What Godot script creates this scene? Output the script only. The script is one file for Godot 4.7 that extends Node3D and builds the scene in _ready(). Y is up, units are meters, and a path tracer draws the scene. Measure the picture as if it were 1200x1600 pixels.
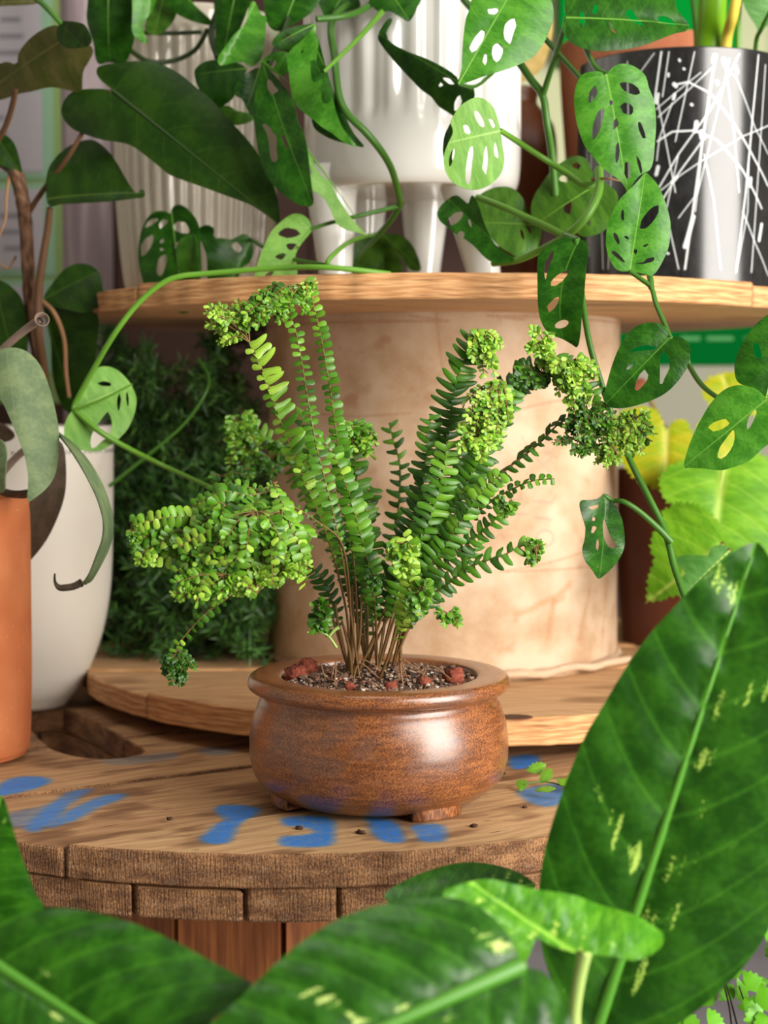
extends Node3D
# A plant-shop display: a small fern in a brown glazed pot on a wooden cable drum, a smaller drum behind it carrying
# planters, a trailing swiss cheese vine over everything and big dumb cane leaves in front. Units are metres; the top of the large drum is y = 0.

var M := {}
var rng := RandomNumberGenerator.new()
var taken := {}

# ---------------------------------------------------------------- naming
func numbered(called: String) -> String:
	var n: int = taken.get(called, 0)
	taken[called] = n + 1
	return called if n == 0 else "%s_%03d" % [called, n]

func tag(o: Node, label: String, category: String, group := "", kind := ""):
	if label: o.set_meta("label", label)
	if category: o.set_meta("category", category)
	if group: o.set_meta("group", group)
	if kind: o.set_meta("kind", kind)
	return o

func thing(called: String, label: String, category: String, at := Vector3.ZERO, group := "") -> Node3D:
	var o := Node3D.new()
	o.name = numbered(called)
	add_child(o)
	o.position = at
	tag(o, label, category, group)
	return o

func put(mesh: Mesh, called: String, parent: Node, material = null, at := Vector3.ZERO) -> MeshInstance3D:
	var o := MeshInstance3D.new()
	o.name = numbered(called) if parent == self else called
	o.mesh = mesh
	if material: o.material_override = material
	parent.add_child(o, true)
	o.position = at
	return o

func structure(mesh: Mesh, called: String, material, at := Vector3.ZERO) -> MeshInstance3D:
	var o := put(mesh, called, self, material, at)
	o.set_meta("kind", "structure")
	return o

# ---------------------------------------------------------------- mesh building
class Acc:
	var v := PackedVector3Array()
	var n := PackedVector3Array()
	var u := PackedVector2Array()
	var c := PackedColorArray()
	var i := PackedInt32Array()
	func add(p: Vector3, nn: Vector3, uv := Vector2.ZERO, col := Color.WHITE) -> int:
		v.append(p); n.append(nn); u.append(uv); c.append(col)
		return v.size() - 1
	func tri(a: int, b: int, d: int):
		i.append(a); i.append(b); i.append(d)
	func quad(a: int, b: int, d: int, e: int):
		tri(a, b, d); tri(a, d, e)
	func flat(p: Array, col := Color.WHITE):           # a convex face, clockwise from outside
		var nn: Vector3 = (p[2] - p[0]).cross(p[1] - p[0]).normalized()
		var k := v.size()
		for q in p: add(q, nn, Vector2.ZERO, col)
		for j in range(1, p.size() - 1): tri(k, k + j, k + j + 1)
	func arrays() -> Array:
		var a := []
		a.resize(Mesh.ARRAY_MAX)
		a[Mesh.ARRAY_VERTEX] = v; a[Mesh.ARRAY_NORMAL] = n; a[Mesh.ARRAY_TEX_UV] = u
		a[Mesh.ARRAY_COLOR] = c; a[Mesh.ARRAY_INDEX] = i
		return a
	func mesh() -> ArrayMesh:
		var m := ArrayMesh.new()
		m.add_surface_from_arrays(Mesh.PRIMITIVE_TRIANGLES, arrays())
		return m

func catmull(p: Array, t: float):
	# open Catmull-Rom through p, t in 0..1
	var n := p.size() - 1
	var f := clampf(t, 0, 1) * n
	var k := mini(int(f), n - 1)
	f -= k
	var a = p[maxi(k - 1, 0)]; var b = p[k]; var c = p[k + 1]; var d = p[mini(k + 2, n)]
	return 0.5 * (2.0 * b + (c - a) * f + (2.0 * a - 5.0 * b + 4.0 * c - d) * f * f + (3.0 * b - a - 3.0 * c + d) * f * f * f)

func smooth_loop(p: PackedVector2Array, k := 3) -> PackedVector2Array:
	var out := PackedVector2Array()
	var n := p.size()
	for j in n:
		var a := p[(j + n - 1) % n]; var b := p[j]; var c := p[(j + 1) % n]; var d := p[(j + 2) % n]
		for q in k:
			var f := q / float(k)
			out.append(0.5 * (2.0 * b + (c - a) * f + (2.0 * a - 5.0 * b + 4.0 * c - d) * f * f + (3.0 * b - a - 3.0 * c + d) * f * f * f))
	return out

func tube_into(acc: Acc, pts: Array, r0: float, r1: float, sides := 7, per := 4, col := Color.WHITE, bumps := 0.0):
	var steps := (pts.size() - 1) * per
	var up := Vector3(0.13, 0.31, 0.94).normalized()
	var rows := []
	for k in steps + 1:
		var t := k / float(steps)
		var p: Vector3 = catmull(pts, t)
		var tan: Vector3 = (catmull(pts, minf(t + 0.01, 1)) - catmull(pts, maxf(t - 0.01, 0))).normalized()
		var x := up.cross(tan).normalized()
		if x.length() < 0.5: x = Vector3.RIGHT
		var y := tan.cross(x)
		up = y
		var r := lerpf(r0, r1, t) * (1.0 + bumps * (rng.randf() - 0.3))
		var row := []
		for s in sides:
			var a := TAU * s / sides
			var nn := x * cos(a) + y * sin(a)
			row.append(acc.add(p + nn * r, nn, Vector2(s / float(sides), t), col))
		rows.append(row)
	for k in steps:
		for s in sides:
			var s2 := (s + 1) % sides
			acc.quad(rows[k][s], rows[k + 1][s], rows[k + 1][s2], rows[k][s2])
	for e in [0, steps]:
		var p: Vector3 = catmull(pts, e / float(steps))
		var c := acc.add(p, Vector3.UP, Vector2.ZERO, col)
		for s in sides:
			var s2 := (s + 1) % sides
			if e: acc.tri(rows[e][s], c, rows[e][s2])
			else: acc.tri(rows[e][s], rows[e][s2], c)

func tube(parent: Node, called: String, pts: Array, r0: float, r1: float, mat, sides := 8, per := 5, bumps := 0.0) -> MeshInstance3D:
	var acc := Acc.new()
	tube_into(acc, pts, r0, r1, sides, per, Color.WHITE, bumps)
	return put(acc.mesh(), called, parent, mat)

# lathe round y; profile = [Vector2(r, y), ...] from the bottom outside up and over; ripple(angle, r, y) may change the radius
func lathe(profile: Array, segs := 64, ripple = null, per := 3, start := 0.0) -> ArrayMesh:
	var acc := Acc.new()
	var P := []
	var n := (profile.size() - 1) * per
	for k in n + 1: P.append(catmull(profile, k / float(n)))
	var length := 0.0
	var L := [0.0]
	for k in n:
		length += (P[k + 1] - P[k]).length(); L.append(length)
	var at := func(k: int, s: int) -> Vector3:
		var a := start + TAU * s / segs
		var q: Vector2 = P[clampi(k, 0, n)]
		var r: float = maxf(q.x, 0.0)
		if ripple != null: r = ripple.call(a, r, q.y)
		return Vector3(r * sin(a), q.y, r * cos(a))
	for k in n + 1:
		for s in segs + 1:
			var p: Vector3 = at.call(k, s)
			var ts: Vector3 = at.call(k, s + 1) - at.call(k, s - 1)
			var tk: Vector3 = at.call(k + 1, s) - at.call(k - 1, s)
			var nn := tk.cross(-ts).normalized()
			if nn.length() < 0.5: nn = Vector3.UP if P[k].y > profile[0].y else Vector3.DOWN
			acc.add(p, nn, Vector2(s / float(segs), 1.0 - L[k] / length))
	for k in n:
		for s in segs:
			var a := k * (segs + 1) + s
			acc.quad(a, a + segs + 1, a + segs + 2, a + 1)
	return acc.mesh()

func box(size: Vector3, bevel := 0.0) -> ArrayMesh:
	var h := size / 2
	var b := minf(bevel, minf(h.x, minf(h.y, h.z)) * 0.9)
	return slab(PackedVector2Array([Vector2(-h.x, -h.z), Vector2(h.x, -h.z), Vector2(h.x, h.z), Vector2(-h.x, h.z)]), -h.y, h.y, b)

# an upright extrusion of a polygon in x, z; surface 0 = top and bottom (uv = x, z), surface 1 = sides. The edges are chamfered.
func slab(poly: PackedVector2Array, y0: float, y1: float, bevel := 0.001, side_mat = null, top_mat = null, tidy := 0.00002) -> ArrayMesh:
	var kept := PackedVector2Array()
	for q in poly:
		if kept.is_empty() or kept[-1].distance_to(q) > tidy: kept.append(q)
	if kept[0].distance_to(kept[-1]) < tidy: kept.remove_at(kept.size() - 1)
	poly = kept
	if Geometry2D.is_polygon_clockwise(poly): poly.reverse()
	var n := poly.size()
	var inner := PackedVector2Array()
	var outn := PackedVector2Array()
	for j in n:
		var e1 := (poly[j] - poly[(j + n - 1) % n]).normalized()
		var e2 := (poly[(j + 1) % n] - poly[j]).normalized()
		var nn := (Vector2(e1.y, -e1.x) + Vector2(e2.y, -e2.x))
		nn = nn.normalized() if nn.length() > 0.1 else Vector2(e1.y, -e1.x)
		outn.append(nn)
		inner.append(poly[j] - nn * bevel)
	var top := Acc.new()
	var ix := Geometry2D.triangulate_polygon(inner)
	if ix.is_empty():
		inner = poly
		ix = Geometry2D.triangulate_polygon(inner)
	for q in inner:
		top.add(Vector3(q.x, y1, q.y), Vector3.UP, Vector2(q.x, q.y))
	for q in inner:
		top.add(Vector3(q.x, y0, q.y), Vector3.DOWN, Vector2(q.x, q.y))
	for k in range(0, ix.size(), 3):
		var a := ix[k]; var b := ix[k + 1]; var c := ix[k + 2]
		if (inner[b] - inner[a]).cross(inner[c] - inner[a]) < 0:
			var t := b; b = c; c = t
		top.tri(a, b, c)
		top.tri(n + a, n + c, n + b)
	var side := Acc.new()
	var run := 0.0
	for j in n:
		var p := poly[j]; var q := poly[(j + 1) % n]
		var e := q - p
		var sharp := e.length() > 0.02
		var en := Vector2(e.y, -e.x).normalized()
		var n1 := en if sharp else outn[j]
		var n2 := en if sharp else outn[(j + 1) % n]
		var rings := [[inner[j], inner[(j + 1) % n], y1], [p, q, y1 - bevel], [p, q, y0 + bevel], [inner[j], inner[(j + 1) % n], y0]]
		var tilt := [[1.0, 0.7], [0.7, 0.3], [0.0, 0.0], [-0.5, -1.0]]
		for r in 3:
			var A = rings[r]; var B = rings[r + 1]
			var ya := 0.8 if r == 0 else 0.0
			if r == 2: ya = -0.8
			var k := side.v.size()
			side.add(Vector3(A[0].x, A[2], A[0].y), Vector3(n1.x, ya, n1.y).normalized(), Vector2(run, A[2]))
			side.add(Vector3(A[1].x, A[2], A[1].y), Vector3(n2.x, ya, n2.y).normalized(), Vector2(run + e.length(), A[2]))
			side.add(Vector3(B[1].x, B[2], B[1].y), Vector3(n2.x, ya, n2.y).normalized(), Vector2(run + e.length(), B[2]))
			side.add(Vector3(B[0].x, B[2], B[0].y), Vector3(n1.x, ya, n1.y).normalized(), Vector2(run, B[2]))
			side.quad(k, k + 3, k + 2, k + 1)
		run += e.length()
	var m := ArrayMesh.new()
	m.add_surface_from_arrays(Mesh.PRIMITIVE_TRIANGLES, top.arrays())
	m.add_surface_from_arrays(Mesh.PRIMITIVE_TRIANGLES, side.arrays())
	if top_mat: m.surface_set_material(0, top_mat)
	if side_mat: m.surface_set_material(1, side_mat)
	return m

func ring(c: Vector2, r: float, rough := 0.0, n := 160, seed_ := 1) -> PackedVector2Array:
	var g := FastNoiseLite.new()
	g.seed = seed_; g.frequency = 30.0
	var p := PackedVector2Array()
	for k in n:
		var a := TAU * k / n
		var rr := r + rough * g.get_noise_2d(cos(a) * r, sin(a) * r)
		p.append(c + Vector2(cos(a), sin(a)) * rr)
	return p

# ---------------------------------------------------------------- leaves
# A leaf blade: base = where the stalk joins, turn = Euler angles of its plane, outline and holes in millimetres in that plane
# (x right, y up), tip = the end of the midrib in millimetres. fold lifts both halves, curl bends them, droop bends the tip back.
func blade(parent: Node, base: Vector3, turn: Vector3, outline_mm: Array, holes_mm: Array, tip_mm: Vector2, mat, shape := {}, called := "leaf") -> MeshInstance3D:
	var poly := PackedVector2Array()
	for k in range(0, outline_mm.size(), 2): poly.append(Vector2(outline_mm[k], outline_mm[k + 1]) * 0.001)
	poly = smooth_loop(poly, shape.get("per", 3))
	var holes := []
	for h in holes_mm:
		var hp := PackedVector2Array()
		for k in range(0, h.size(), 2): hp.append(Vector2(h[k], h[k + 1]) * 0.001)
		holes.append(smooth_loop(hp, 3))
	var tip := tip_mm * 0.001
	var L := tip.length()
	var ux := tip / L
	var uy := Vector2(-ux.y, ux.x)
	var bow: float = shape.get("bow", 0.0)                 # sideways bend of the midrib, share of the length
	var W := 0.001
	var lo := poly[0]; var hi := poly[0]
	for q in poly:
		W = maxf(W, absf(q.dot(uy)))
		lo = lo.min(q); hi = hi.max(q)
	var fold: float = shape.get("fold", 0.18); var curl: float = shape.get("curl", -0.25)
	var droop: float = shape.get("droop", -0.12); var twist: float = shape.get("twist", 0.0)
	var wave: float = shape.get("wave", 0.02); var quilt: float = shape.get("quilt", 0.0)
	var veins: float = shape.get("veins", 7.0); var slant: float = shape.get("slant", 0.9)
	var th: float = shape.get("thick", 0.0006)
	var ph := fposmod(base.x * 91.0 + base.y * 57.0, TAU)
	var st := func(q: Vector2) -> Vector2:
		var s := q.dot(ux) / L
		return Vector2(s, (q.dot(uy) - bow * L * 4.0 * s * (1.0 - s)) / W)
	var height := func(q: Vector2) -> float:
		var w: Vector2 = st.call(q)
		var s := w.x; var t := w.y
		var a := sqrt(t * t + 0.004) - 0.063
		var z := W * (fold * a + curl * t * t) + L * droop * s * s + W * twist * s * t
		z += wave * W * sin(s * 11.0 + ph + (1.3 if t > 0 else 0.0)) * t * t
		if quilt > 0.0:
			var f := (s - slant * (0.16 * absf(t) + 0.2 * t * t)) * veins
			z += quilt * (0.5 - cos(TAU * f) * 0.5) * minf(1.0, a * 5.0) * maxf(0.0, 1.0 - t * t * 0.6)
			z -= quilt * 1.6 * exp(-t * t * 500.0)
		return z
	var acc := Acc.new()
	var eps := 0.0006
	var normal := func(q: Vector2) -> Vector3:
		var gx: float = (height.call(q + Vector2(eps, 0)) - height.call(q - Vector2(eps, 0))) / (2 * eps)
		var gy: float = (height.call(q + Vector2(0, eps)) - height.call(q - Vector2(0, eps))) / (2 * eps)
		return Vector3(-gx, -gy, 1).normalized()
	var cells: int = shape.get("cells", 13)
	var cs := maxf(hi.x - lo.x, hi.y - lo.y) / cells
	var todo := []
	for cx in int(ceil((hi.x - lo.x) / cs)):
		for cy in int(ceil((hi.y - lo.y) / cs)):
			todo.append([lo.x + cx * cs, lo.y + cy * cs, cs, 0])
	while todo:
		var t: Array = todo.pop_back()
		var r := PackedVector2Array([Vector2(t[0], t[1]), Vector2(t[0] + t[2], t[1]), Vector2(t[0] + t[2], t[1] + t[2]), Vector2(t[0], t[1] + t[2])])
		var pieces := Geometry2D.intersect_polygons(r, poly)
		var split := false
		for h in holes:
			var next: Array[PackedVector2Array] = []
			for pc in pieces:
				for cl in Geometry2D.clip_polygons(pc, h):
					if Geometry2D.is_polygon_clockwise(cl): split = true
					next.append(cl)
			pieces = next
		if split and t[3] < 4:
			var hf: float = t[2] / 2
			for a in 2:
				for b in 2: todo.append([t[0] + a * hf, t[1] + b * hf, hf, t[3] + 1])
			continue
		for pc in pieces:
			var ix := Geometry2D.triangulate_polygon(pc)
			if ix.is_empty(): continue
			var k := acc.v.size()
			var m := pc.size()
			for side in 2:
				for q in pc:
					var nn: Vector3 = normal.call(q)
					var w: Vector2 = st.call(q)
					var p := Vector3(q.x, q.y, height.call(q)) + nn * (th / 2 if side == 0 else -th / 2)
					acc.add(p, nn if side == 0 else -nn, Vector2(0.5 + w.y * 0.49, 1.0 - w.x))
			for j in range(0, ix.size(), 3):
				var a := ix[j]; var b := ix[j + 1]; var c := ix[j + 2]
				if (pc[b] - pc[a]).cross(pc[c] - pc[a]) < 0:
					var s := b; b = c; c = s
				acc.tri(k + a, k + c, k + b)
				acc.tri(k + m + a, k + m + b, k + m + c)
	var loops := [poly]
	loops.append_array(holes)
	for h in loops:
		var lp: PackedVector2Array = h
		var ccw := not Geometry2D.is_polygon_clockwise(lp)
		var outer: bool = h == poly
		var m := lp.size()
		for j in m:
			var a := lp[j]; var b := lp[(j + 1) % m]
			if ccw != outer:
				var s := a; a = b; b = s
			var e := b - a
			var out := Vector3(e.y, -e.x, 0).normalized()
			var k := acc.v.size()
			for q in [a, b]:
				var nn: Vector3 = normal.call(q)
				var w: Vector2 = st.call(q)
				var z := Vector3(q.x, q.y, height.call(q))
				acc.add(z + nn * th / 2, out, Vector2(0.5 + w.y * 0.49, 1.0 - w.x))
				acc.add(z - nn * th / 2, out, Vector2(0.5 + w.y * 0.49, 1.0 - w.x))
			acc.tri(k, k + 2, k + 3); acc.tri(k, k + 3, k + 1)
	var o := put(acc.mesh(), called, parent, mat)
	o.position = base
	o.rotation = turn
	if shape.has("rib"):                                   # a raised midrib
		var line := []
		for k in 9:
			var f := 0.97 * k / 8.0
			var q := ux * (L * f) + uy * (bow * L * 4.0 * f * (1.0 - f))
			line.append(Vector3(q.x, q.y, height.call(q) + shape.rib * 0.25))
		tube(o, "midrib", line, shape.rib, shape.rib * 0.15, shape.get("rib_mat", M.cane), 10, 3)
	return o

# ---------------------------------------------------------------- materials
func plain(c: Color, rough := 0.6, opts := {}) -> StandardMaterial3D:
	var m := StandardMaterial3D.new()
	m.albedo_color = c
	m.roughness = rough
	for k in opts: m.set(k, opts[k])
	return m

func rgb8(r: float, g: float, b: float) -> Color:
	return Color(r / 255.0, g / 255.0, b / 255.0)

func image_tex(w: int, h: int, f: Callable) -> ImageTexture:
	var d := PackedByteArray()
	d.resize(w * h * 3)
	var k := 0
	for y in h:
		for x in w:
			var c: Color = f.call(x, y)
			d[k] = clampi(int(c.r * 255.0), 0, 255); d[k + 1] = clampi(int(c.g * 255.0), 0, 255); d[k + 2] = clampi(int(c.b * 255.0), 0, 255)
			k += 3
	return ImageTexture.create_from_image(Image.create_from_data(w, h, false, Image.FORMAT_RGB8, d))

func noise(seed_: int, freq: float, oct := 3) -> FastNoiseLite:
	var g := FastNoiseLite.new()
	g.seed = seed_; g.frequency = freq; g.fractal_octaves = oct
	return g

# the colours of a leaf: u runs across (0.5 = midrib), v from the tip (0) to the stalk (1)
func leaf_tex(seed_: int, base: Color, alt: Color, vein: Color, veins: float, slant: float, width := 0.02, speck := 0.0, speck_col := Color.WHITE, w := 192, h := 384) -> ImageTexture:
	var a := noise(seed_, 0.012); var b := noise(seed_ + 5, 0.07); var c := noise(seed_ + 9, 1.0, 2)
	return image_tex(w, h, func(x, y):
		var u: float = (x / float(w) - 0.5) * 2.0
		var t := absf(u)
		var s: float = 1.0 - y / float(h)
		var f: float = (s - slant * (0.16 * t + 0.2 * t * t)) * veins
		var near := absf(f - roundf(f)) / veins
		var col := base.lerp(alt, clampf(0.5 + a.get_noise_2d(x, y) * 1.1 + b.get_noise_2d(x, y) * 0.5, 0, 1))
		var k := clampf(1.0 - near / (width * 0.28), 0, 1) * 0.4 * (1.0 - t * 0.5)
		k = maxf(k, clampf(1.0 - t / (width * (0.6 + 1.2 * (1.0 - s))), 0, 1))
		col = col.lerp(vein, k)
		if speck > 0.0:
			var lane := roundf(f) * 7.3 + (40.0 if u > 0 else 0.0)
			var n := 0.75 * c.get_noise_2d(lane, 0.37) + 0.35 * c.get_noise_2d(lane, t * 3.0) + 0.5 * c.get_noise_2d(lane + 3.0, t * 11.0) + 0.3 * c.get_noise_2d(x * 0.2, y * 0.12) - absf(t - 0.15) * 0.9 - maxf(0.0, s - 0.8) * 2.0
			var wide := 0.012 + 0.035 * clampf(c.get_noise_2d(lane + 9.0, t * 8.0) + 0.35, 0, 1)
			var near_vein := clampf((wide - near) / 0.009, 0, 1)
			col = col.lerp(speck_col, clampf((n - (0.4 - speck)) * 7.0, 0, 1) * near_vein * 0.9)
		return col)

func leaf_mat(tex: Texture2D, rough := 0.38, back := Color(0.25, 0.4, 0.05), opts := {}) -> StandardMaterial3D:
	var m := plain(Color.WHITE, rough, opts)
	m.albedo_texture = tex
	m.metallic_specular = 0.36
	m.heightmap_enabled = true
	m.heightmap_texture = M.blister
	m.heightmap_scale = 0.02
	m.backlight_enabled = true
	m.backlight = back
	return m
const PAINT := [   # strength, then x, depth pairs of each sprayed patch
	[1, [-0.3149, 1.3206, -0.307, 1.3436, -0.2888, 1.346, -0.2752, 1.332, -0.2806, 1.3071, -0.2964, 1.2853, -0.3097, 1.2767]],
	[0.75, [-0.2537, 1.3027, -0.2382, 1.3116, -0.2388, 1.2918, -0.2461, 1.2498, -0.2481, 1.2104, -0.253, 1.1769, -0.2628, 1.1787, -0.2649, 1.2104, -0.2606, 1.26]],
	[0.45, [-0.2897, 1.2239, -0.2684, 1.2498, -0.2526, 1.2704, -0.2457, 1.2104, -0.2589, 1.1824, -0.2835, 1.1971]],
	[0.85, [-0.2373, 1.2559, -0.2248, 1.2853, -0.208, 1.2918, -0.2078, 1.2746, -0.2226, 1.2437, -0.2312, 1.2104, -0.2479, 1.186, -0.2446, 1.2297]],
	[1, [-0.1302, 1.2498, -0.1149, 1.2559, -0.0965, 1.2437, -0.0974, 1.2239, -0.1028, 1.2009, -0.1073, 1.1824, -0.1082, 1.1556, -0.1108, 1.1351, -0.1242, 1.1334, -0.1312, 1.1436, -0.1279, 1.168, -0.1233, 1.1916, -0.1204, 1.2104, -0.1282, 1.2297]],
	[1, [-0.0753, 1.2047, -0.0482, 1.2104, -0.0371, 1.1934, -0.0362, 1.1644, -0.0369, 1.1301, -0.0537, 1.1234, -0.0719, 1.1284, -0.0733, 1.1504, -0.0598, 1.1556, -0.0501, 1.1644, -0.061, 1.1787, -0.073, 1.1824]],
	[1, [-0.0135, 1.2085, 0.0024, 1.2009, 0.0104, 1.1824, 0.0146, 1.1436, 0.009, 1.1351, -0.0023, 1.1402, -0.0093, 1.1644, -0.0113, 1.186]],
	[0.9, [0.0202, 1.1824, 0.0424, 1.1842, 0.0437, 1.1436, 0.034, 1.1368, 0.025, 1.1402, 0.0222, 1.1609]],
	[1, [0.1123, 1.4283, 0.1314, 1.4389, 0.1367, 1.423, 0.1299, 1.3922, 0.1123, 1.3797, 0.1093, 1.3972]],
	[0.8, [0.1065, 1.2874, 0.1191, 1.3027, 0.141, 1.3138, 0.1477, 1.281, 0.1336, 1.2437, 0.1208, 1.2397, 0.1102, 1.26]],
	[0.3, [-0.2463, 1.41, -0.2316, 1.423, -0.2126, 1.4283, -0.1892, 1.4443, -0.1829, 1.4178, -0.2081, 1.3972, -0.2373, 1.3897]],
	[0.3, [-0.1675, 1.4552, -0.1455, 1.4662, -0.1317, 1.4552, -0.1366, 1.4336, -0.1587, 1.4283]],
]
const TUBE_MARKS := [   # width, colour (0 pencil, 1 brown smear, 2 crease), then angle, height pairs
	[0.0018, 0, [0.586, 0.1783, 0.58, 0.1751, 0.565, 0.1725, 0.543, 0.1713, 0.519, 0.1715, 0.498, 0.1731, 0.484, 0.1758, 0.478, 0.1792, 0.483, 0.1824, 0.498, 0.185, 0.519, 0.1863, 0.543, 0.1861, 0.564, 0.1845, 0.58, 0.1817, 0.586, 0.1783]],
	[0.0018, 0, [0.454, 0.2134, 0.576, 0.2115]],
	[0.0018, 0, [0.466, 0.1982, 0.576, 0.1956]],
	[0.0015, 0, [0.476, 0.2523, 0.566, 0.2394]],
	[0.0015, 0, [0.582, 0.2557, 0.508, 0.2447]],
	[0.0015, 0, [0.586, 0.264, 0.583, 0.2612, 0.573, 0.2591, 0.56, 0.2579, 0.545, 0.2579, 0.532, 0.2592, 0.522, 0.2614, 0.519, 0.2641, 0.522, 0.2669, 0.531, 0.269, 0.544, 0.2702, 0.559, 0.2702, 0.573, 0.2689, 0.582, 0.2667, 0.586, 0.264]],
	[0.0016, 0, [0.327, 0.2146, 0.393, 0.2162]],
	[0.0016, 0, [0.278, 0.2022, 0.42, 0.2016]],
	[0.0015, 0, [0.387, 0.2726, 0.414, 0.2663]],
	[0.006, 1, [0.359, 0.1093, 0.442, 0.1123, 0.529, 0.119, 0.624, 0.1243, 0.708, 0.1341]],
	[0.0065, 1, [0.597, 0.1195, 0.572, 0.1038, 0.556, 0.0855]],
	[0.0055, 1, [0.881, 0.1251, 0.833, 0.103, 0.79, 0.0791]],
	[0.005, 1, [1.093, 0.1313, 1.058, 0.0987, 1.026, 0.0661]],
	[0.004, 1, [0.66, 0.1219, 0.58, 0.1165]],
	[0.0014, 2, [-1.11, 0.1277, -0.34, 0.141, 0.265, 0.149, 0.528, 0.1547, 0.853, 0.1639, 1.169, 0.1648]],
	[0.0018, 2, [0.297, 0.2957, 0.405, 0.2994, 0.521, 0.3037, 0.748, 0.3087]],
	[0.0016, 2, [-1.101, 0.2968, -0.485, 0.2912, -0.203, 0.2945]],
	[0.0014, 2, [-0.072, 0.39, -0.059, 0.3654, -0.039, 0.3347]],
	[0.0022, 2, [-0.204, 0.3828, -0.007, 0.3777, 0.191, 0.3828, 0.402, 0.3796]],
]
const SPLATTER := [   # width, 0, then angle, height pairs of each white paint line
	[0.0019, 0, [-0.358, 0.6331, -0.418, 0.5871]],
	[0.0012, 0, [-0.288, 0.6327, -0.342, 0.5924]],
	[0.0012, 0, [-0.056, 0.6318, -0.138, 0.5915, -0.22, 0.5511]],
	[0.0012, 0, [-0.395, 0.5928, -0.308, 0.5515, -0.214, 0.5045]],
	[0.0021, 0, [0.14, 0.6291, 0.085, 0.5914, 0.03, 0.5537, -0.039, 0.4983, -0.119, 0.434]],
	[0.0012, 0, [0.228, 0.6254, 0.329, 0.5632, 0.4, 0.5052]],
	[0.0019, 0, [-0.243, 0.6023, -0.111, 0.6048, 0.097, 0.5943, 0.321, 0.569, 0.586, 0.5358, 0.782, 0.5138]],
	[0.0019, 0, [-0.385, 0.5519, -0.25, 0.56, -0.047, 0.5606, 0.163, 0.5521, 0.433, 0.5259, 0.686, 0.4922]],
	[0.0016, 0, [0.379, 0.6315, 0.098, 0.5798, -0.19, 0.5394, -0.374, 0.508]],
	[0.0019, 0, [0.608, 0.6327, 0.545, 0.5765, 0.473, 0.5056, 0.378, 0.4316]],
	[0.0012, 0, [-0.373, 0.505, -0.187, 0.519, 0.045, 0.5345, 0.427, 0.5568, 0.822, 0.5718]],
	[0.0012, 0, [0.03, 0.5537, 0, 0.5158, -0.032, 0.4867]],
	[0.0012, 0, [0.044, 0.5391, 0.14, 0.4985, 0.218, 0.4341]],
	[0.0011, 0, [-0.4, 0.5812, -0.196, 0.5975, 0.005, 0.6133]],
	[0.0012, 0, [-0.381, 0.574, -0.11, 0.5972, 0.105, 0.6175]],
	[0.0011, 0, [-0.558, 0.6163, -0.424, 0.6325]],
	[0.0013, 0, [0.71, 0.6252, 0.638, 0.5362, 0.558, 0.4322]],
	[0.0012, 0, [0.216, 0.6207, 0.348, 0.6099, 0.58, 0.5651, 0.774, 0.5434]],
	[0.0016, 0, [0.042, 0.5537, -0.187, 0.5219, -0.36, 0.4933]],
	[0.0012, 0, [0.505, 0.541, 0.5, 0.4881, 0.378, 0.4322]],
	[0.0012, 0, [-0.253, 0.5861, -0.367, 0.5547, -0.389, 0.5344]],
	[0.0012, 0, [-0.19, 0.5394, -0.3, 0.4872, -0.177, 0.4341]],
	[0.0013, 0, [0.44, 0.4878, 0.603, 0.4591, 0.807, 0.4305]],
	[0.0011, 0, [0.279, 0.6268, 0.102, 0.5508, -0.01, 0.5042, -0.183, 0.481]],
	[0.0012, 0, [-1.157, 0.6024, -1.181, 0.4512]],
	[0.0014, 0, [-0.986, 0.6246, -1.008, 0.5101, -0.962, 0.4374]],
	[0.0012, 0, [-0.836, 0.624, -0.893, 0.437]],
	[0.0012, 0, [-1.261, 0.5981, -1.221, 0.4638]],
	[0.0012, 0, [-0.691, 0.6279, -0.635, 0.4355]],
	[0.0048, 0, [0.134, 0.6285, 0.123, 0.6239]],
	[0.0048, 0, [0.221, 0.6254, 0.235, 0.6208]],
	[0.0036, 0, [0.346, 0.6191, 0.361, 0.6146]],
	[0.0036, 0, [0.156, 0.6055, 0.162, 0.6032]],
	[0.0042, 0, [-0.03, 0.5682, -0.041, 0.56]],
	[0.0036, 0, [-0.238, 0.6035, -0.22, 0.6011]],
	[0.003, 0, [-0.383, 0.595, -0.394, 0.5869]],
	[0.003, 0, [-0.231, 0.5941, -0.242, 0.5896]],
	[0.0036, 0, [-0.376, 0.5285, -0.393, 0.5215]],
	[0.0036, 0, [-0.205, 0.5184, -0.245, 0.5139]],
	[0.0042, 0, [-0.049, 0.482, -0.088, 0.4662, -0.121, 0.4545]],
	[0.0024, 0, [-0.291, 0.613, -0.291, 0.6107]],
	[0.0024, 0, [-0.152, 0.617, -0.147, 0.6164]],
	[0.0024, 0, [-0.194, 0.6253, -0.188, 0.6241]],
	[0.003, 0, [0.227, 0.5465, 0.246, 0.5442]],
	[0.0036, 0, [0.533, 0.5189, 0.526, 0.5118]],
	[0.0036, 0, [0.689, 0.4774, 0.655, 0.4624]],
	[0.0024, 0, [-0.284, 0.449, -0.272, 0.4484]],
	[0.003, 0, [-0.079, 0.5844, -0.073, 0.5839]],
	[0.006, 0, [0.018, 0.5589, 0.03, 0.5542]],
]
const HOLE := [-0.2154, 1.447, -0.226, 1.423, -0.2416, 1.4152, -0.2589, 1.4178, -0.2783, 1.4309, -0.3009, 1.4579, -0.3214, 1.5004, -0.3414, 1.5516, -0.3629, 1.6064, -0.351, 1.6404, -0.325, 1.6404, -0.2917, 1.5932, -0.262, 1.5362, -0.2367, 1.4917]
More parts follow.
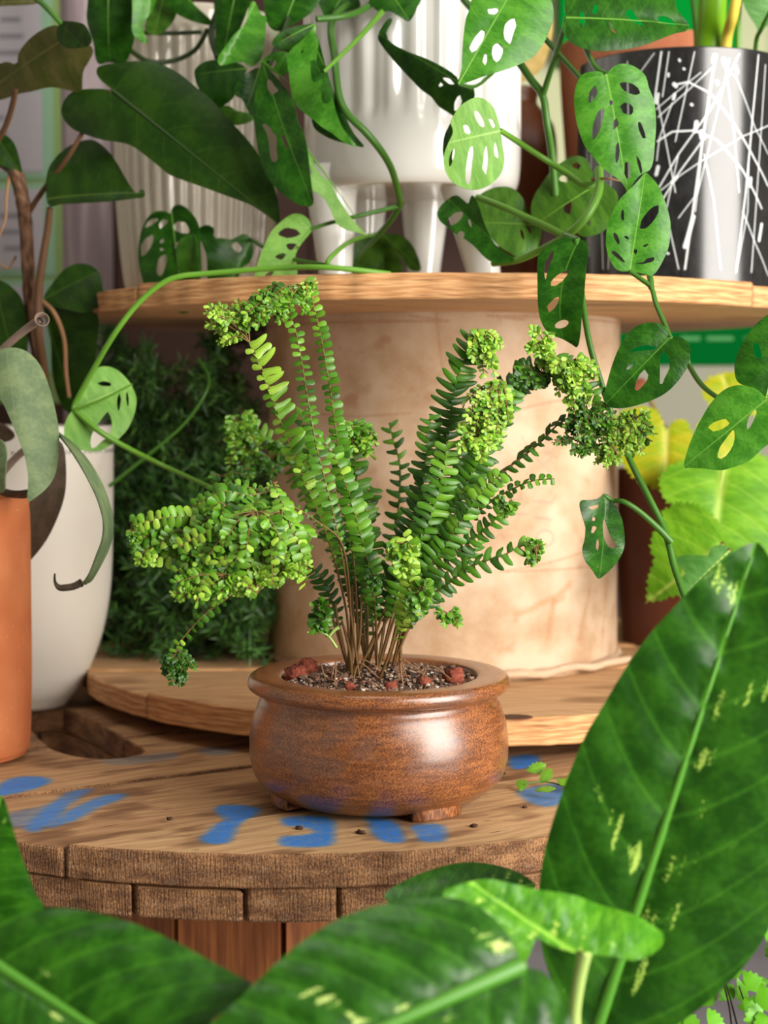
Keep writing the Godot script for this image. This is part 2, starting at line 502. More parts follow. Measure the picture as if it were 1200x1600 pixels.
const FRONDS := [
	[[Vector3(-0.0275, 0.1008, -1.262), Vector3(-0.029, 0.1456, -1.265), Vector3(-0.0418, 0.202, -1.25), Vector3(-0.0584, 0.2469, -1.24), Vector3(-0.0726, 0.281, -1.235), Vector3(-0.0842, 0.3148, -1.23), Vector3(-0.0924, 0.3387, -1.225), Vector3(-0.0991, 0.3537, -1.22)], 0.0172, 0.0072, 0.32, Vector3(-0.15, 0.1, 0.95), 0.45, 1.0, 2, 0.95],
	[[Vector3(-0.0199, 0.1009, -1.255), Vector3(-0.0217, 0.1674, -1.25), Vector3(-0.0268, 0.2224, -1.24), Vector3(-0.0339, 0.2713, -1.235), Vector3(-0.0404, 0.3196, -1.23), Vector3(-0.047, 0.3579, -1.23), Vector3(-0.0535, 0.3862, -1.225), Vector3(-0.058, 0.4001, -1.22)], 0.0096, 0.0057, 0.25, Vector3(-0.15, 0.1, 0.95), 0.75, 1, 1, 0.7],
	[[Vector3(-0.0199, 0.1009, -1.255), Vector3(-0.0291, 0.1794, -1.23), Vector3(-0.038, 0.2293, -1.21), Vector3(-0.0498, 0.2769, -1.21), Vector3(-0.057, 0.3147, -1.215), Vector3(-0.0619, 0.3433, -1.22), Vector3(-0.069, 0.3717, -1.22), Vector3(-0.0852, 0.3809, -1.215)], 0.0105, 0.0062, 0.3, Vector3(0.2, 0.1, 0.9), 0.8, 0.8, 1, 0.7],
	[[Vector3(-0.0275, 0.1008, -1.262), Vector3(-0.0254, 0.1489, -1.24), Vector3(-0.0307, 0.2022, -1.22), Vector3(-0.0472, 0.2215, -1.2), Vector3(-0.0678, 0.2354, -1.19), Vector3(-0.0865, 0.2438, -1.19)], 0.0065, 0.0065, 0.75, Vector3(0, 0.6, 0.8), 0.8, 0.8, 1, 0.8],
	[[Vector3(-0.0862, 0.2457, -1.1813), Vector3(-0.1088, 0.2447, -1.1801), Vector3(-0.1365, 0.2251, -1.1613), Vector3(-0.1767, 0.2267, -1.1471)], 0.01, 0.0056, 0.02, Vector3(0.135, 0.279, 0.85), 1, 1, 1, 0.7],
	[[Vector3(-0.0922, 0.2474, -1.1989), Vector3(-0.1021, 0.2374, -1.1745), Vector3(-0.1333, 0.2048, -1.1601), Vector3(-0.1731, 0.2008, -1.147)], 0.0105, 0.006, 0.02, Vector3(0.247, 0.398, 0.85), 1, 1, 2, 0.7],
	[[Vector3(-0.0836, 0.2467, -1.1993), Vector3(-0.0998, 0.234, -1.1571), Vector3(-0.1266, 0.2078, -1.1482), Vector3(-0.147, 0.1914, -1.1423)], 0.0084, 0.0057, 0.02, Vector3(0.237, 0.302, 0.85), 1, 1, 1, 0.7],
	[[Vector3(-0.0827, 0.2474, -1.2), Vector3(-0.1004, 0.2225, -1.1609), Vector3(-0.1186, 0.1987, -1.1426), Vector3(-0.1306, 0.1717, -1.1315)], 0.0105, 0.0058, 0.02, Vector3(-0.275, 0.335, 0.85), 1, 1, 2, 0.7],
	[[Vector3(-0.0849, 0.248, -1.1844), Vector3(-0.0865, 0.2156, -1.1509), Vector3(-0.098, 0.1885, -1.1337), Vector3(-0.1084, 0.1816, -1.1368)], 0.0098, 0.0057, 0.02, Vector3(0.165, 0.243, 0.85), 1, 1, 2, 0.7],
	[[Vector3(-0.0906, 0.2397, -1.1868), Vector3(-0.0912, 0.2243, -1.1707), Vector3(-0.0854, 0.1938, -1.1526), Vector3(-0.0965, 0.1802, -1.1333)], 0.0087, 0.006, 0.02, Vector3(-0.116, 0.342, 0.85), 1, 1, 2, 0.7],
	[[Vector3(-0.0837, 0.2488, -1.1967), Vector3(-0.0762, 0.2232, -1.165), Vector3(-0.0755, 0.1987, -1.1482), Vector3(-0.0751, 0.1811, -1.1376)], 0.009, 0.0061, 0.02, Vector3(-0.078, 0.534, 0.85), 1, 1, 1, 0.7],
	[[Vector3(-0.0835, 0.2402, -1.1787), Vector3(-0.0676, 0.2261, -1.1643), Vector3(-0.0654, 0.2154, -1.1516), Vector3(-0.0619, 0.1914, -1.1669)], 0.009, 0.0051, 0.02, Vector3(0.179, 0.343, 0.85), 1, 1, 2, 0.7],
	[[Vector3(-0.085, 0.2484, -1.1801), Vector3(-0.0728, 0.2341, -1.1696), Vector3(-0.0631, 0.2243, -1.1763), Vector3(-0.0518, 0.2138, -1.1621)], 0.0102, 0.0061, 0.02, Vector3(0.228, 0.447, 0.85), 1, 1, 1, 0.7],
	[[Vector3(-0.0811, 0.2468, -1.1811), Vector3(-0.0974, 0.2439, -1.1719), Vector3(-0.115, 0.2471, -1.1629), Vector3(-0.1372, 0.236, -1.1611)], 0.0084, 0.0058, 0.02, Vector3(0.056, 0.331, 0.85), 1, 1, 1, 0.7],
	[[Vector3(-0.079, 0.252, -1.2018), Vector3(-0.1206, 0.2316, -1.1706), Vector3(-0.1533, 0.2297, -1.1496), Vector3(-0.1766, 0.2242, -1.1452)], 0.0093, 0.0058, 0.05, Vector3(0.177, 0.172, 0.8), 1, 1, 2, 0.7],
	[[Vector3(-0.0827, 0.2447, -1.1898), Vector3(-0.1148, 0.2493, -1.1825), Vector3(-0.1384, 0.229, -1.1635), Vector3(-0.1527, 0.2074, -1.163)], 0.0098, 0.0059, 0.05, Vector3(-0.371, 0.518, 0.8), 1, 1, 2, 0.7],
	[[Vector3(-0.0842, 0.2406, -1.1878), Vector3(-0.0869, 0.2347, -1.1726), Vector3(-0.0976, 0.2149, -1.1465), Vector3(-0.1158, 0.1988, -1.1286)], 0.0092, 0.0058, 0.05, Vector3(-0.133, 0.648, 0.8), 1, 1, 2, 0.7],
	[[Vector3(-0.0959, 0.2351, -1.1922), Vector3(-0.0867, 0.2329, -1.158), Vector3(-0.0793, 0.2134, -1.1336), Vector3(-0.0772, 0.1846, -1.1233)], 0.0077, 0.0057, 0.05, Vector3(-0.304, 0.757, 0.8), 1, 1, 2, 0.7],
	[[Vector3(-0.0779, 0.2459, -1.1958), Vector3(-0.0995, 0.2333, -1.1469), Vector3(-0.1192, 0.2233, -1.1342), Vector3(-0.142, 0.2107, -1.1285)], 0.0096, 0.0058, 0.05, Vector3(-0.382, 0.172, 0.8), 1, 1, 2, 0.7],
	[[Vector3(-0.0804, 0.2523, -1.184), Vector3(-0.0693, 0.2322, -1.1533), Vector3(-0.0581, 0.2041, -1.1452), Vector3(-0.0566, 0.1782, -1.1569)], 0.0098, 0.0059, 0.05, Vector3(0.345, 0.714, 0.8), 1, 1, 2, 0.7],
	[[Vector3(-0.0938, 0.1884, -1.19), Vector3(-0.1126, 0.1695, -1.19), Vector3(-0.1291, 0.1577, -1.19), Vector3(-0.1429, 0.1435, -1.19), Vector3(-0.1519, 0.1317, -1.19), Vector3(-0.1534, 0.1222, -1.19)], 0.0084, 0.0061, 0.25, Vector3(0, 0.3, 1), 0.8, 0.8, 1, 0.7],
	[[Vector3(-0.0125, 0.0998, -1.268), Vector3(-0.0286, 0.1699, -1.32), Vector3(-0.055, 0.2167, -1.4), Vector3(-0.0841, 0.2596, -1.43), Vector3(-0.1065, 0.282, -1.43), Vector3(-0.1279, 0.2934, -1.42)], 0.0145, 0.0078, 0.45, Vector3(0, 0.2, 1), 1, 1, 1, 0.7],
	[[Vector3(-0.0125, 0.0998, -1.268), Vector3(-0.0307, 0.172, -1.3), Vector3(-0.0474, 0.2207, -1.34), Vector3(-0.0635, 0.2625, -1.35), Vector3(-0.0687, 0.2889, -1.35), Vector3(-0.0634, 0.3047, -1.35)], 0.0148, 0.0074, 0.3, Vector3(-0.2, 0.2, 1), 1, 1, 0, 0.7],
	[[Vector3(-0.0125, 0.0998, -1.268), Vector3(-0.0138, 0.1773, -1.25), Vector3(-0.0205, 0.2273, -1.24), Vector3(-0.0339, 0.2617, -1.235), Vector3(-0.0458, 0.2811, -1.23), Vector3(-0.0526, 0.279, -1.22), Vector3(-0.0617, 0.2603, -1.21)], 0.0095, 0.0057, 0.25, Vector3(0.1, 0.1, 1), 0.8, 1, 1, 0.6],
	[[Vector3(-0.005, 0.1011, -1.26), Vector3(-0.011, 0.1601, -1.27), Vector3(-0.014, 0.2003, -1.27), Vector3(-0.02, 0.2403, -1.27), Vector3(-0.0239, 0.2752, -1.27), Vector3(-0.0272, 0.2927, -1.265)], 0.0149, 0.0064, 0.2, Vector3(-0.1, 0.15, 1), 1, 1, 1, 0.7],
	[[Vector3(-0.0125, 0.0998, -1.268), Vector3(-0.0177, 0.1437, -1.28), Vector3(-0.0277, 0.1842, -1.28), Vector3(-0.0403, 0.2146, -1.28), Vector3(-0.0528, 0.2398, -1.28), Vector3(-0.0653, 0.2549, -1.28)], 0.0141, 0.007, 0.2, Vector3(0, 0.2, 1), 1, 1, 0, 0.7],
	[[Vector3(-0.005, 0.1011, -1.26), Vector3(-0.0073, 0.1587, -1.24), Vector3(-0.0145, 0.1993, -1.225), Vector3(-0.0249, 0.2383, -1.22), Vector3(-0.0335, 0.2622, -1.22), Vector3(-0.0381, 0.2767, -1.215)], 0.0124, 0.0062, 0.25, Vector3(0, 0.2, 1), 0.9, 1, 1, 0.7],
	[[Vector3(-0.005, 0.1011, -1.26), Vector3(0.0125, 0.1651, -1.27), Vector3(0.0323, 0.2107, -1.265), Vector3(0.0445, 0.2557, -1.26), Vector3(0.0501, 0.2953, -1.255), Vector3(0.0547, 0.3246, -1.25), Vector3(0.0632, 0.3464, -1.245), Vector3(0.0702, 0.3607, -1.24)], 0.0204, 0.0068, 0.25, Vector3(0.1, 0.15, 1), 1, 1, 0, 0.75],
	[[Vector3(0.0015, 0.1001, -1.272), Vector3(0.0197, 0.1773, -1.25), Vector3(0.0439, 0.2176, -1.24), Vector3(0.0654, 0.2544, -1.235), Vector3(0.0771, 0.2811, -1.23), Vector3(0.0842, 0.3052, -1.23), Vector3(0.089, 0.3244, -1.23)], 0.0174, 0.0063, 0.22, Vector3(0.15, 0.3, 1), 1, 1, 1, 0.6],
	[[Vector3(0.0015, 0.1001, -1.272), Vector3(0.0248, 0.1737, -1.26), Vector3(0.0496, 0.2061, -1.26), Vector3(0.0715, 0.2263, -1.255), Vector3(0.0933, 0.2414, -1.25), Vector3(0.1124, 0.2505, -1.245), Vector3(0.1295, 0.2527, -1.24)], 0.0126, 0.0063, 0.2, Vector3(-0.75, 0.35, 0.45), 1, 0.8, 0, 0.5],
	[[Vector3(0.0015, 0.1001, -1.272), Vector3(0.0254, 0.1782, -1.29), Vector3(0.0608, 0.224, -1.29), Vector3(0.0958, 0.2572, -1.285), Vector3(0.1204, 0.2775, -1.28), Vector3(0.1398, 0.2961, -1.275), Vector3(0.1641, 0.3001, -1.27), Vector3(0.1908, 0.2892, -1.265), Vector3(0.2074, 0.2804, -1.26)], 0.0148, 0.0074, 0.25, Vector3(-0.75, 0.45, 0.4), 1, 0.75, 0, 0.6],
	[[Vector3(-0.005, 0.1011, -1.26), Vector3(0.0205, 0.172, -1.3), Vector3(0.054, 0.2278, -1.31), Vector3(0.077, 0.2793, -1.31), Vector3(0.0941, 0.3151, -1.3), Vector3(0.1084, 0.3301, -1.29), Vector3(0.1275, 0.3424, -1.28), Vector3(0.1439, 0.3348, -1.27), Vector3(0.1658, 0.3149, -1.265)], 0.0169, 0.0069, 0.3, Vector3(0, 0.3, 1), 1, 1, 0, 0.75],
	[[Vector3(0.006, 0.1023, -1.265), Vector3(0.0243, 0.1541, -1.23), Vector3(0.0477, 0.1758, -1.21), Vector3(0.0638, 0.1897, -1.2), Vector3(0.0867, 0.1987, -1.19), Vector3(0.104, 0.2063, -1.19), Vector3(0.1111, 0.1959, -1.185)], 0.0139, 0.0093, 0.42, Vector3(-0.3, 0.4, 0.85), 0.9, 0.9, 1, 0.8],
	[[Vector3(-0.005, 0.1011, -1.26), Vector3(0.0062, 0.1699, -1.32), Vector3(0.0115, 0.2213, -1.33), Vector3(0.013, 0.2579, -1.33), Vector3(0.0078, 0.2788, -1.33), Vector3(0.0042, 0.2944, -1.33)], 0.0125, 0.0089, 0.25, Vector3(0, 0.2, 1), 1, 1, 0, 0.7],
	[[Vector3(0.0015, 0.1001, -1.272), Vector3(0.0276, 0.1847, -1.275), Vector3(0.0574, 0.2353, -1.27), Vector3(0.0769, 0.2754, -1.265), Vector3(0.0888, 0.3002, -1.26), Vector3(0.0986, 0.3198, -1.26)], 0.0178, 0.0069, 0.25, Vector3(0, 0.2, 1), 1, 1, 0, 0.7],
	[[Vector3(-0.005, 0.1011, -1.26), Vector3(0.0147, 0.1784, -1.24), Vector3(0.0329, 0.2183, -1.23), Vector3(0.0433, 0.2524, -1.225), Vector3(0.0478, 0.2814, -1.22)], 0.0163, 0.0067, 0.25, Vector3(0.1, 0.2, 1), 1, 1, 1, 0.7],
	[[Vector3(0.006, 0.1023, -1.265), Vector3(0.0293, 0.1685, -1.24), Vector3(0.0583, 0.1984, -1.235), Vector3(0.0822, 0.2207, -1.23), Vector3(0.0966, 0.2377, -1.23)], 0.0145, 0.0068, 0.22, Vector3(-0.1, 0.35, 1), 1, 1, 0, 0.6],
	[[Vector3(0.006, 0.1023, -1.265), Vector3(0.0154, 0.1515, -1.22), Vector3(0.0191, 0.1768, -1.21), Vector3(0.019, 0.1964, -1.205), Vector3(0.0142, 0.2134, -1.2)], 0.0094, 0.0061, 0.3, Vector3(0, 0.3, 1), 1, 1, 3, 0.8],
	[[Vector3(0.0015, 0.1001, -1.272), Vector3(0.0196, 0.163, -1.245), Vector3(0.0436, 0.1989, -1.23), Vector3(0.0623, 0.2287, -1.22), Vector3(0.0763, 0.2481, -1.215), Vector3(0.0878, 0.2579, -1.21)], 0.0142, 0.0062, 0.25, Vector3(0.1, 0.3, 1), 1, 1, 1, 0.6],
	[[Vector3(-0.005, 0.1011, -1.26), Vector3(0.004, 0.1607, -1.265), Vector3(0.0197, 0.207, -1.25), Vector3(0.0293, 0.2466, -1.245), Vector3(0.033, 0.2809, -1.24), Vector3(0.035, 0.3003, -1.24)], 0.0165, 0.0068, 0.2, Vector3(0, 0.2, 1), 1, 1, 0, 0.6],
	[[Vector3(-0.0125, 0.0998, -1.268), Vector3(-0.0154, 0.1514, -1.3), Vector3(-0.0206, 0.1917, -1.31), Vector3(-0.0154, 0.2227, -1.31), Vector3(-0.0103, 0.2433, -1.31)], 0.0154, 0.0067, 0.2, Vector3(0, 0.2, 1), 1, 1, 0, 0.7],
	[[Vector3(0.006, 0.1023, -1.265), Vector3(0.0251, 0.145, -1.27), Vector3(0.0451, 0.1651, -1.27), Vector3(0.065, 0.1852, -1.27), Vector3(0.0747, 0.2057, -1.265)], 0.0119, 0.006, 0.3, Vector3(0.1, 0.3, 1), 1, 1, 0, 0.7],
	[[Vector3(-0.0275, 0.1008, -1.262), Vector3(-0.0376, 0.145, -1.27), Vector3(-0.05, 0.1752, -1.27), Vector3(-0.065, 0.1852, -1.27), Vector3(-0.08, 0.1953, -1.27)], 0.011, 0.006, 0.3, Vector3(0, 0.3, 1), 1, 1, 0, 0.7],
]
const CRESTS := [   # root, middle, radii, twigs, leaflet length, tone
	[Vector3(-0.1, 0.3551, -1.22), Vector3(-0.1166, 0.3693, -1.22), Vector3(0.023, 0.0201, 0.0129), 26, 0.0053, 3],
	[Vector3(-0.0618, 0.3953, -1.22), Vector3(-0.0761, 0.3835, -1.22), Vector3(0.0263, 0.0182, 0.0133), 24, 0.0062, 2],
	[Vector3(-0.0686, 0.3926, -1.215), Vector3(-0.0947, 0.3762, -1.215), Vector3(0.0238, 0.0133, 0.0111), 18, 0.0057, 2],
	[Vector3(-0.058, 0.4001, -1.22), Vector3(-0.0546, 0.393, -1.22), Vector3(0.0077, 0.0105, 0.0055), 6, 0.0043, 3],
	[Vector3(-0.0271, 0.2928, -1.26), Vector3(-0.0247, 0.2804, -1.26), Vector3(0.0208, 0.0168, 0.0113), 22, 0.0064, 2],
	[Vector3(-0.1787, 0.2206, -1.15), Vector3(-0.1755, 0.2188, -1.15), Vector3(0.0081, 0.0099, 0.0054), 8, 0.0041, 2],
	[Vector3(-0.1684, 0.198, -1.14), Vector3(-0.1652, 0.2003, -1.14), Vector3(0.008, 0.0072, 0.0046), 6, 0.004, 3],
	[Vector3(-0.1349, 0.1732, -1.14), Vector3(-0.1394, 0.1777, -1.14), Vector3(0.0098, 0.008, 0.0054), 8, 0.0045, 3],
	[Vector3(-0.0908, 0.1745, -1.14), Vector3(-0.0943, 0.1867, -1.14), Vector3(0.0201, 0.0143, 0.0103), 16, 0.0049, 3],
	[Vector3(-0.0719, 0.1867, -1.14), Vector3(-0.0665, 0.1912, -1.14), Vector3(0.0152, 0.0143, 0.0089), 14, 0.0049, 3],
	[Vector3(-0.1534, 0.1222, -1.19), Vector3(-0.1511, 0.1151, -1.19), Vector3(0.0131, 0.0149, 0.0084), 24, 0.0047, 0],
	[Vector3(-0.1279, 0.2934, -1.42), Vector3(-0.1252, 0.2767, -1.42), Vector3(0.0189, 0.0267, 0.0137), 22, 0.0067, 2],
	[Vector3(-0.1002, 0.26, -1.42), Vector3(-0.1002, 0.26, -1.42), Vector3(0.0223, 0.0167, 0.0117), 16, 0.0067, 1],
	[Vector3(-0.1401, 0.247, -1.4), Vector3(-0.1319, 0.2497, -1.4), Vector3(0.022, 0.0088, 0.0092), 8, 0.006, 1],
	[Vector3(0.0702, 0.3607, -1.24), Vector3(0.0775, 0.3496, -1.24), Vector3(0.0156, 0.0185, 0.0102), 24, 0.0058, 3],
	[Vector3(0.0886, 0.3243, -1.225), Vector3(0.0767, 0.3004, -1.225), Vector3(0.0216, 0.024, 0.0137), 40, 0.0058, 3],
	[Vector3(0.0669, 0.2814, -1.22), Vector3(0.0693, 0.2814, -1.22), Vector3(0.0191, 0.0153, 0.0103), 18, 0.0062, 3],
	[Vector3(0.1269, 0.3522, -1.275), Vector3(0.1195, 0.3547, -1.275), Vector3(0.014, 0.016, 0.009), 16, 0.006, 3],
	[Vector3(0.1433, 0.3371, -1.265), Vector3(0.1459, 0.3273, -1.265), Vector3(0.0223, 0.0208, 0.0129), 40, 0.006, 3],
	[Vector3(0.1201, 0.33, -1.28), Vector3(0.1151, 0.33, -1.28), Vector3(0.0176, 0.0141, 0.0095), 14, 0.007, 1],
	[Vector3(0.19, 0.2893, -1.26), Vector3(0.19, 0.2878, -1.26), Vector3(0.0222, 0.0208, 0.0129), 40, 0.0049, 3],
	[Vector3(0.1585, 0.2976, -1.265), Vector3(0.161, 0.2927, -1.265), Vector3(0.0248, 0.0223, 0.0141), 44, 0.005, 1],
	[Vector3(0.1512, 0.2803, -1.265), Vector3(0.1512, 0.2778, -1.265), Vector3(0.0198, 0.0119, 0.0095), 16, 0.0045, 1],
	[Vector3(0.1778, 0.273, -1.26), Vector3(0.1729, 0.2681, -1.26), Vector3(0.0148, 0.0089, 0.0071), 12, 0.0044, 3],
	[Vector3(-0.1369, 0.2189, -1.16), Vector3(-0.1529, 0.2121, -1.16), Vector3(0.0341, 0.0173, 0.0154), 16, 0.0086, 2],
	[Vector3(-0.1085, 0.2333, -1.15), Vector3(-0.1222, 0.2107, -1.15), Vector3(0.0338, 0.0248, 0.0176), 22, 0.0086, 2],
	[Vector3(-0.0896, 0.234, -1.14), Vector3(-0.0942, 0.2093, -1.14), Vector3(0.0335, 0.0268, 0.0181), 22, 0.0085, 2],
	[Vector3(-0.0723, 0.2333, -1.15), Vector3(-0.0724, 0.2061, -1.15), Vector3(0.0225, 0.0225, 0.0135), 16, 0.0081, 2],
	[Vector3(-0.1123, 0.189, -1.14), Vector3(-0.1213, 0.1822, -1.14), Vector3(0.0268, 0.0125, 0.0118), 12, 0.0067, 2],
	[Vector3(0.111, 0.2006, -1.185), Vector3(0.1096, 0.202, -1.185), Vector3(0.0074, 0.0112, 0.0056), 8, 0.0046, 2],
	[Vector3(0.0142, 0.2063, -1.2), Vector3(0.0165, 0.1992, -1.2), Vector3(0.0122, 0.0169, 0.0088), 10, 0.008, 3],
	[Vector3(0.026, 0.1683, -1.2), Vector3(0.026, 0.1636, -1.2), Vector3(0.0104, 0.016, 0.0079), 8, 0.008, 2],
	[Vector3(-0.0048, 0.1781, -1.22), Vector3(-0.0048, 0.1781, -1.22), Vector3(0.0096, 0.0096, 0.0057), 5, 0.0057, 0],
	[Vector3(0.0955, 0.229, -1.215), Vector3(0.0907, 0.2338, -1.215), Vector3(0.0076, 0.0124, 0.006), 6, 0.0048, 2],
	[Vector3(-0.0486, 0.1453, -1.23), Vector3(-0.0461, 0.1502, -1.23), Vector3(0.0106, 0.0193, 0.009), 8, 0.0072, 1],
	[Vector3(0.0474, 0.1541, -1.2), Vector3(0.0474, 0.1493, -1.2), Vector3(0.0141, 0.0094, 0.0071), 5, 0.0056, 2],
]

# ---------------------------------------------------------------- scene
func _ready():
	rng.seed = 7
	set_view_and_light()
	make_materials()
	build_room()
	build_large_drum()
	build_small_drum()
	build_pots()
	build_fern_pot()
	build_fern()
	build_vine()
	build_philodendron()
	build_strap_plant()
	build_dumb_canes()
	build_begonia()
	build_black_pot_plant()
	build_yellow_leaf_plant()
	build_asparagus()
	build_maidenhair()
	build_litter()
	for o in find_children("*", "GeometryInstance3D", true, false):
		o.cast_shadow = GeometryInstance3D.SHADOW_CASTING_SETTING_ON

func set_view_and_light():
	var cam := Camera3D.new()
	cam.name = "camera"
	add_child(cam)
	cam.position = Vector3(0, 0.31, 0)
	cam.rotation = Vector3(-atan(170.0 / 2550.0), 0, 0)
	cam.near = 0.05
	cam.far = 50.0
	var lens := CameraAttributesPhysical.new()
	lens.frustum_focal_length = 38.25
	lens.frustum_focus_distance = 1.22
	lens.exposure_aperture = 3.6
	cam.attributes = lens
	cam.fov = rad_to_deg(2.0 * atan(800.0 / 2550.0))
	cam.current = true
	var e := Environment.new()
	e.background_mode = Environment.BG_COLOR
	e.background_color = Color(0.02, 0.02, 0.02)
	e.tonemap_mode = Environment.TONE_MAPPER_LINEAR
	e.tonemap_exposure = 0.93
	e.sdfgi_enabled = true
	e.ssao_enabled = true
	e.ssil_enabled = true
	var we := WorldEnvironment.new()
	we.name = "environment"
	we.environment = e
	add_child(we)
	# the photographer's softbox to the right of the camera
	softbox(Vector3(1.45, 0.66, 0.0), Vector3(0.0, 0.16, -1.35), Vector2(1.5, 1.3), 10.0)
	# an unseen overhead panel, added as weak fill light for the whole display
	fill_panel(Vector3(-0.35, 2.18, -0.9), Vector2(1.2, 0.6), 0.6)

func softbox(at: Vector3, aim: Vector3, size: Vector2, energy: float):
	var t := thing("softbox_lamp", "black studio softbox on a stand lighting the plants from the side", "lamp", at)
	t.look_at_from_position(at, aim)
	var h := Vector3(size.x / 2, size.y / 2, 0)
	var glow := plain(Color(1, 0.97, 0.92), 0.9, {"emission_enabled": true, "emission": Color(1, 0.98, 0.95), "emission_energy_multiplier": 0.6})
	var black := plain(Color(0.03, 0.03, 0.03), 0.7)
	var face := box(Vector3(size.x, 0.004, size.y), 0.001)
	var o := put(face, "diffuser", t, glow)
	o.rotation.x = PI / 2
	var acc := Acc.new()
	var f := [Vector3(-h.x - 0.01, -h.y - 0.01, -0.01), Vector3(h.x + 0.01, -h.y - 0.01, -0.01), Vector3(h.x + 0.01, h.y + 0.01, -0.01), Vector3(-h.x - 0.01, h.y + 0.01, -0.01)]
	var b := []
	for q in f: b.append(Vector3(q.x * 0.15, q.y * 0.15, 0.4))
	for k in 4: acc.flat([f[k], b[k], b[(k + 1) % 4], f[(k + 1) % 4]])
	acc.flat([b[0], b[3], b[2], b[1]])
	put(acc.mesh(), "hood", t, black)
	var down := t.global_basis.inverse() * Vector3(0, -1, 0)
	var back := Vector3(0, 0, 0.42)
	tube(t, "stand", [back, back + down * 0.6, back + down * (at.y + 0.62)], 0.014, 0.014, black)
	for k in 3:
		var a := TAU * k / 3
		var foot := t.global_basis.inverse() * Vector3(cos(a) * 0.3, 0, sin(a) * 0.3)
		tube(t, "leg", [back + down * (at.y + 0.3), back + down * (at.y + 0.45) + foot * 0.5, back + down * (at.y + 0.61) + foot], 0.009, 0.009, black)
	var l := AreaLight3D.new()
	l.name = "softbox_light"
	t.add_child(l)
	l.position = Vector3(0, 0, -0.006)
	l.area_size = size
	l.light_color = Color(1, 0.98, 0.95)
	l.light_energy = energy
	l.area_range = 8.0
	l.area_attenuation = 2.0
	l.shadow_enabled = true

func fill_panel(at: Vector3, size: Vector2, energy: float):  # builds the added fill lamp overhead, out of view
	var t := thing("added_fill_panel", "unseen white panel added overhead as fill light for the plant display", "lamp", at)
	put(box(Vector3(size.x + 0.03, 0.03, size.y + 0.03), 0.004), "frame", t, plain(Color(0.8, 0.8, 0.8), 0.5), Vector3(0, 0.0, 0))
	put(box(Vector3(size.x, 0.006, size.y), 0.001), "diffuser", t, plain(Color.WHITE, 0.8, {"emission_enabled": true, "emission": Color(1, 0.98, 0.95), "emission_energy_multiplier": 0.6}), Vector3(0, -0.017, 0))
	var l := AreaLight3D.new()
	l.name = "fill_light"
	t.add_child(l)
	l.position = Vector3(0, -0.022, 0)
	l.rotation.x = -PI / 2
	l.area_size = size
	l.light_color = Color(1, 0.98, 0.95)
	l.light_energy = energy
	l.area_range = 8.0
	l.area_attenuation = 2.0
	l.shadow_enabled = true

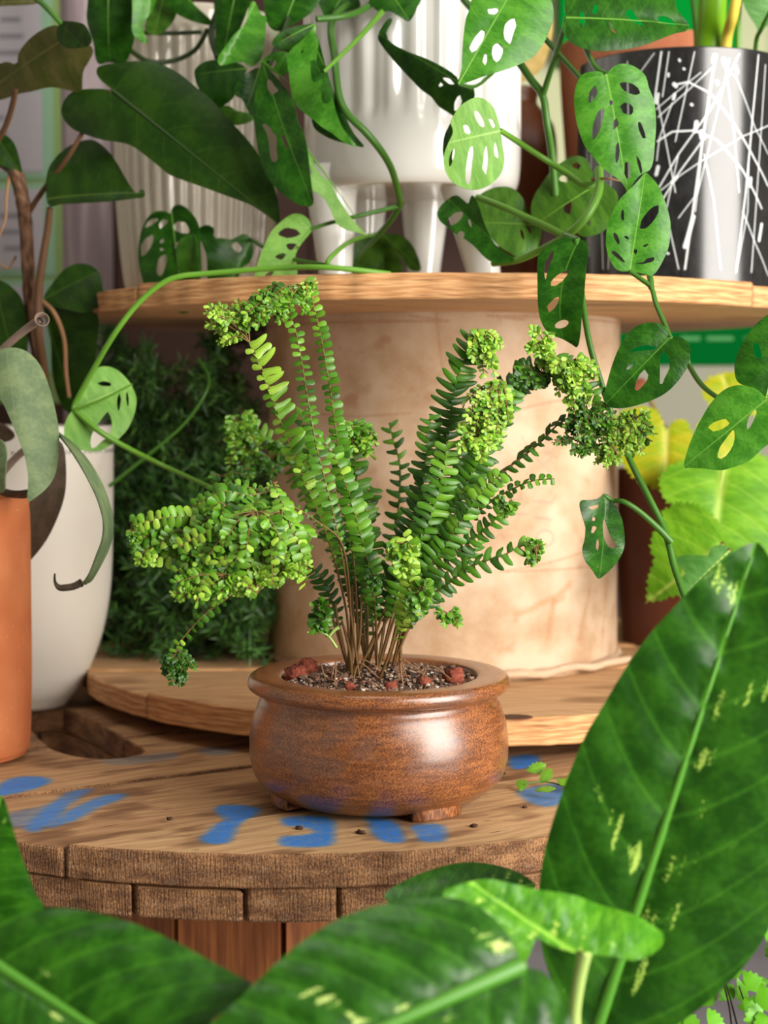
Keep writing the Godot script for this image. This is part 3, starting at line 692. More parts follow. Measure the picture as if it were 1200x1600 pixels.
func make_materials():
	var bl := noise(9, 0.035, 3)
	M.blister = image_tex(160, 320, func(x, y):
		var k := 0.5 + 0.6 * bl.get_noise_2d(x, y)
		return Color(k, k, k))
	M.vine = leaf_mat(leaf_tex(11, rgb8(52, 112, 24), rgb8(78, 140, 40), rgb8(122, 170, 72), 7, 0.9), 0.34)
	M.vine_dark = leaf_mat(leaf_tex(12, rgb8(26, 70, 12), rgb8(46, 98, 20), rgb8(88, 136, 48), 7, 0.9), 0.3)
	M.vine_pale = leaf_mat(leaf_tex(13, rgb8(108, 160, 66), rgb8(132, 180, 84), rgb8(170, 208, 116), 7, 0.9), 0.5, Color(0.4, 0.6, 0.1))
	M.vine_olive = leaf_mat(leaf_tex(14, rgb8(52, 92, 22), rgb8(74, 116, 32), rgb8(116, 150, 60), 7, 0.9), 0.4)
	M.phil = leaf_mat(leaf_tex(15, rgb8(24, 52, 8), rgb8(38, 68, 12), rgb8(78, 104, 34), 6, 0.9, 0.016), 0.36)
	M.phil_bronze = leaf_mat(leaf_tex(16, rgb8(60, 68, 18), rgb8(84, 80, 40), rgb8(104, 100, 58), 6, 0.9), 0.45)
	M.dieff = leaf_mat(leaf_tex(31, rgb8(25, 68, 9), rgb8(44, 94, 17), rgb8(90, 152, 42), 9, 0.9, 0.035, 0.12, rgb8(176, 206, 92), 384, 768), 0.32)
	M.dieff_b = leaf_mat(leaf_tex(35, rgb8(25, 68, 9), rgb8(46, 98, 18), rgb8(96, 156, 46), 8, 0.9, 0.045, 0.2, rgb8(206, 222, 130), 384, 768), 0.3)
	M.dieff_young = leaf_mat(leaf_tex(33, rgb8(58, 122, 16), rgb8(90, 154, 32), rgb8(150, 206, 70), 8, 0.9, 0.04, 0.05, rgb8(186, 216, 100), 256, 512), 0.32, Color(0.4, 0.6, 0.1))
	for k in ["dieff", "dieff_b", "dieff_young"]: M[k].metallic_specular = 0.4
	M.dieff_plain = leaf_mat(leaf_tex(34, rgb8(28, 74, 10), rgb8(48, 100, 18), rgb8(110, 165, 50), 8, 0.9, 0.03, 0.02, rgb8(190, 215, 110), 256, 512), 0.26)
	M.begonia = leaf_mat(leaf_tex(21, rgb8(92, 152, 22), rgb8(124, 182, 38), rgb8(186, 212, 100), 5, 1.3, 0.06), 0.5, Color(0.45, 0.6, 0.1))
	M.begonia_y = leaf_mat(leaf_tex(22, rgb8(150, 176, 20), rgb8(182, 180, 28), rgb8(216, 212, 110), 5, 1.3, 0.06), 0.5, Color(0.5, 0.6, 0.1))
	M.begonia_dark = leaf_mat(leaf_tex(23, rgb8(66, 122, 44), rgb8(88, 140, 66), rgb8(130, 170, 100), 6, 1.0, 0.03), 0.42)
	M.begonia_red = leaf_mat(leaf_tex(24, rgb8(138, 74, 54), rgb8(156, 98, 66), rgb8(170, 120, 80), 5, 1.0), 0.6)
	M.yellow_leaf = leaf_mat(leaf_tex(25, rgb8(206, 176, 92), rgb8(226, 196, 120), rgb8(236, 190, 130), 6, 0.6), 0.5, Color(0.4, 0.4, 0.1))
	M.strap = leaf_mat(leaf_tex(26, rgb8(92, 112, 78), rgb8(116, 134, 92), rgb8(120, 130, 96), 1, 0.0, 0.01), 0.6, Color(0.05, 0.08, 0.02))
	M.strap_back = leaf_mat(leaf_tex(27, rgb8(70, 60, 46), rgb8(86, 72, 58), rgb8(80, 70, 56), 1, 0.0, 0.01), 0.65, Color(0.02, 0.02, 0.01))
	M.strap_stalk = plain(rgb8(140, 118, 104), 0.6)
	M.stem = plain(rgb8(62, 112, 28), 0.42)
	M.stem_bright = plain(rgb8(98, 152, 42), 0.42)
	M.stem_dark = plain(rgb8(34, 60, 14), 0.45)
	M.stem_brown = plain(rgb8(96, 66, 40), 0.6)
	M.root = plain(rgb8(150, 112, 76), 0.8)
	M.begonia_stalk = plain(rgb8(130, 110, 50), 0.6)
	M.rib = plain(rgb8(74, 134, 34), 0.38)
	M.yellow_rib = plain(rgb8(168, 196, 80), 0.5)
	M.cane = plain(rgb8(92, 148, 40), 0.4)
	M.cane_pale = plain(rgb8(168, 196, 104), 0.45)
	M.cane_bright = plain(rgb8(118, 176, 24), 0.4)
	M.yellow_stalk = plain(rgb8(238, 214, 84), 0.45)
	var bn := noise(41, 0.03, 4)
	M.bark = plain(rgb8(126, 94, 68), 0.85)
	M.bark.albedo_texture = image_tex(64, 128, func(x, y): return Color.WHITE.lerp(Color(0.6, 0.52, 0.46), clampf(0.5 + 1.2 * bn.get_noise_2d(x * 3.0, y * 6.0), 0, 1)))
	# wood
	var g1 := noise(51, 1.0, 4); var g2 := noise(52, 1.0, 3); var g3 := noise(53, 1.0, 2)
	M.pine = plain(Color.WHITE, 0.7)
	M.pine.albedo_texture = image_tex(700, 700, func(x, y):       # boards of the small drum: grain along x, 0.9 m square
		var px: float = x * 0.9 / 700.0; var pz: float = y * 0.9 / 700.0
		var warp := g2.get_noise_2d(px * 3.0, pz * 6.0) * 0.05
		var ringn := sin((pz + warp) * 330.0) * 0.5 + 0.5
		var c := rgb8(216, 176, 130).lerp(rgb8(178, 132, 90), clampf(ringn * 0.45 + g1.get_noise_2d(px * 9.0, pz * 190.0) * 0.8 + 0.1, 0, 1))
		return c.lerp(rgb8(120, 82, 52), clampf(g3.get_noise_2d(px * 5.0, pz * 14.0) * 1.6 - 0.5, 0, 0.6)))
	M.pine.uv1_scale = Vector3(1 / 0.9, 1 / 0.9, 1)
	M.pine_edge = plain(Color.WHITE, 0.75)
	M.pine_edge.albedo_texture = image_tex(600, 64, func(x, y):
		var v: float = y / 64.0
		var warp := g2.get_noise_2d(x * 0.008, v * 1.5) * 0.25
		var k := clampf(0.5 + 0.35 * sin((v + warp) * 24.0) + 0.8 * g1.get_noise_2d(x * 0.03, v * 14.0), 0, 1)
		var c := rgb8(226, 176, 122).lerp(rgb8(184, 128, 78), k)
		return c.lerp(rgb8(92, 56, 32), clampf(g3.get_noise_2d(x * 0.012, v * 16.0) * 3.0 - 1.35, 0, 0.8)))
	M.pine_edge.uv1_scale = Vector3(1 / 0.6, 1 / 0.025, 1)
	M.sawn_edge = plain(Color.WHITE, 0.95)
	M.sawn_edge.albedo_texture = image_tex(1024, 96, func(x, y):
		var v: float = y / 96.0
		var k := clampf(0.5 + 0.9 * g1.get_noise_2d(x * 0.4, v * 9.0) + 0.55 * g2.get_noise_2d(x * 0.012, v * 2.0), 0, 1)
		var c := rgb8(176, 130, 88).lerp(rgb8(92, 60, 38), k)
		c = c.lerp(rgb8(196, 184, 168), clampf(g3.get_noise_2d(x * 0.02, v * 2.5 + 9.0) * 4.0 * maxf(0.0, g1.get_noise_2d(x * 0.35, v * 22.0)) - 0.35, 0, 0.7))
		return c.lerp(rgb8(44, 28, 18), clampf(g1.get_noise_2d(x * 0.35 + 50.0, v * 9.0) * 3.2 - 1.1, 0, 0.85)))
	M.sawn_edge.uv1_scale = Vector3(1 / 0.5, 1 / 0.024, 1)
	M.sawn_edge.heightmap_enabled = true
	M.sawn_edge.heightmap_texture = image_tex(1024, 96, func(x, y):
		var k := 0.5 + 0.6 * g1.get_noise_2d(x * 0.3, y * 0.015) + 0.35 * g2.get_noise_2d(x * 0.7, y * 0.5)
		return Color(k, k, k))
	M.sawn_edge.heightmap_scale = 0.1
	M.stave = plain(Color.WHITE, 0.7)
	M.stave.albedo_texture = image_tex(128, 256, func(x, y):
		return rgb8(178, 112, 62).lerp(rgb8(128, 74, 38), clampf(0.5 + 0.9 * g1.get_noise_2d(x * 0.12, y * 0.012), 0, 1)))
	M.stave.uv1_scale = Vector3(8, 3, 1)
	M.top_board = plain(Color.WHITE, 0.72)
	M.top_board.albedo_texture = drum_top_tex()
	M.top_board.uv1_scale = Vector3(1 / 0.9, -1 / 0.9, 1)
	M.top_board.uv1_offset = Vector3(0.52 / 0.9, -1.1 / 0.9, 0)
	# the fibre tube of the small drum
	M.fibre = plain(Color.WHITE, 0.8)
	M.fibre.albedo_texture = fibre_tex()
	# glazes and clays
	var gl := noise(71, 1.0, 3); var gl2 := noise(72, 1.0, 2)
	M.glaze = plain(Color.WHITE, 0.36, {"clearcoat_enabled": true, "clearcoat": 1.0, "clearcoat_roughness": 0.3})
	M.glaze.albedo_texture = image_tex(1024, 512, func(x, y):
		var a: float = TAU * x / 1024.0
		var qx := cos(a) * 160.0; var qz := sin(a) * 160.0; var qy: float = y * 0.55
		var k := clampf(0.48 + 1.0 * gl.get_noise_3d(qx * 0.55, qy * 0.6, qz * 0.55) + 0.3 * gl2.get_noise_3d(qx * 0.02, qy * 0.16, qz * 0.02), 0, 1)
		var c := rgb8(186, 118, 64).lerp(rgb8(82, 40, 18), k)
		var w: float = gl2.get_noise_3d(qx * 0.012 + 7.0, qy * 0.02, qz * 0.012)
		return c.lerp(rgb8(96, 88, 110), clampf(w * 1.6 - 0.4, 0, 0.28) * (1.0 if gl.get_noise_3d(qx * 0.3, qy * 0.3, qz * 0.3) > -0.25 else 0.4)))
	var ter := noise(73, 0.02, 4)
	var clay := func(c1: Color, c2: Color, s: int) -> ImageTexture:
		var n2 := noise(s, 0.02, 4)
		return image_tex(256, 256, func(x, y):
			var k := clampf(0.5 + n2.get_noise_2d(x, y * 0.6) * 1.2, 0, 1)
			var c := c1.lerp(c2, k)
			return c.lerp(Color(0.93, 0.82, 0.72), clampf(n2.get_noise_2d(x * 9.0 + 31.0, y * 9.0) * 5.0 - 2.7, 0, 0.4)))
	M.terracotta = plain(Color.WHITE, 0.85)
	M.terracotta.albedo_texture = clay.call(rgb8(214, 132, 82), rgb8(198, 112, 66), 74)
	M.terracotta_b = plain(Color.WHITE, 0.85)
	M.terracotta_b.albedo_texture = clay.call(rgb8(186, 118, 80), rgb8(170, 100, 66), 75)
	M.brown_pot = plain(rgb8(86, 38, 20), 0.35)
	M.brown_jug = plain(rgb8(104, 58, 34), 0.4)
	M.white_glaze = plain(rgb8(228, 227, 221), 0.16, {"clearcoat_enabled": true, "clearcoat": 0.6, "clearcoat_roughness": 0.05})
	M.cream_glaze = plain(rgb8(206, 198, 180), 0.12, {"clearcoat_enabled": true, "clearcoat": 0.6, "clearcoat_roughness": 0.05})
	M.white_pot = plain(rgb8(222, 217, 205), 0.4)
	M.black = plain(Color(0.03, 0.03, 0.03), 0.6)
	M.soil = plain(rgb8(74, 52, 38), 0.95)
	M.black_glaze = plain(Color.WHITE, 0.2, {"metallic_specular": 0.6})
	M.black_glaze.albedo_texture = splatter_tex()
	M.grain = plain(Color.WHITE, 0.9, {"vertex_color_use_as_albedo": true})
	M.needle = plain(Color.WHITE, 0.5, {"vertex_color_use_as_albedo": true})
	M.leaflets = plain(Color.WHITE, 0.42, {"vertex_color_use_as_albedo": true, "backlight_enabled": true, "backlight": Color(0.4, 0.5, 0.1)})
	var lt := image_tex(48, 48, func(x, y):
		var u: float = x / 47.0; var t: float = absf(y / 47.0 - 0.5) * 2.0
		var f := u * 7.0 - t * 1.6
		var k := 0.86 + 0.14 * absf(f - roundf(f)) * 2.0
		if t < 0.09: k = 1.0
		return Color(k, k, k))
	M.leaflets.albedo_texture = lt
	M.rachis = plain(rgb8(112, 82, 40), 0.7)
	for k in 4: M["leaflet%d" % k] = plain(tone(k), 0.4, {"albedo_texture": lt, "backlight_enabled": true, "backlight": Color(0.35, 0.5, 0.1)})

func tone(k: int) -> Color:
	return [rgb8(50, 98, 14), rgb8(78, 134, 22), rgb8(112, 166, 38), rgb8(162, 204, 66)][k]

func drum_top_tex() -> ImageTexture:
	var g1 := noise(81, 1.0, 4); var g2 := noise(82, 1.0, 3); var g3 := noise(83, 1.0, 3)
	var N := 1400
	var S := 0.9 / N
	var ca := cos(deg_to_rad(31.0)); var sa := sin(deg_to_rad(31.0))
	var joints := [0.80, 1.086, 1.249, 1.412, 1.575, 1.738, 2.2]
	var tones := [0.0, 0.42, 0.16, 0.4, 0.25, 0.3, 0.2]
	var d := PackedByteArray()
	d.resize(N * N * 3)
	var k := 0
	for y in N:
		for x in N:
			var px := x * S - 0.52; var pd := y * S + 1.1
			var c := rgb8(150, 104, 66)
			if pd < 1.72:
				var a := px * ca + pd * sa                     # along the boards
				var o := -px * sa + pd * ca                    # across
				var b := 0
				while o > joints[b + 1]: b += 1
				var warp := g2.get_noise_2d(a * 4.0 + b * 17.0, o * 9.0) * 0.022
				var ringn := 0.5 + 0.5 * sin((o + warp) * 420.0 + 3.0 * g2.get_noise_2d(a * 2.0, o * 20.0 + b))
				var fine := g1.get_noise_2d(a * 14.0 + b * 31.0, o * 420.0)
				var blot := g3.get_noise_2d(a * 9.0 + b * 5.0, o * 22.0)
				c = rgb8(206, 168, 122).lerp(rgb8(152, 112, 76), clampf(tones[b] + ringn * 0.34 + fine * 0.55 + 0.08, 0, 1))
				c = c.lerp(rgb8(98, 62, 38), clampf(blot * 1.5 - 0.22 + tones[b] * 0.4, 0, 0.62))
				c = c.lerp(rgb8(60, 38, 24), clampf(g1.get_noise_2d(a * 22.0, o * 150.0 + b * 9.0) * 3.0 - 1.5, 0, 0.5))
			d[k] = int(c.r * 255); d[k + 1] = int(c.g * 255); d[k + 2] = int(c.b * 255)
			k += 3
	var img := Image.create_from_data(N, N, false, Image.FORMAT_RGB8, d)
	for p in PAINT:
		var poly := PackedVector2Array()
		for j in range(0, p[1].size(), 2): poly.append(Vector2((p[1][j] + 0.52) / S, (p[1][j + 1] - 1.1) / S))
		poly = smooth_loop(poly, 3)
		var lo := poly[0]; var hi := poly[0]
		for q in poly:
			lo = lo.min(q); hi = hi.max(q)
		for y in range(maxi(0, int(lo.y) - 12), mini(N, int(hi.y) + 12)):
			for x in range(maxi(0, int(lo.x) - 12), mini(N, int(hi.x) + 12)):
				var q := Vector2(x, y)
				var dist := 1e9
				for j in poly.size():
					var cp := Geometry2D.get_closest_point_to_segment(q, poly[j], poly[(j + 1) % poly.size()])
					dist = minf(dist, cp.distance_squared_to(q))
				dist = sqrt(dist)
				if Geometry2D.is_point_in_polygon(q, poly): dist = -dist
				var n := g1.get_noise_2d(x * 0.5, y * 0.5)
				var amount: float = clampf(0.5 - (dist + n * 7.0) / 11.0, 0, 1) * p[0] * clampf(0.86 + 0.5 * n + 0.4 * g2.get_noise_2d(x * 0.08, y * 0.08), 0, 1)
				if amount > 0.02: img.set_pixel(x, y, img.get_pixel(x, y).lerp(rgb8(44, 122, 216), amount))
	return ImageTexture.create_from_image(img)

func fibre_tex() -> ImageTexture:
	var g1 := noise(91, 1.0, 4); var g2 := noise(92, 1.0, 4)
	var W := 1400; var Hh := 420
	var t := image_tex(W, Hh, func(x, y):
		var a: float = TAU * x / W
		var qx := cos(a); var qz := sin(a); var v: float = y / float(Hh) * 2.0
		var n := g1.get_noise_3d(qx * 3.0, v * 3.2, qz * 3.0)
		var c := rgb8(212, 186, 158).lerp(rgb8(182, 148, 114), clampf(0.38 + n * 1.1, 0, 1))
		c = c.lerp(rgb8(168, 120, 86), clampf(g2.get_noise_3d(qx * 4.0, v * 5.0 + 4.0, qz * 4.0) * 1.7 - 0.55, 0, 0.55))
		return c.lerp(rgb8(235, 210, 182), clampf(g2.get_noise_3d(qx * 70.0, v * 90.0, qz * 70.0) * 0.5, 0, 0.2)))
	var img := t.get_image()
	var y0 := 0.040; var hh := 0.358
	var cols := [rgb8(150, 136, 126), rgb8(178, 122, 78), rgb8(172, 126, 92)]
	for s in TUBE_MARKS:
		var pts := []
		for j in range(0, s[2].size(), 2): pts.append(Vector2(fposmod(s[2][j] / TAU, 1.0) * W, (1.0 - (s[2][j + 1] - y0) / hh) * Hh))
		var r: float = s[0] / (TAU * 0.189) * W / 2.0
		stroke(img, pts, r, cols[s[1]], [0.7, 0.5, 0.75][s[1]], 1.6 if s[1] != 1 else 5.0, g1)
	return ImageTexture.create_from_image(img)

# a soft brush stroke drawn into a texture
func stroke(img: Image, pts: Array, r: float, c: Color, strength: float, soft: float, n: FastNoiseLite):
	var lo: Vector2 = pts[0]; var hi: Vector2 = pts[0]
	for q in pts:
		lo = lo.min(q); hi = hi.max(q)
	var m := r + soft + 1.0
	for y in range(maxi(0, int(lo.y - m)), mini(img.get_height(), int(hi.y + m) + 1)):
		for x in range(int(lo.x - m), int(hi.x + m) + 1):
			var q := Vector2(x, y)
			var dist := 1e9
			for j in pts.size() - 1: dist = minf(dist, Geometry2D.get_closest_point_to_segment(q, pts[j], pts[j + 1]).distance_to(q))
			var k := clampf((r + soft * 0.5 - dist) / soft, 0, 1) * strength
			if n: k *= clampf(0.8 + n.get_noise_2d(x * 0.25, y * 0.25), 0.2, 1)
			if k > 0.01:
				var xx := posmod(x, img.get_width())
				img.set_pixel(xx, y, img.get_pixel(xx, y).lerp(c, k))

func splatter_tex() -> ImageTexture:
	var W := 1536; var Hh := 560
	var g := noise(95, 0.05, 3)
	var t := image_tex(W, Hh, func(x, y):
		var k := 0.016 + 0.01 * g.get_noise_2d(x, y * 0.4)
		return Color(k, k, k * 1.05).linear_to_srgb())
	var img := t.get_image()
	var top := 0.636; var run := 0.216
	for s in SPLATTER:
		var pts := []
		for j in range(0, s[2].size(), 2): pts.append(Vector2((s[2][j] + PI) / TAU * W, (top - s[2][j + 1]) / run * Hh))
		if pts.size() < 2: continue
		stroke(img, pts, s[0] / (TAU * 0.1) * W / 2.0, rgb8(226, 232, 232), 0.95, 1.4, null)
	return ImageTexture.create_from_image(img)

# ---------------------------------------------------------------- setting
func build_room():
	var conc := noise(101, 0.01, 4)
	var floor_m := plain(Color.WHITE, 0.75)
	floor_m.albedo_texture = image_tex(256, 256, func(x, y): return rgb8(166, 162, 168).lerp(rgb8(140, 137, 142), clampf(0.5 + conc.get_noise_2d(x, y) * 1.4, 0, 1)))
	var wall_m := plain(rgb8(196, 190, 180), 0.9)
	var brown := plain(rgb8(58, 30, 18), 0.7)
	structure(box(Vector3(4.8, 0.1, 5.4)), "floor", floor_m, Vector3(0.2, -0.67, -0.3))
	structure(box(Vector3(4.8, 0.1, 5.4)), "ceiling", plain(rgb8(214, 210, 202), 0.9), Vector3(0.2, 2.25, -0.3))
	var back := structure(box(Vector3(4.8, 2.82, 0.1)), "wall_back", plain(rgb8(40, 20, 13), 0.8), Vector3(0.2, 0.79, -2.95))
	for k in 14:
		put(box(Vector3(0.336, 2.8, 0.02), 0.004), "wall_board", back, brown, Vector3(-2.2 + k * 0.34, 0, 0.06))
	structure(box(Vector3(4.8, 2.82, 0.1)), "wall_front", wall_m, Vector3(0.2, 0.79, 2.35))
	structure(box(Vector3(0.1, 2.82, 5.2)), "wall_left", wall_m, Vector3(-2.15, 0.79, -0.3))
	structure(box(Vector3(0.1, 2.82, 5.2)), "wall_right", wall_m, Vector3(2.55, 0.79, -0.3))
	# lilac grey post behind the philodendron
	var pn := noise(103, 0.03, 4)
	var post_m := plain(Color.WHITE, 0.85)
	post_m.albedo_texture = image_tex(128, 512, func(x, y): return rgb8(178, 164, 168).lerp(rgb8(142, 126, 130), clampf(0.5 + pn.get_noise_2d(x * 2.0, y * 0.5) * 1.3, 0, 1)))
	var post := structure(lathe([Vector2(0.034, -0.62), Vector2(0.034, 0.3), Vector2(0.034, 1.2), Vector2(0.034, 2.2)], 24), "trim_1", post_m, Vector3(-0.405, 0, -2.25))
	# notice board with cards on the left
	var board := thing("notice_board", "pale green notice board with white printed cards behind the philodendron", "notice board", Vector3(-0.655, 0.64, -2.46))
	put(box(Vector3(0.36, 0.66, 0.014), 0.002), "backing", board, plain(rgb8(142, 172, 104), 0.8))
	var card := plain(rgb8(190, 186, 194), 0.7)
	var mint := plain(rgb8(150, 192, 160), 0.8)
	for k in 4:
		var y := 0.214 - 0.143 * k
		put(box(Vector3(0.29, 0.137, 0.004), 0.001), "card_border", board, mint, Vector3(0.02, y, 0.008))
		put(box(Vector3(0.262, 0.118, 0.004), 0.001), "card", board, card, Vector3(0.018, y, 0.0105))
		for j in 3:
			put(box(Vector3(0.03 + 0.008 * ((j * 5 + k) % 4), 0.006, 0.001), 0.0002), "printed_line", board, plain(rgb8(136, 136, 146), 0.8), Vector3(0.105 - 0.03 * (k % 2), y + 0.02 - 0.024 * j, 0.013))
	# green signs on the right
	var green := plain(rgb8(4, 138, 48), 0.9, {"metallic_specular": 0.1})
	var sign_ := thing("shop_sign", "sign with a dark green band above pale grey behind the begonia", "sign", Vector3(0.62, 0.29, -2.5))
	put(box(Vector3(0.66, 0.28, 0.012), 0.002), "panel", sign_, plain(rgb8(150, 150, 132), 0.8))
	put(box(Vector3(0.66, 0.062, 0.004), 0.001), "green_band", sign_, plain(rgb8(2, 92, 34), 0.95, {"metallic_specular": 0.1}), Vector3(0, 0.108, 0.008))
	for j in 9:
		put(box(Vector3(0.02 + 0.01 * (j % 3), 0.006, 0.001), 0.0002), "printed_line", sign_, plain(rgb8(52, 140, 66), 0.6), Vector3(-0.2 + j * 0.045, 0.118, 0.0105))
	var pack := thing("plant_food_display", "bright green and white printed boxes behind the black pot", "packaging", Vector3(0.5, 0.93, -2.48))
	put(box(Vector3(0.62, 0.5, 0.02), 0.002), "backing", pack, plain(rgb8(196, 200, 160), 0.8), Vector3(0, -0.05, -0.02))
	for q in [[-0.11, 0.0, 0.26, 0.24], [0.165, -0.03, 0.12, 0.17], [-0.27, 0.14, 0.1, 0.2]]:
		put(box(Vector3(q[2], q[3], 0.05), 0.003), "green_box", pack, green, Vector3(q[0], q[1] + 0.0, 0.016))
	for q in [[0.16, -0.045, 0.05, 0.06], [0.03, 0.0, 0.03, 0.05]]:
		put(box(Vector3(q[2], q[3], 0.004), 0.001), "white_print", pack, plain(rgb8(226, 236, 226), 0.6), Vector3(q[0], q[1], 0.044))

# ---------------------------------------------------------------- drums
func strip(angle: float, o0: float, o1: float) -> PackedVector2Array:
	# a long strip between two offsets across its run; the run lies at angle in the (x, depth) plane; returned in x, z
	var u := Vector2(cos(angle), sin(angle)); var n := Vector2(-sin(angle), cos(angle))
	var p := PackedVector2Array()
	for q in [u * -4.0 + n * o0, u * 4.0 + n * o0, u * 4.0 + n * o1, u * -4.0 + n * o1]: p.append(Vector2(q.x, -q.y))
	return p

func boards(parent: Node, called: String, disc: PackedVector2Array, angle: float, cuts: Array, y0: float, y1: float, top_m, side_m, hole := PackedVector2Array(), gap := 0.0016):
	for k in cuts.size() - 1:
		for p in Geometry2D.intersect_polygons(disc, strip(angle, cuts[k] + gap, cuts[k + 1] - gap)):
			var parts: Array = [p]
			if hole: parts = Geometry2D.clip_polygons(p, hole)
			for q in parts:
				if Geometry2D.is_polygon_clockwise(q): continue
				var dy := 0.0014 * ((k * 2) % 3)
				put(slab(q, y0, y1 - dy, 0.0014, side_m, top_m, 0.0008), called, parent)

func build_large_drum():
	var t := thing("large_cable_drum", "large wooden cable drum with sprayed blue marks carrying the fern pot", "cable drum")
	var c := Vector2(-0.075, -1.545)
	var hole := PackedVector2Array()
	for k in range(0, HOLE.size(), 2): hole.append(Vector2(HOLE[k], -HOLE[k + 1]))
	hole = smooth_loop(hole, 3)
	var a := deg_to_rad(31.0)
	boards(t, "plank", ring(c, 0.44, 0.0022, 500, 3), a, [0.85, 1.086, 1.249, 1.412, 1.575, 1.738, 1.9], -0.024, 0.0, M.top_board, M.sawn_edge, hole)
	var cuts := [0.2, 0.31, 0.427, 0.489, 0.545, 0.62, 0.75, 0.87, 1.0, 1.12, 1.3]
	for k in cuts.size(): cuts[k] = -cuts[k]
	cuts.reverse()
	boards(t, "cross_plank", ring(c, 0.437, 0.0025, 500, 5), a + PI / 2 , cuts, -0.0485, -0.0245, M.pine, M.sawn_edge, hole)
	for k in 13:
		var an := TAU * (k + 0.4) / 13
		var m := put(box(Vector3(0.0915, 0.518, 0.022), 0.003), "stave", t, M.stave, Vector3(c.x + sin(an) * 0.188, -0.309, c.y + cos(an) * 0.188))
		m.rotation.y = an
	boards(t, "foot_plank", ring(c, 0.44, 0.004, 120, 6), a, [0.85, 1.086, 1.249, 1.412, 1.575, 1.738, 1.9], -0.62, -0.57, M.pine, M.sawn_edge)

func build_small_drum():
	var t := thing("small_cable_drum", "small cable drum with a pale fibre tube between two round wooden ends behind the fern", "cable drum")
	var c := Vector2(0.063, -1.77)
	boards(t, "plank", ring(c, 0.385, 0.003, 300, 8), 0.04, [1.2, 1.52, 1.66, 1.80, 1.94, 2.3], 0.015, 0.04, M.pine, M.pine_edge)
	boards(t, "upper_plank", ring(c, 0.385, 0.004, 300, 9), -0.03, [1.2, 1.51, 1.65, 1.79, 1.93, 2.3], 0.398, 0.42, M.pine, M.pine_edge)
	var g := noise(111, 3.0, 3)
	var col := put(lathe([Vector2(0.183, 0.04), Vector2(0.189, 0.0405), Vector2(0.189, 0.1), Vector2(0.189, 0.2), Vector2(0.189, 0.3), Vector2(0.189, 0.396), Vector2(0.183, 0.398)], 96, func(a, r, y): return r + 0.0015 * g.get_noise_3d(sin(a), y * 3.0, cos(a))), "fibre_tube", t, M.fibre, Vector3(c.x, 0, c.y))
	# torn rim of the tube where it meets the lower end
	for k in 26:
		var a := -1.5 + 3.0 * k / 25.0
		var p := Vector3(c.x + sin(a) * 0.192, 0.043, c.y + cos(a) * 0.192)
		var q := Vector3(c.x + sin(a + 0.2) * 0.192, 0.043 + rng.randf() * 0.003, c.y + cos(a + 0.2) * 0.192)
		tube(t, "torn_fibre", [p, (p + q) / 2 + Vector3(0, rng.randf() * 0.003, 0.001), q], 0.0016 + rng.randf() * 0.002, 0.0012, M.fibre, 5, 3)
	var strip_pts := []
	for k in 9:
		var a := 0.25 + 0.12 * k
		var r := 0.196 + 0.004 * sin(k * 1.3) + (0.014 if k > 6 else 0.0)
		strip_pts.append(Vector3(c.x + sin(a) * r, 0.0445 + 0.0015 * sin(k * 2.1), c.y + cos(a) * r))
	tube(t, "torn_strip", strip_pts, 0.0042, 0.0036, M.fibre, 8, 5, 0.25)
	var knot := put(lathe([Vector2(0.012, 0.0), Vector2(0.0105, 0.0007), Vector2(0.005, 0.0008), Vector2(0.0005, 0.0008)], 24), "knot", t, plain(rgb8(84, 50, 30), 0.8), Vector3(0.1132, 0.0398, -1.3933))
	knot.scale = Vector3(1.3, 1, 0.9)
	for k in 3:
		put(box(Vector3(0.05, 0.015, 0.2), 0.002), "batten", t, M.pine, Vector3(c.x - 0.16 + k * 0.17, 0.0075, c.y + 0.04))

# ---------------------------------------------------------------- pots
func nursery_pot(called: String, label: String, at: Vector3, r: float, h: float):
	var t := thing(called, label, "pot", at)
	put(lathe([Vector2(0, 0.002), Vector2(r * 0.74, 0.0), Vector2(r * 0.78, 0.004), Vector2(r * 0.88, h * 0.5), Vector2(r * 0.96, h * 0.86), Vector2(r * 1.03, h * 0.88), Vector2(r * 1.03, h), Vector2(r * 0.97, h), Vector2(r * 0.92, h * 0.8)], 40), "shell", t, M.black)
	put(lathe([Vector2(r * 0.93, h * 0.84), Vector2(r * 0.6, h * 0.87), Vector2(0.001, h * 0.88)], 30), "soil", t, M.soil)

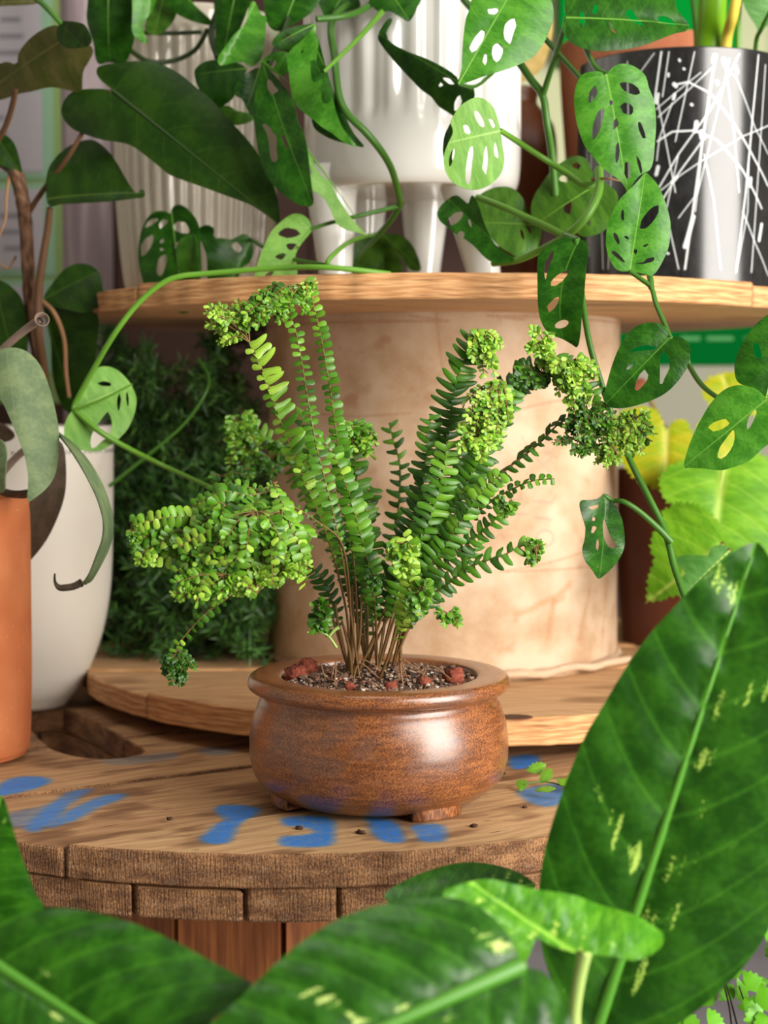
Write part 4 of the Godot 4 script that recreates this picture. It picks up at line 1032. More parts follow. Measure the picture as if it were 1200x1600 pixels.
func build_pots():
	# terracotta cylinder at the left
	var t := thing("terracotta_pot", "orange terracotta cylinder pot standing on the drum next to a white pot", "pot", Vector3(-0.381, 0.001, -1.42))
	put(lathe([Vector2(0.0, 0.001), Vector2(0.058, 0.0), Vector2(0.0655, 0.004), Vector2(0.0685, 0.014), Vector2(0.0705, 0.08), Vector2(0.0708, 0.16), Vector2(0.0712, 0.222), Vector2(0.070, 0.227), Vector2(0.066, 0.226), Vector2(0.064, 0.2)], 72), "body", t, M.terracotta)
	put(lathe([Vector2(0.0655, 0.2), Vector2(0.04, 0.203), Vector2(0.001, 0.205)], 40), "soil", t, M.soil)
	# tall white pot
	t = thing("white_pot", "tall plain white pot with a rounded foot and a dark printed line under its rim", "pot", Vector3(-0.367, 0.0, -1.66))
	put(lathe([Vector2(0.0, 0.002), Vector2(0.035, 0.0), Vector2(0.046, 0.009), Vector2(0.0565, 0.022), Vector2(0.0715, 0.0555), Vector2(0.081, 0.088), Vector2(0.0872, 0.13), Vector2(0.0895, 0.19), Vector2(0.0905, 0.25), Vector2(0.0905, 0.284), Vector2(0.0885, 0.286), Vector2(0.0865, 0.283), Vector2(0.085, 0.25)], 80), "body", t, M.white_pot)
	put(lathe([Vector2(0.086, 0.26), Vector2(0.04, 0.262), Vector2(0.001, 0.264)], 40), "soil", t, M.soil)
	var ink := plain(rgb8(70, 72, 76), 0.6)
	for k in 30:
		if k in [8, 9, 15, 22]: continue
		var a := 0.1 + k * 0.052
		for j in 2:
			var w := put(box(Vector3(0.0007 + 0.0014 * ((k + j) % 2), 0.0042 if (k + j) % 2 == 0 else 0.0009, 0.0004)), "printed_mark", t, ink, Vector3(sin(a + j * 0.018) * 0.0906, 0.262 + 0.001 * ((k * 3 + j) % 3) * 0.6, cos(a + j * 0.018) * 0.0906))
			w.rotation.y = a
	# fluted cream pot
	t = thing("fluted_pot", "glossy cream pot with upright flutes on the upper shelf behind a large dark leaf", "pot", Vector3(-0.199, 0.42, -1.75))
	put(lathe([Vector2(0.0, 0.002), Vector2(0.066, 0.0), Vector2(0.074, 0.006), Vector2(0.079, 0.03), Vector2(0.085, 0.1), Vector2(0.0875, 0.2), Vector2(0.0885, 0.262), Vector2(0.089, 0.272), Vector2(0.089, 0.288), Vector2(0.0865, 0.29), Vector2(0.083, 0.286), Vector2(0.082, 0.25)], 288, func(a, r, y): return r - (0.0042 * pow(absf(cos(a * 20.0)), 2.0) if r > 0.06 and y > 0.008 and y < 0.266 else 0.0)), "body", t, M.cream_glaze)
	put(lathe([Vector2(0.083, 0.265), Vector2(0.04, 0.268), Vector2(0.001, 0.27)], 40), "soil", t, M.soil)
	# white legged planter
	t = thing("legged_planter", "glossy white planter with dripping flutes on splayed legs on the upper shelf", "planter", Vector3(0.028, 0.42, -1.62))
	var dn := noise(121, 2.2, 2)
	var flute := func(a, r, y):
		if r < 0.09 or y < 0.13 or y > 0.272: return r
		var ph: float = a * 13.0 + 1.2 * dn.get_noise_2d(sin(a) * 2.0, cos(a) * 2.0)
		var low: float = 0.155 + 0.02 * dn.get_noise_2d(floorf(ph / PI) * 3.0, 2.0)
		return r - 0.005 * pow(absf(sin(ph)), 1.8) * smoothstep(low - 0.012, low + 0.014, y)
	put(lathe([Vector2(0.0, 0.094), Vector2(0.06, 0.093), Vector2(0.092, 0.093), Vector2(0.099, 0.095), Vector2(0.1035, 0.103), Vector2(0.1055, 0.12), Vector2(0.106, 0.15), Vector2(0.106, 0.2), Vector2(0.1065, 0.25), Vector2(0.107, 0.275), Vector2(0.105, 0.28), Vector2(0.1005, 0.278), Vector2(0.099, 0.24)], 240, flute), "body", t, M.white_glaze)
	put(lathe([Vector2(0.1, 0.255), Vector2(0.05, 0.258), Vector2(0.001, 0.26)], 40), "soil", t, M.soil)
	for q in [[-0.078, 0.04, -0.074, 0.045], [0.05, 0.06, 0.068, 0.07], [0.014, -0.06, 0.012, -0.064], [-0.05, -0.055, -0.05, -0.058]]:
		tube(t, "leg", [Vector3(q[0], 0.115, q[1]), Vector3(q[0], 0.095, q[1]), Vector3((q[0] + q[2]) / 2, 0.05, (q[1] + q[3]) / 2), Vector3(q[2], 0.003, q[3])], 0.031, 0.0145, M.white_glaze, 20, 6)
	# black splattered pot
	t = thing("black_pot", "matt black cylinder pot splattered with white paint lines on the upper shelf", "pot", Vector3(0.29, 0.42, -1.62))
	var acc := lathe([Vector2(0.1, 0.0), Vector2(0.1, 0.07), Vector2(0.1, 0.14), Vector2(0.1, 0.2155)], 96, null, 4, -PI)
	put(acc, "wall", t, M.black_glaze)
	put(lathe([Vector2(0.1, 0.2155), Vector2(0.0992, 0.2165), Vector2(0.094, 0.2165), Vector2(0.0925, 0.214), Vector2(0.0925, 0.18)], 72), "rim", t, M.black)
	put(lathe([Vector2(0.001, 0.001), Vector2(0.05, 0.001), Vector2(0.1, 0.0005)], 40), "base", t, M.black)
	put(lathe([Vector2(0.093, 0.19), Vector2(0.05, 0.193), Vector2(0.001, 0.195)], 40), "soil", t, M.soil)
	# terracotta pot behind it
	t = thing("clay_pot", "plain clay pot standing behind the splattered black pot", "pot", Vector3(0.285, 0.42, -1.845))
	put(lathe([Vector2(0.0, 0.001), Vector2(0.066, 0.0), Vector2(0.07, 0.004), Vector2(0.081, 0.15), Vector2(0.088, 0.24), Vector2(0.089, 0.282), Vector2(0.087, 0.285), Vector2(0.083, 0.282), Vector2(0.081, 0.25)], 60), "body", t, M.terracotta_b)
	put(lathe([Vector2(0.083, 0.262), Vector2(0.04, 0.264), Vector2(0.001, 0.265)], 40), "soil", t, M.soil)
	# brown jug
	t = thing("brown_jug", "round brown glazed jug between the white planter and the clay pot", "jug", Vector3(0.148, 0.42, -1.86))
	put(lathe([Vector2(0.0, 0.001), Vector2(0.03, 0.0), Vector2(0.034, 0.01), Vector2(0.03, 0.05), Vector2(0.032, 0.09), Vector2(0.043, 0.13), Vector2(0.047, 0.165), Vector2(0.043, 0.2), Vector2(0.03, 0.218), Vector2(0.024, 0.226), Vector2(0.026, 0.24), Vector2(0.022, 0.24), Vector2(0.02, 0.22)], 48), "body", t, M.brown_jug)
	tube(t, "handle", [Vector3(0.0, 0.232, -0.024), Vector3(0.0, 0.236, -0.05), Vector3(0.0, 0.205, -0.064), Vector3(0.0, 0.155, -0.045)], 0.005, 0.005, M.brown_jug)
	# dark brown pot of the begonia
	t = thing("brown_pot", "dark brown glazed pot holding the yellow green begonia", "pot", Vector3(0.345, 0.04, -1.85))
	put(lathe([Vector2(0.0, 0.001), Vector2(0.066, 0.0), Vector2(0.072, 0.006), Vector2(0.077, 0.06), Vector2(0.08, 0.13), Vector2(0.0815, 0.19), Vector2(0.0795, 0.194), Vector2(0.076, 0.19), Vector2(0.075, 0.16)], 60), "body", t, M.brown_pot)
	put(lathe([Vector2(0.077, 0.165), Vector2(0.04, 0.168), Vector2(0.001, 0.17)], 40), "soil", t, M.soil)

func chunk(r: float, s: int, squash := 0.8) -> ArrayMesh:
	var g := noise(s, 1.3, 3)
	var acc := Acc.new()
	var n := 14; var m := 9
	for j in m + 1:
		for k in n + 1:
			var a := TAU * (k % n) / n; var b := PI * j / m - PI / 2
			var d := Vector3(cos(a) * cos(b), sin(b), sin(a) * cos(b))
			var rr := r * (1.0 + 0.9 * g.get_noise_3d(d.x * 2, d.y * 2, d.z * 2))
			acc.add(d * Vector3(1, squash, 1) * rr, d)
	for j in m:
		for k in n:
			var a := j * (n + 1) + k
			acc.quad(a, a + n + 1, a + n + 2, a + 1)
	for k in range(0, acc.i.size(), 3):
		var A := acc.v[acc.i[k]]; var B := acc.v[acc.i[k + 1]]; var C := acc.v[acc.i[k + 2]]
		if (C - A).cross(B - A).dot(A + B + C) < 0:
			var q := acc.i[k + 1]; acc.i[k + 1] = acc.i[k + 2]; acc.i[k + 2] = q
	return acc.mesh()

func build_fern_pot():
	var c := Vector3(-0.004, 0.0, -1.27)
	var t := thing("glazed_pot", "squat brown speckled glazed pot on small feet holding the little fern", "pot", c)
	put(lathe([Vector2(0.0, 0.0035), Vector2(0.068, 0.0035), Vector2(0.082, 0.0065), Vector2(0.0938, 0.0155), Vector2(0.0994, 0.025), Vector2(0.1017, 0.038), Vector2(0.1015, 0.05), Vector2(0.099, 0.065), Vector2(0.0955, 0.075), Vector2(0.0928, 0.0805), Vector2(0.092, 0.083), Vector2(0.0928, 0.0855), Vector2(0.0982, 0.0865), Vector2(0.1022, 0.0895), Vector2(0.1028, 0.0932), Vector2(0.1012, 0.0972), Vector2(0.097, 0.0992), Vector2(0.088, 0.0993), Vector2(0.0795, 0.0985), Vector2(0.0765, 0.0962), Vector2(0.0752, 0.088), Vector2(0.0752, 0.075)], 128, func(a, r, y): return r + (0.00025 * sin(y * 1900.0) if r > 0.085 and y < 0.08 else 0.0)), "body", t, M.glaze)
	for a in [33.0, -72.0, 153.0]:
		var poly := PackedVector2Array()
		for q in [[0.062, -0.22], [0.062, 0.22], [0.0835, 0.27], [0.0855, 0.13], [0.0862, 0.0], [0.0855, -0.13], [0.0835, -0.27]]:
			var b: float = deg_to_rad(a) + q[1]
			poly.append(Vector2(sin(b) * q[0], cos(b) * q[0]))
		put(slab(poly, 0.0, 0.012, 0.001), "foot", t, M.glaze)
	# potting mix: a mound and loose crumbs
	var g := noise(131, 40.0, 3)
	var mound := func(r: float, a: float) -> float: return 0.0935 + 0.009 * exp(-r * r / 0.0014) + 0.0035 * g.get_noise_2d(r * sin(a), r * cos(a))
	var acc := Acc.new()
	for j in 25:
		for k in 49:
			var r := 0.0755 * j / 24.0; var a := TAU * k / 48.0
			acc.add(Vector3(r * sin(a), mound.call(r, a), r * cos(a)), Vector3.UP, Vector2.ZERO, Color(0.06, 0.035, 0.022))
	for j in 24:
		for k in 48:
			var q := j * 49 + k
			acc.quad(q, q + 1, q + 50, q + 49)
	var soil := put(acc.mesh(), "soil", t, M.grain)
	var cr := Acc.new()
	var cols := [Color(0.13, 0.07, 0.045), Color(0.24, 0.145, 0.095), Color(0.38, 0.26, 0.18), Color(0.32, 0.12, 0.075), Color(0.62, 0.55, 0.47), Color(0.05, 0.03, 0.02)]
	for k in 2600:
		var r := 0.0745 * sqrt(rng.randf()); var a := rng.randf() * TAU
		var s := 0.0009 + 0.002 * rng.randf() * rng.randf()
		if rng.randf() < 0.05: s *= 1.8
		var w := rng.randf()
		var col: Color = cols[0] if w < 0.3 else cols[1] if w < 0.58 else cols[2] if w < 0.78 else cols[3] if w < 0.88 else cols[4] if w < 0.95 else cols[5]
		col = col * rng.randf_range(0.8, 1.2)
		var p := Vector3(r * sin(a), mound.call(r, a) + s * 0.5, r * cos(a))
		var bs := Basis.from_euler(Vector3(rng.randf() * 6, rng.randf() * 6, rng.randf() * 6)).scaled(Vector3(s, s * 0.8, s * 1.1))
		var v6 := [Vector3(1, 0, 0), Vector3(0, 1, 0), Vector3(0, 0, 1), Vector3(-1, 0, 0), Vector3(0, -1, 0), Vector3(0, 0, -1)]
		for f in [[0, 1, 2], [2, 1, 3], [3, 1, 5], [5, 1, 0], [2, 4, 0], [3, 4, 2], [5, 4, 3], [0, 4, 5]]:
			cr.flat([p + bs * v6[f[0]], p + bs * v6[f[1]], p + bs * v6[f[2]]], col)
	tag(put(cr.mesh(), "crumbs", soil, M.grain), "", "", "", "stuff")
	var lava := plain(Color.WHITE, 0.95)
	var ln := noise(133, 0.06, 4)
	lava.albedo_texture = image_tex(64, 64, func(x, y): return rgb8(168, 88, 64).lerp(rgb8(108, 48, 34), clampf(0.5 + 1.4 * ln.get_noise_2d(x, y), 0, 1)))
	lava.uv1_triplanar = true
	lava.uv1_scale = Vector3(110, 110, 110)
	var spots := [[-0.064, 0.097, 0.002, 0.0085, "red lava stone at the rim of the fern pot, next to a taller one"], [-0.056, 0.101, -0.012, 0.0075, "tall red lava stone by the inner rim of the fern pot"], [0.058, 0.096, 0.012, 0.009, "crumbly red lava stone on the soil across the pot from the tall one"], [0.009, 0.0955, 0.05, 0.0055, "small red lava pebble in the middle front of the soil"], [-0.022, 0.0955, 0.052, 0.005, "tiny red lava pebble left of the middle of the soil"], [0.035, 0.0965, 0.035, 0.0055, "small brick red pebble between the fern stems and the crumbly lava stone"]]
	for k in spots.size():
		var q = spots[k]
		var o := put(chunk(q[3], 140 + k, 0.9), "lava_stone", self, lava, c + Vector3(q[0], q[1], q[2]))
		tag(o, q[4], "stone", "lava stones in the fern pot")
		o.rotation = Vector3(k, k * 2.0, k * 0.7)

# ---------------------------------------------------------------- the little fern
func leaflet_mesh(kind: int) -> ArrayMesh:
	var acc := Acc.new()
	# rows along x: position, half width, sideways shift of the middle
	var rows: Array = [[[0.0, 0.19, 0.0], [0.12, 0.22, 0.0], [0.34, 0.185, 0.0], [0.58, 0.175, 0.01], [0.8, 0.18, 0.02], [0.93, 0.14, 0.02], [1.0, 0.05, 0.02]],
		[[0.0, 0.06, 0.0], [0.12, 0.2, 0.0], [0.38, 0.23, 0.0], [0.62, 0.26, 0.0], [0.82, 0.25, 0.0], [0.94, 0.17, 0.0], [1.0, 0.05, 0.0]],
		[[0.0, 0.05, 0.0], [0.2, 0.16, 0.0], [0.45, 0.3, 0.0], [0.62, 0.26, 0.02], [0.72, 0.36, -0.02], [0.88, 0.24, 0.0], [1.0, 0.1, 0.0]],
		[[0.0, 0.18, 0.0], [0.14, 0.22, -0.02], [0.36, 0.18, -0.02], [0.58, 0.165, 0.01], [0.78, 0.14, 0.06], [0.92, 0.09, 0.1], [1.0, 0.03, 0.13]],
		[[0.0, 0.18, 0.0], [0.14, 0.22, 0.02], [0.36, 0.18, 0.02], [0.58, 0.165, -0.01], [0.78, 0.14, -0.06], [0.92, 0.09, -0.1], [1.0, 0.03, -0.13]]][kind]
	var bent: float = -0.3 if kind > 2 else -0.2
	for r in rows:
		for s in [-1.0, -0.45, 0.0, 0.45, 1.0]:
			var bend: float = bent * r[0] * r[0] + (0.05 * sin(r[0] * 7.0) * s if kind > 2 else 0.0)
			var cup: float = 0.10 * s * s - 0.03 * (1.0 if s == 0.0 else 0.0)
			acc.add(Vector3(r[0], bend - cup * r[1] / 0.2 * 0.7, r[2] + s * r[1]), Vector3(-2.0 * bent * r[0], 1, s * 0.55).normalized(), Vector2(r[0], 0.5 + 0.49 * s))
	for j in rows.size() - 1:
		for k in 4:
			var a := j * 5 + k
			acc.quad(a, a + 5, a + 6, a + 1)
	return acc.mesh()

func build_fern():
	var t := thing("button_fern", "little bright green fern with crested fronds growing in the brown glazed pot", "plant")
	var shapes := [leaflet_mesh(0), leaflet_mesh(1), leaflet_mesh(2), leaflet_mesh(3), leaflet_mesh(4)]
	var recs := []                    # [length, transform, tone, shape, frond]
	var nodes := []
	for f in FRONDS:
		var pts: Array = f[0]
		var o := tube(t, "frond", pts, 0.001, 0.0005, M.rachis, 6, 5)
		nodes.append(o)
		var length := 0.0
		var n := 160
		var P := []; var cum := [0.0]
		for k in n + 1:
			P.append(catmull(pts, k / float(n)))
			if k: 
				length += P[k].distance_to(P[k - 1]); cum.append(length)
		var at: float = length * f[3]
		var side := 1.0
		var k := 0
		while at < length:
			while k < n - 1 and cum[k] < at: k += 1
			var s := at / length
			var tan: Vector3 = (P[mini(k + 2, n)] - P[maxi(k - 2, 0)]).normalized()
			var face: Vector3 = f[4].normalized()
			var lat := tan.cross(face).normalized()
			face = lat.cross(tan)
			var grow := minf(1.0, (s - f[3]) / maxf(0.12, (1.0 - f[3]) * 0.3) * 0.6 + 0.4)
			var ln: float = f[1] * grow * lerpf(1.0, f[8], maxf(0.0, (s - 0.5) * 2.0)) * rng.randf_range(0.88, 1.1)
			for sd in [-1.0, 1.0]:
				var mul: float = f[5] if sd < 0 else f[6]
				var dir: Vector3 = (lat * sd + tan * rng.randf_range(0.0, 0.4) + face * rng.randf_range(-0.4, 0.3)).normalized()
				var nn: Vector3 = (face + lat * rng.randf_range(-0.45, 0.45) + tan * rng.randf_range(-0.1, 0.7)).normalized()
				var z := dir.cross(nn).normalized()
				nn = z.cross(dir)
				var l := ln * mul
				var w := minf(l * 1.2, f[2] * 2.1)
				var form := 0 if l > 0.010 else 1
				if form == 0 and rng.randf() < 0.4: form = 4 if sd > 0 else 3
				if (f[7] == 0 or f[4].x < -0.2) and l > 0.008: form = 4 if sd > 0 else 3
				var tn: int = clampi(f[7] + (1 if rng.randf() < 0.1 else 0) - (1 if rng.randf() < 0.2 else 0) + (1 if s > 0.85 else 0), 0, 3)
				recs.append([l, Transform3D(Basis(dir * l, nn * l, z * w * 1.05), P[k] + tan * (f[2] * 0.25 * sd) + face * 0.0009 - dir * l * 0.06), tn, form, nodes.size() - 1])
			at += f[2]
	for c in CRESTS:
		var root: Vector3 = c[0]; var mid: Vector3 = c[1]; var rad: Vector3 = c[2]
		var best := 0
		var bd := 1e9
		for j in FRONDS.size():
			var d: float = (FRONDS[j][0][-1] as Vector3).distance_to(root)
			if d < bd: bd = d; best = j
		var tw := Acc.new()
		for k in c[3]:
			var v := Vector3(rng.randfn(), rng.randfn(), rng.randfn() + 0.25).normalized()
			var end: Vector3 = mid + v * rad * rng.randf_range(0.55, 1.0)
			var mp := (root + end) / 2 + Vector3(0, 0.25 * rad.y, 0.1 * rad.z)
			tube_into(tw, [root, mp, end], 0.0006, 0.0004, 4, 3, Color(0.2, 0.13, 0.04))
			var axis := (end - mp).normalized()
			var nl := 7
			for j in nl:
				var q := mp.lerp(end, 0.1 + 0.9 * j / float(nl - 1))
				for sd in [-1.0, 1.0]:
					var nn := (Vector3(0.15, 0.4, 0.9) + Vector3(rng.randfn(), rng.randfn(), rng.randfn()) * 0.45).normalized()
					var dir: Vector3 = (nn.cross(axis) * sd + axis * (0.35 + (0.8 if j == nl - 1 else 0.0)) + nn * 0.25).normalized()
					var z := dir.cross(nn).normalized()
					nn = z.cross(dir)
					var l: float = c[4] * rng.randf_range(0.65, 1.15) * (1.0 - 0.25 * j / nl)
					var tn: int = clampi(c[5] - (1 if rng.randf() < 0.45 else 0) - (1 if rng.randf() < 0.15 else 0) + (1 if j >= nl - 2 and rng.randf() < 0.4 else 0), 0, 3)
					recs.append([l, Transform3D(Basis(dir * l, nn * l, z * l * 1.1), q), tn, 1 if rng.randf() < 0.5 else 2, best])
		put(tw.mesh(), "twigs", nodes[best], M.grain)
	recs.sort_custom(func(a, b): return a[0] > b[0])
	for k in mini(300, recs.size()):
		var r: Array = recs[k]
		var o := put(shapes[r[3]], "leaflet", nodes[r[4]], M["leaflet%d" % r[2]])
		o.transform = r[1]
	var acc := Acc.new()
	for k in range(300, recs.size()):
		var r: Array = recs[k]
		var col: Color = tone(r[2]).srgb_to_linear() * rng.randf_range(0.85, 1.15)
		stamp(acc, shapes[r[3]], r[1], col)
	tag(put(acc.mesh(), "small_leaflets", t, M.leaflets), "small crested leaflets at the frond tips", "", "", "stuff")
	# bare brown stalks rising from the soil
	for k in 9:
		var a := rng.randf() * TAU
		var b := Vector3(-0.006 + 0.02 * sin(a), 0.092, -1.262 + 0.018 * cos(a))
		var e := b + Vector3(rng.randf_range(-0.022, 0.03), rng.randf_range(0.04, 0.09), rng.randf_range(-0.015, 0.015))
		tube(t, "stalk", [b, b.lerp(e, 0.5) + Vector3(rng.randf_range(-0.004, 0.004), 0, 0.002), e], 0.0014, 0.0008, M.rachis, 6, 4, 0.3)
	# a seedling and a fallen green scrap on the soil
	tube(t, "sprout", [Vector3(-0.036, 0.1247, -1.23), Vector3(-0.0418, 0.133, -1.23), Vector3(-0.0486, 0.1365, -1.23), Vector3(-0.0583, 0.1365, -1.23)], 0.0012, 0.0005, M.cane_pale, 6, 5)
	tube(t, "sprout", [Vector3(-0.0418, 0.133, -1.23), Vector3(-0.0379, 0.1379, -1.23), Vector3(-0.034, 0.1404, -1.23)], 0.001, 0.0016, M.cane_pale, 6, 4)
	for k in 7:
		var b := Vector3(rng.randf_range(-0.05, 0.04), 0.094, -1.235 + rng.randf_range(-0.03, 0.015))
		var h := rng.randf_range(0.012, 0.03)
		tube(t, "dry_root", [b, b + Vector3(rng.randf_range(-0.012, 0.012), h, 0.002), b + Vector3(rng.randf_range(-0.025, 0.025), h * 0.4, 0.006)], 0.0006, 0.0004, M.root, 5, 4)

func stamp(acc: Acc, m: ArrayMesh, x: Transform3D, col: Color):
	var ar := m.surface_get_arrays(0)
	var k := acc.v.size()
	var nb := x.basis.inverse().transposed()
	var vs: PackedVector3Array = ar[Mesh.ARRAY_VERTEX]; var ns: PackedVector3Array = ar[Mesh.ARRAY_NORMAL]
	var us: PackedVector2Array = ar[Mesh.ARRAY_TEX_UV]
	for j in vs.size(): acc.add(x * vs[j], (nb * ns[j]).normalized(), us[j], col)
	for j in ar[Mesh.ARRAY_INDEX]: acc.i.append(k + j)

func ribbon(parent: Node, called: String, pts: Array, half: Array, face: Vector3, th: float, mat):
	var acc := Acc.new()
	var n := (pts.size() - 1) * 4
	var last := []
	for k in n + 1:
		var t := k / float(n)
		var p: Vector3 = catmull(pts, t)
		var tan: Vector3 = (catmull(pts, minf(t + 0.02, 1)) - catmull(pts, maxf(t - 0.02, 0))).normalized()
		var lat := tan.cross(face.normalized()).normalized()
		var nn := lat.cross(tan).normalized()
		var w: float = catmull(half, t)
		var row := []
		for q in [[-1.0, 0.5, 1], [-0.4, 0.35, 1], [0.4, 0.35, 1], [1.0, 0.5, 1], [1.0, -0.5, -1], [0.4, -0.65, -1], [-0.4, -0.65, -1], [-1.0, -0.5, -1]]:
			row.append(acc.add(p + lat * w * q[0] + nn * th * (q[1] + 1.2 * q[0] * q[0]), nn * q[2], Vector2(0.5 + q[0] * 0.4, 1.0 - t)))
		if last:
			for s in 8:
				var s2 := (s + 1) % 8
				acc.quad(last[s], row[s], row[s2], last[s2])
		last = row
	put(acc.mesh(), called, parent, mat)

# ---------------------------------------------------------------- feathery plants
func build_asparagus():
	var t := thing("asparagus_fern", "dark feathery asparagus fern filling the gap beside the fibre tube", "plant", Vector3(-0.225, 0.04, -1.79))
	nursery_pot("nursery_pot", "dark nursery pot of the asparagus fern on the small drum", Vector3(-0.225, 0.04, -1.79), 0.058, 0.1)
	var root := Vector3(0, 0.095, 0)
	var acc := Acc.new()
	for k in 84:
		var end := Vector3(rng.randf_range(-0.13, 0.12), rng.randf_range(0.0, 0.36), rng.randf_range(-0.1, 0.1))
		if k % 3 == 0: end.y = rng.randf_range(0.01, 0.12)
		if k > 50: end = Vector3(rng.randf_range(-0.1, 0.1), rng.randf_range(0.0, 0.05), rng.randf_range(0.04, 0.13))
		if end.x < -0.05 and end.z > 0.0: end.z = -end.z
		if Vector2(end.x - 0.288, end.z - 0.02).length() < 0.205: end.x -= 0.06
		var mid := root.lerp(end, 0.55) + Vector3(0, 0.07, 0.01)
		var pts := [root, mid, end]
		tube(t, "stalk", pts, 0.0011, 0.0006, M.stem_dark, 5, 6)
		for j in 16:
			var s := 0.3 + 0.7 * j / 15.0
			var p: Vector3 = catmull(pts, s)
			var out := Vector3(rng.randfn(), rng.randfn() * 0.7, rng.randfn()).normalized()
			var l := 0.05 * (1.2 - s * 0.7)
			for q in 8:
				var b := p + out * l * (q + 1) / 8.0
				for w in 5:
					var dir := (out * 0.5 + Vector3(rng.randfn(), rng.randfn(), rng.randfn()) * 0.7).normalized()
					var nl := rng.randf_range(0.008, 0.02)
					var sd := dir.cross(Vector3(rng.randfn(), rng.randfn(), 1.0)).normalized() * 0.0006
					var nn := dir.cross(sd).normalized()
					var col := Color(0.02, 0.075, 0.012).lerp(Color(0.11, 0.29, 0.04), pow(rng.randf(), 3.0))
					var i0 := acc.v.size()
					acc.add(b - sd, nn, Vector2.ZERO, col); acc.add(b + sd, nn, Vector2.ZERO, col)
					acc.add(b + dir * nl * 0.6 + sd * 1.2, nn, Vector2.ZERO, col); acc.add(b + dir * nl * 0.6 - sd * 1.2, nn, Vector2.ZERO, col)
					acc.add(b + dir * nl, nn, Vector2.ZERO, col)
					acc.quad(i0, i0 + 1, i0 + 2, i0 + 3); acc.tri(i0 + 3, i0 + 2, i0 + 4)
	tag(put(acc.mesh(), "needles", t, M.needle), "fine dark green needles", "", "", "stuff")

func fan_leaflet(parent: Node, p: Vector3, turn: Vector3, r: float, mat):
	var o := []
	for k in 13:
		var a := -1.0 + 2.0 * k / 12.0
		var rr := r * (1.0 if k % 2 else 0.86)
		o.append_array([sin(a) * rr * 1000.0, cos(a) * rr * 1000.0])
	o.append_array([0.0, 0.0])
	var b := blade(parent, p, turn, o, [], Vector2(0, r * 1000.0), mat, {"per": 2, "cells": 5, "fold": 0.15, "curl": -0.3, "thick": 0.0003}, "leaflet")
	return b

func build_maidenhair():
	M.maiden = plain(rgb8(104, 176, 26), 0.45, {"backlight_enabled": true, "backlight": Color(0.4, 0.6, 0.05)})
	M.wire = plain(rgb8(40, 26, 18), 0.4)
	var base := Vector3(0.3, -0.5, -1.14)
	nursery_pot("nursery_pot", "black nursery pot of the maidenhair fern on the floor", Vector3(0.3, -0.62, -1.14), 0.07, 0.12)
	var t := thing("maidenhair_fern", "bright green maidenhair fern with fan shaped leaflets peeping out under the flecked leaf", "plant")
	for k in 9:
		var top := Vector3(0.205 + 0.018 * (k % 5) + 0.004 * k, -0.098 + 0.012 * ((k * 3) % 6), -1.08 - 0.02 * (k % 3))
		var pts := [base, Vector3(0.3 - 0.01 * k, -0.32, -1.12), Vector3(top.x + 0.02, top.y - 0.07, top.z), top]
		tube(t, "stalk", pts, 0.0011, 0.0005, M.wire, 5, 6)
		for j in 7:
			var q: Vector3 = catmull(pts, 0.72 + 0.28 * j / 6.0)
			q += Vector3(rng.randf_range(-0.012, 0.012), rng.randf_range(-0.008, 0.012), rng.randf_range(-0.008, 0.012))
			fan_leaflet(t, q, Vector3(rng.randf_range(-0.8, 0.1), rng.randf_range(-0.6, 0.6), rng.randf_range(-1.8, 1.8)), rng.randf_range(0.009, 0.014), M.maiden)

func build_litter():
	var t := thing("fern_sprig", "fallen green fern sprig lying on the drum beside the pot", "leaf", Vector3(0.13, 0.003, -1.28))
	tube(t, "stalk", [Vector3(0.02, 0.001, 0.0), Vector3(0.0, 0.004, -0.012), Vector3(-0.018, 0.003, -0.008)], 0.0007, 0.0005, M.stem, 5, 4)
	for q in [[-0.004, 0.006, -0.03, -0.5, 0.3], [0.006, 0.005, -0.02, -0.8, 1.0], [-0.014, 0.003, -0.01, -1.2, 1.5], [0.01, 0.004, 0.0, -1.1, -0.8], [-0.002, 0.003, 0.02, -1.2, 0.2], [0.016, 0.004, -0.012, -0.9, -1.4]]:
		fan_leaflet(t, Vector3(q[0], q[1], q[2]), Vector3(q[3], 0, q[4]), 0.011, M.leaflet2)
	var bark := plain(rgb8(70, 42, 26), 0.9)
	var spots := [[0.0657, -1.1787, 0.0026, "dark soil crumb on the drum in front of the pot's foot"], [-0.0165, -1.16, 0.003, "flat dark crumb on the drum between the blue marks"], [-0.062, -1.172, 0.0028, "dark crumb lying on a blue mark in front of the pot"], [0.1, -1.35, 0.002, "dark crumb on the drum behind the fallen sprig"], [0.108, -1.235, 0.0018, "dark crumb on the drum in front of the fallen sprig"], [-0.16, -1.2, 0.0022, "dark crumb on the drum beside the left blue mark"]]
	for k in spots.size():
		var q = spots[k]
		var o := put(chunk(q[2], 160 + k, 0.5), "soil_crumb", self, bark, Vector3(q[0], q[2] * 0.35, q[1]))
		tag(o, q[3], "crumb", "soil crumbs on the drum")

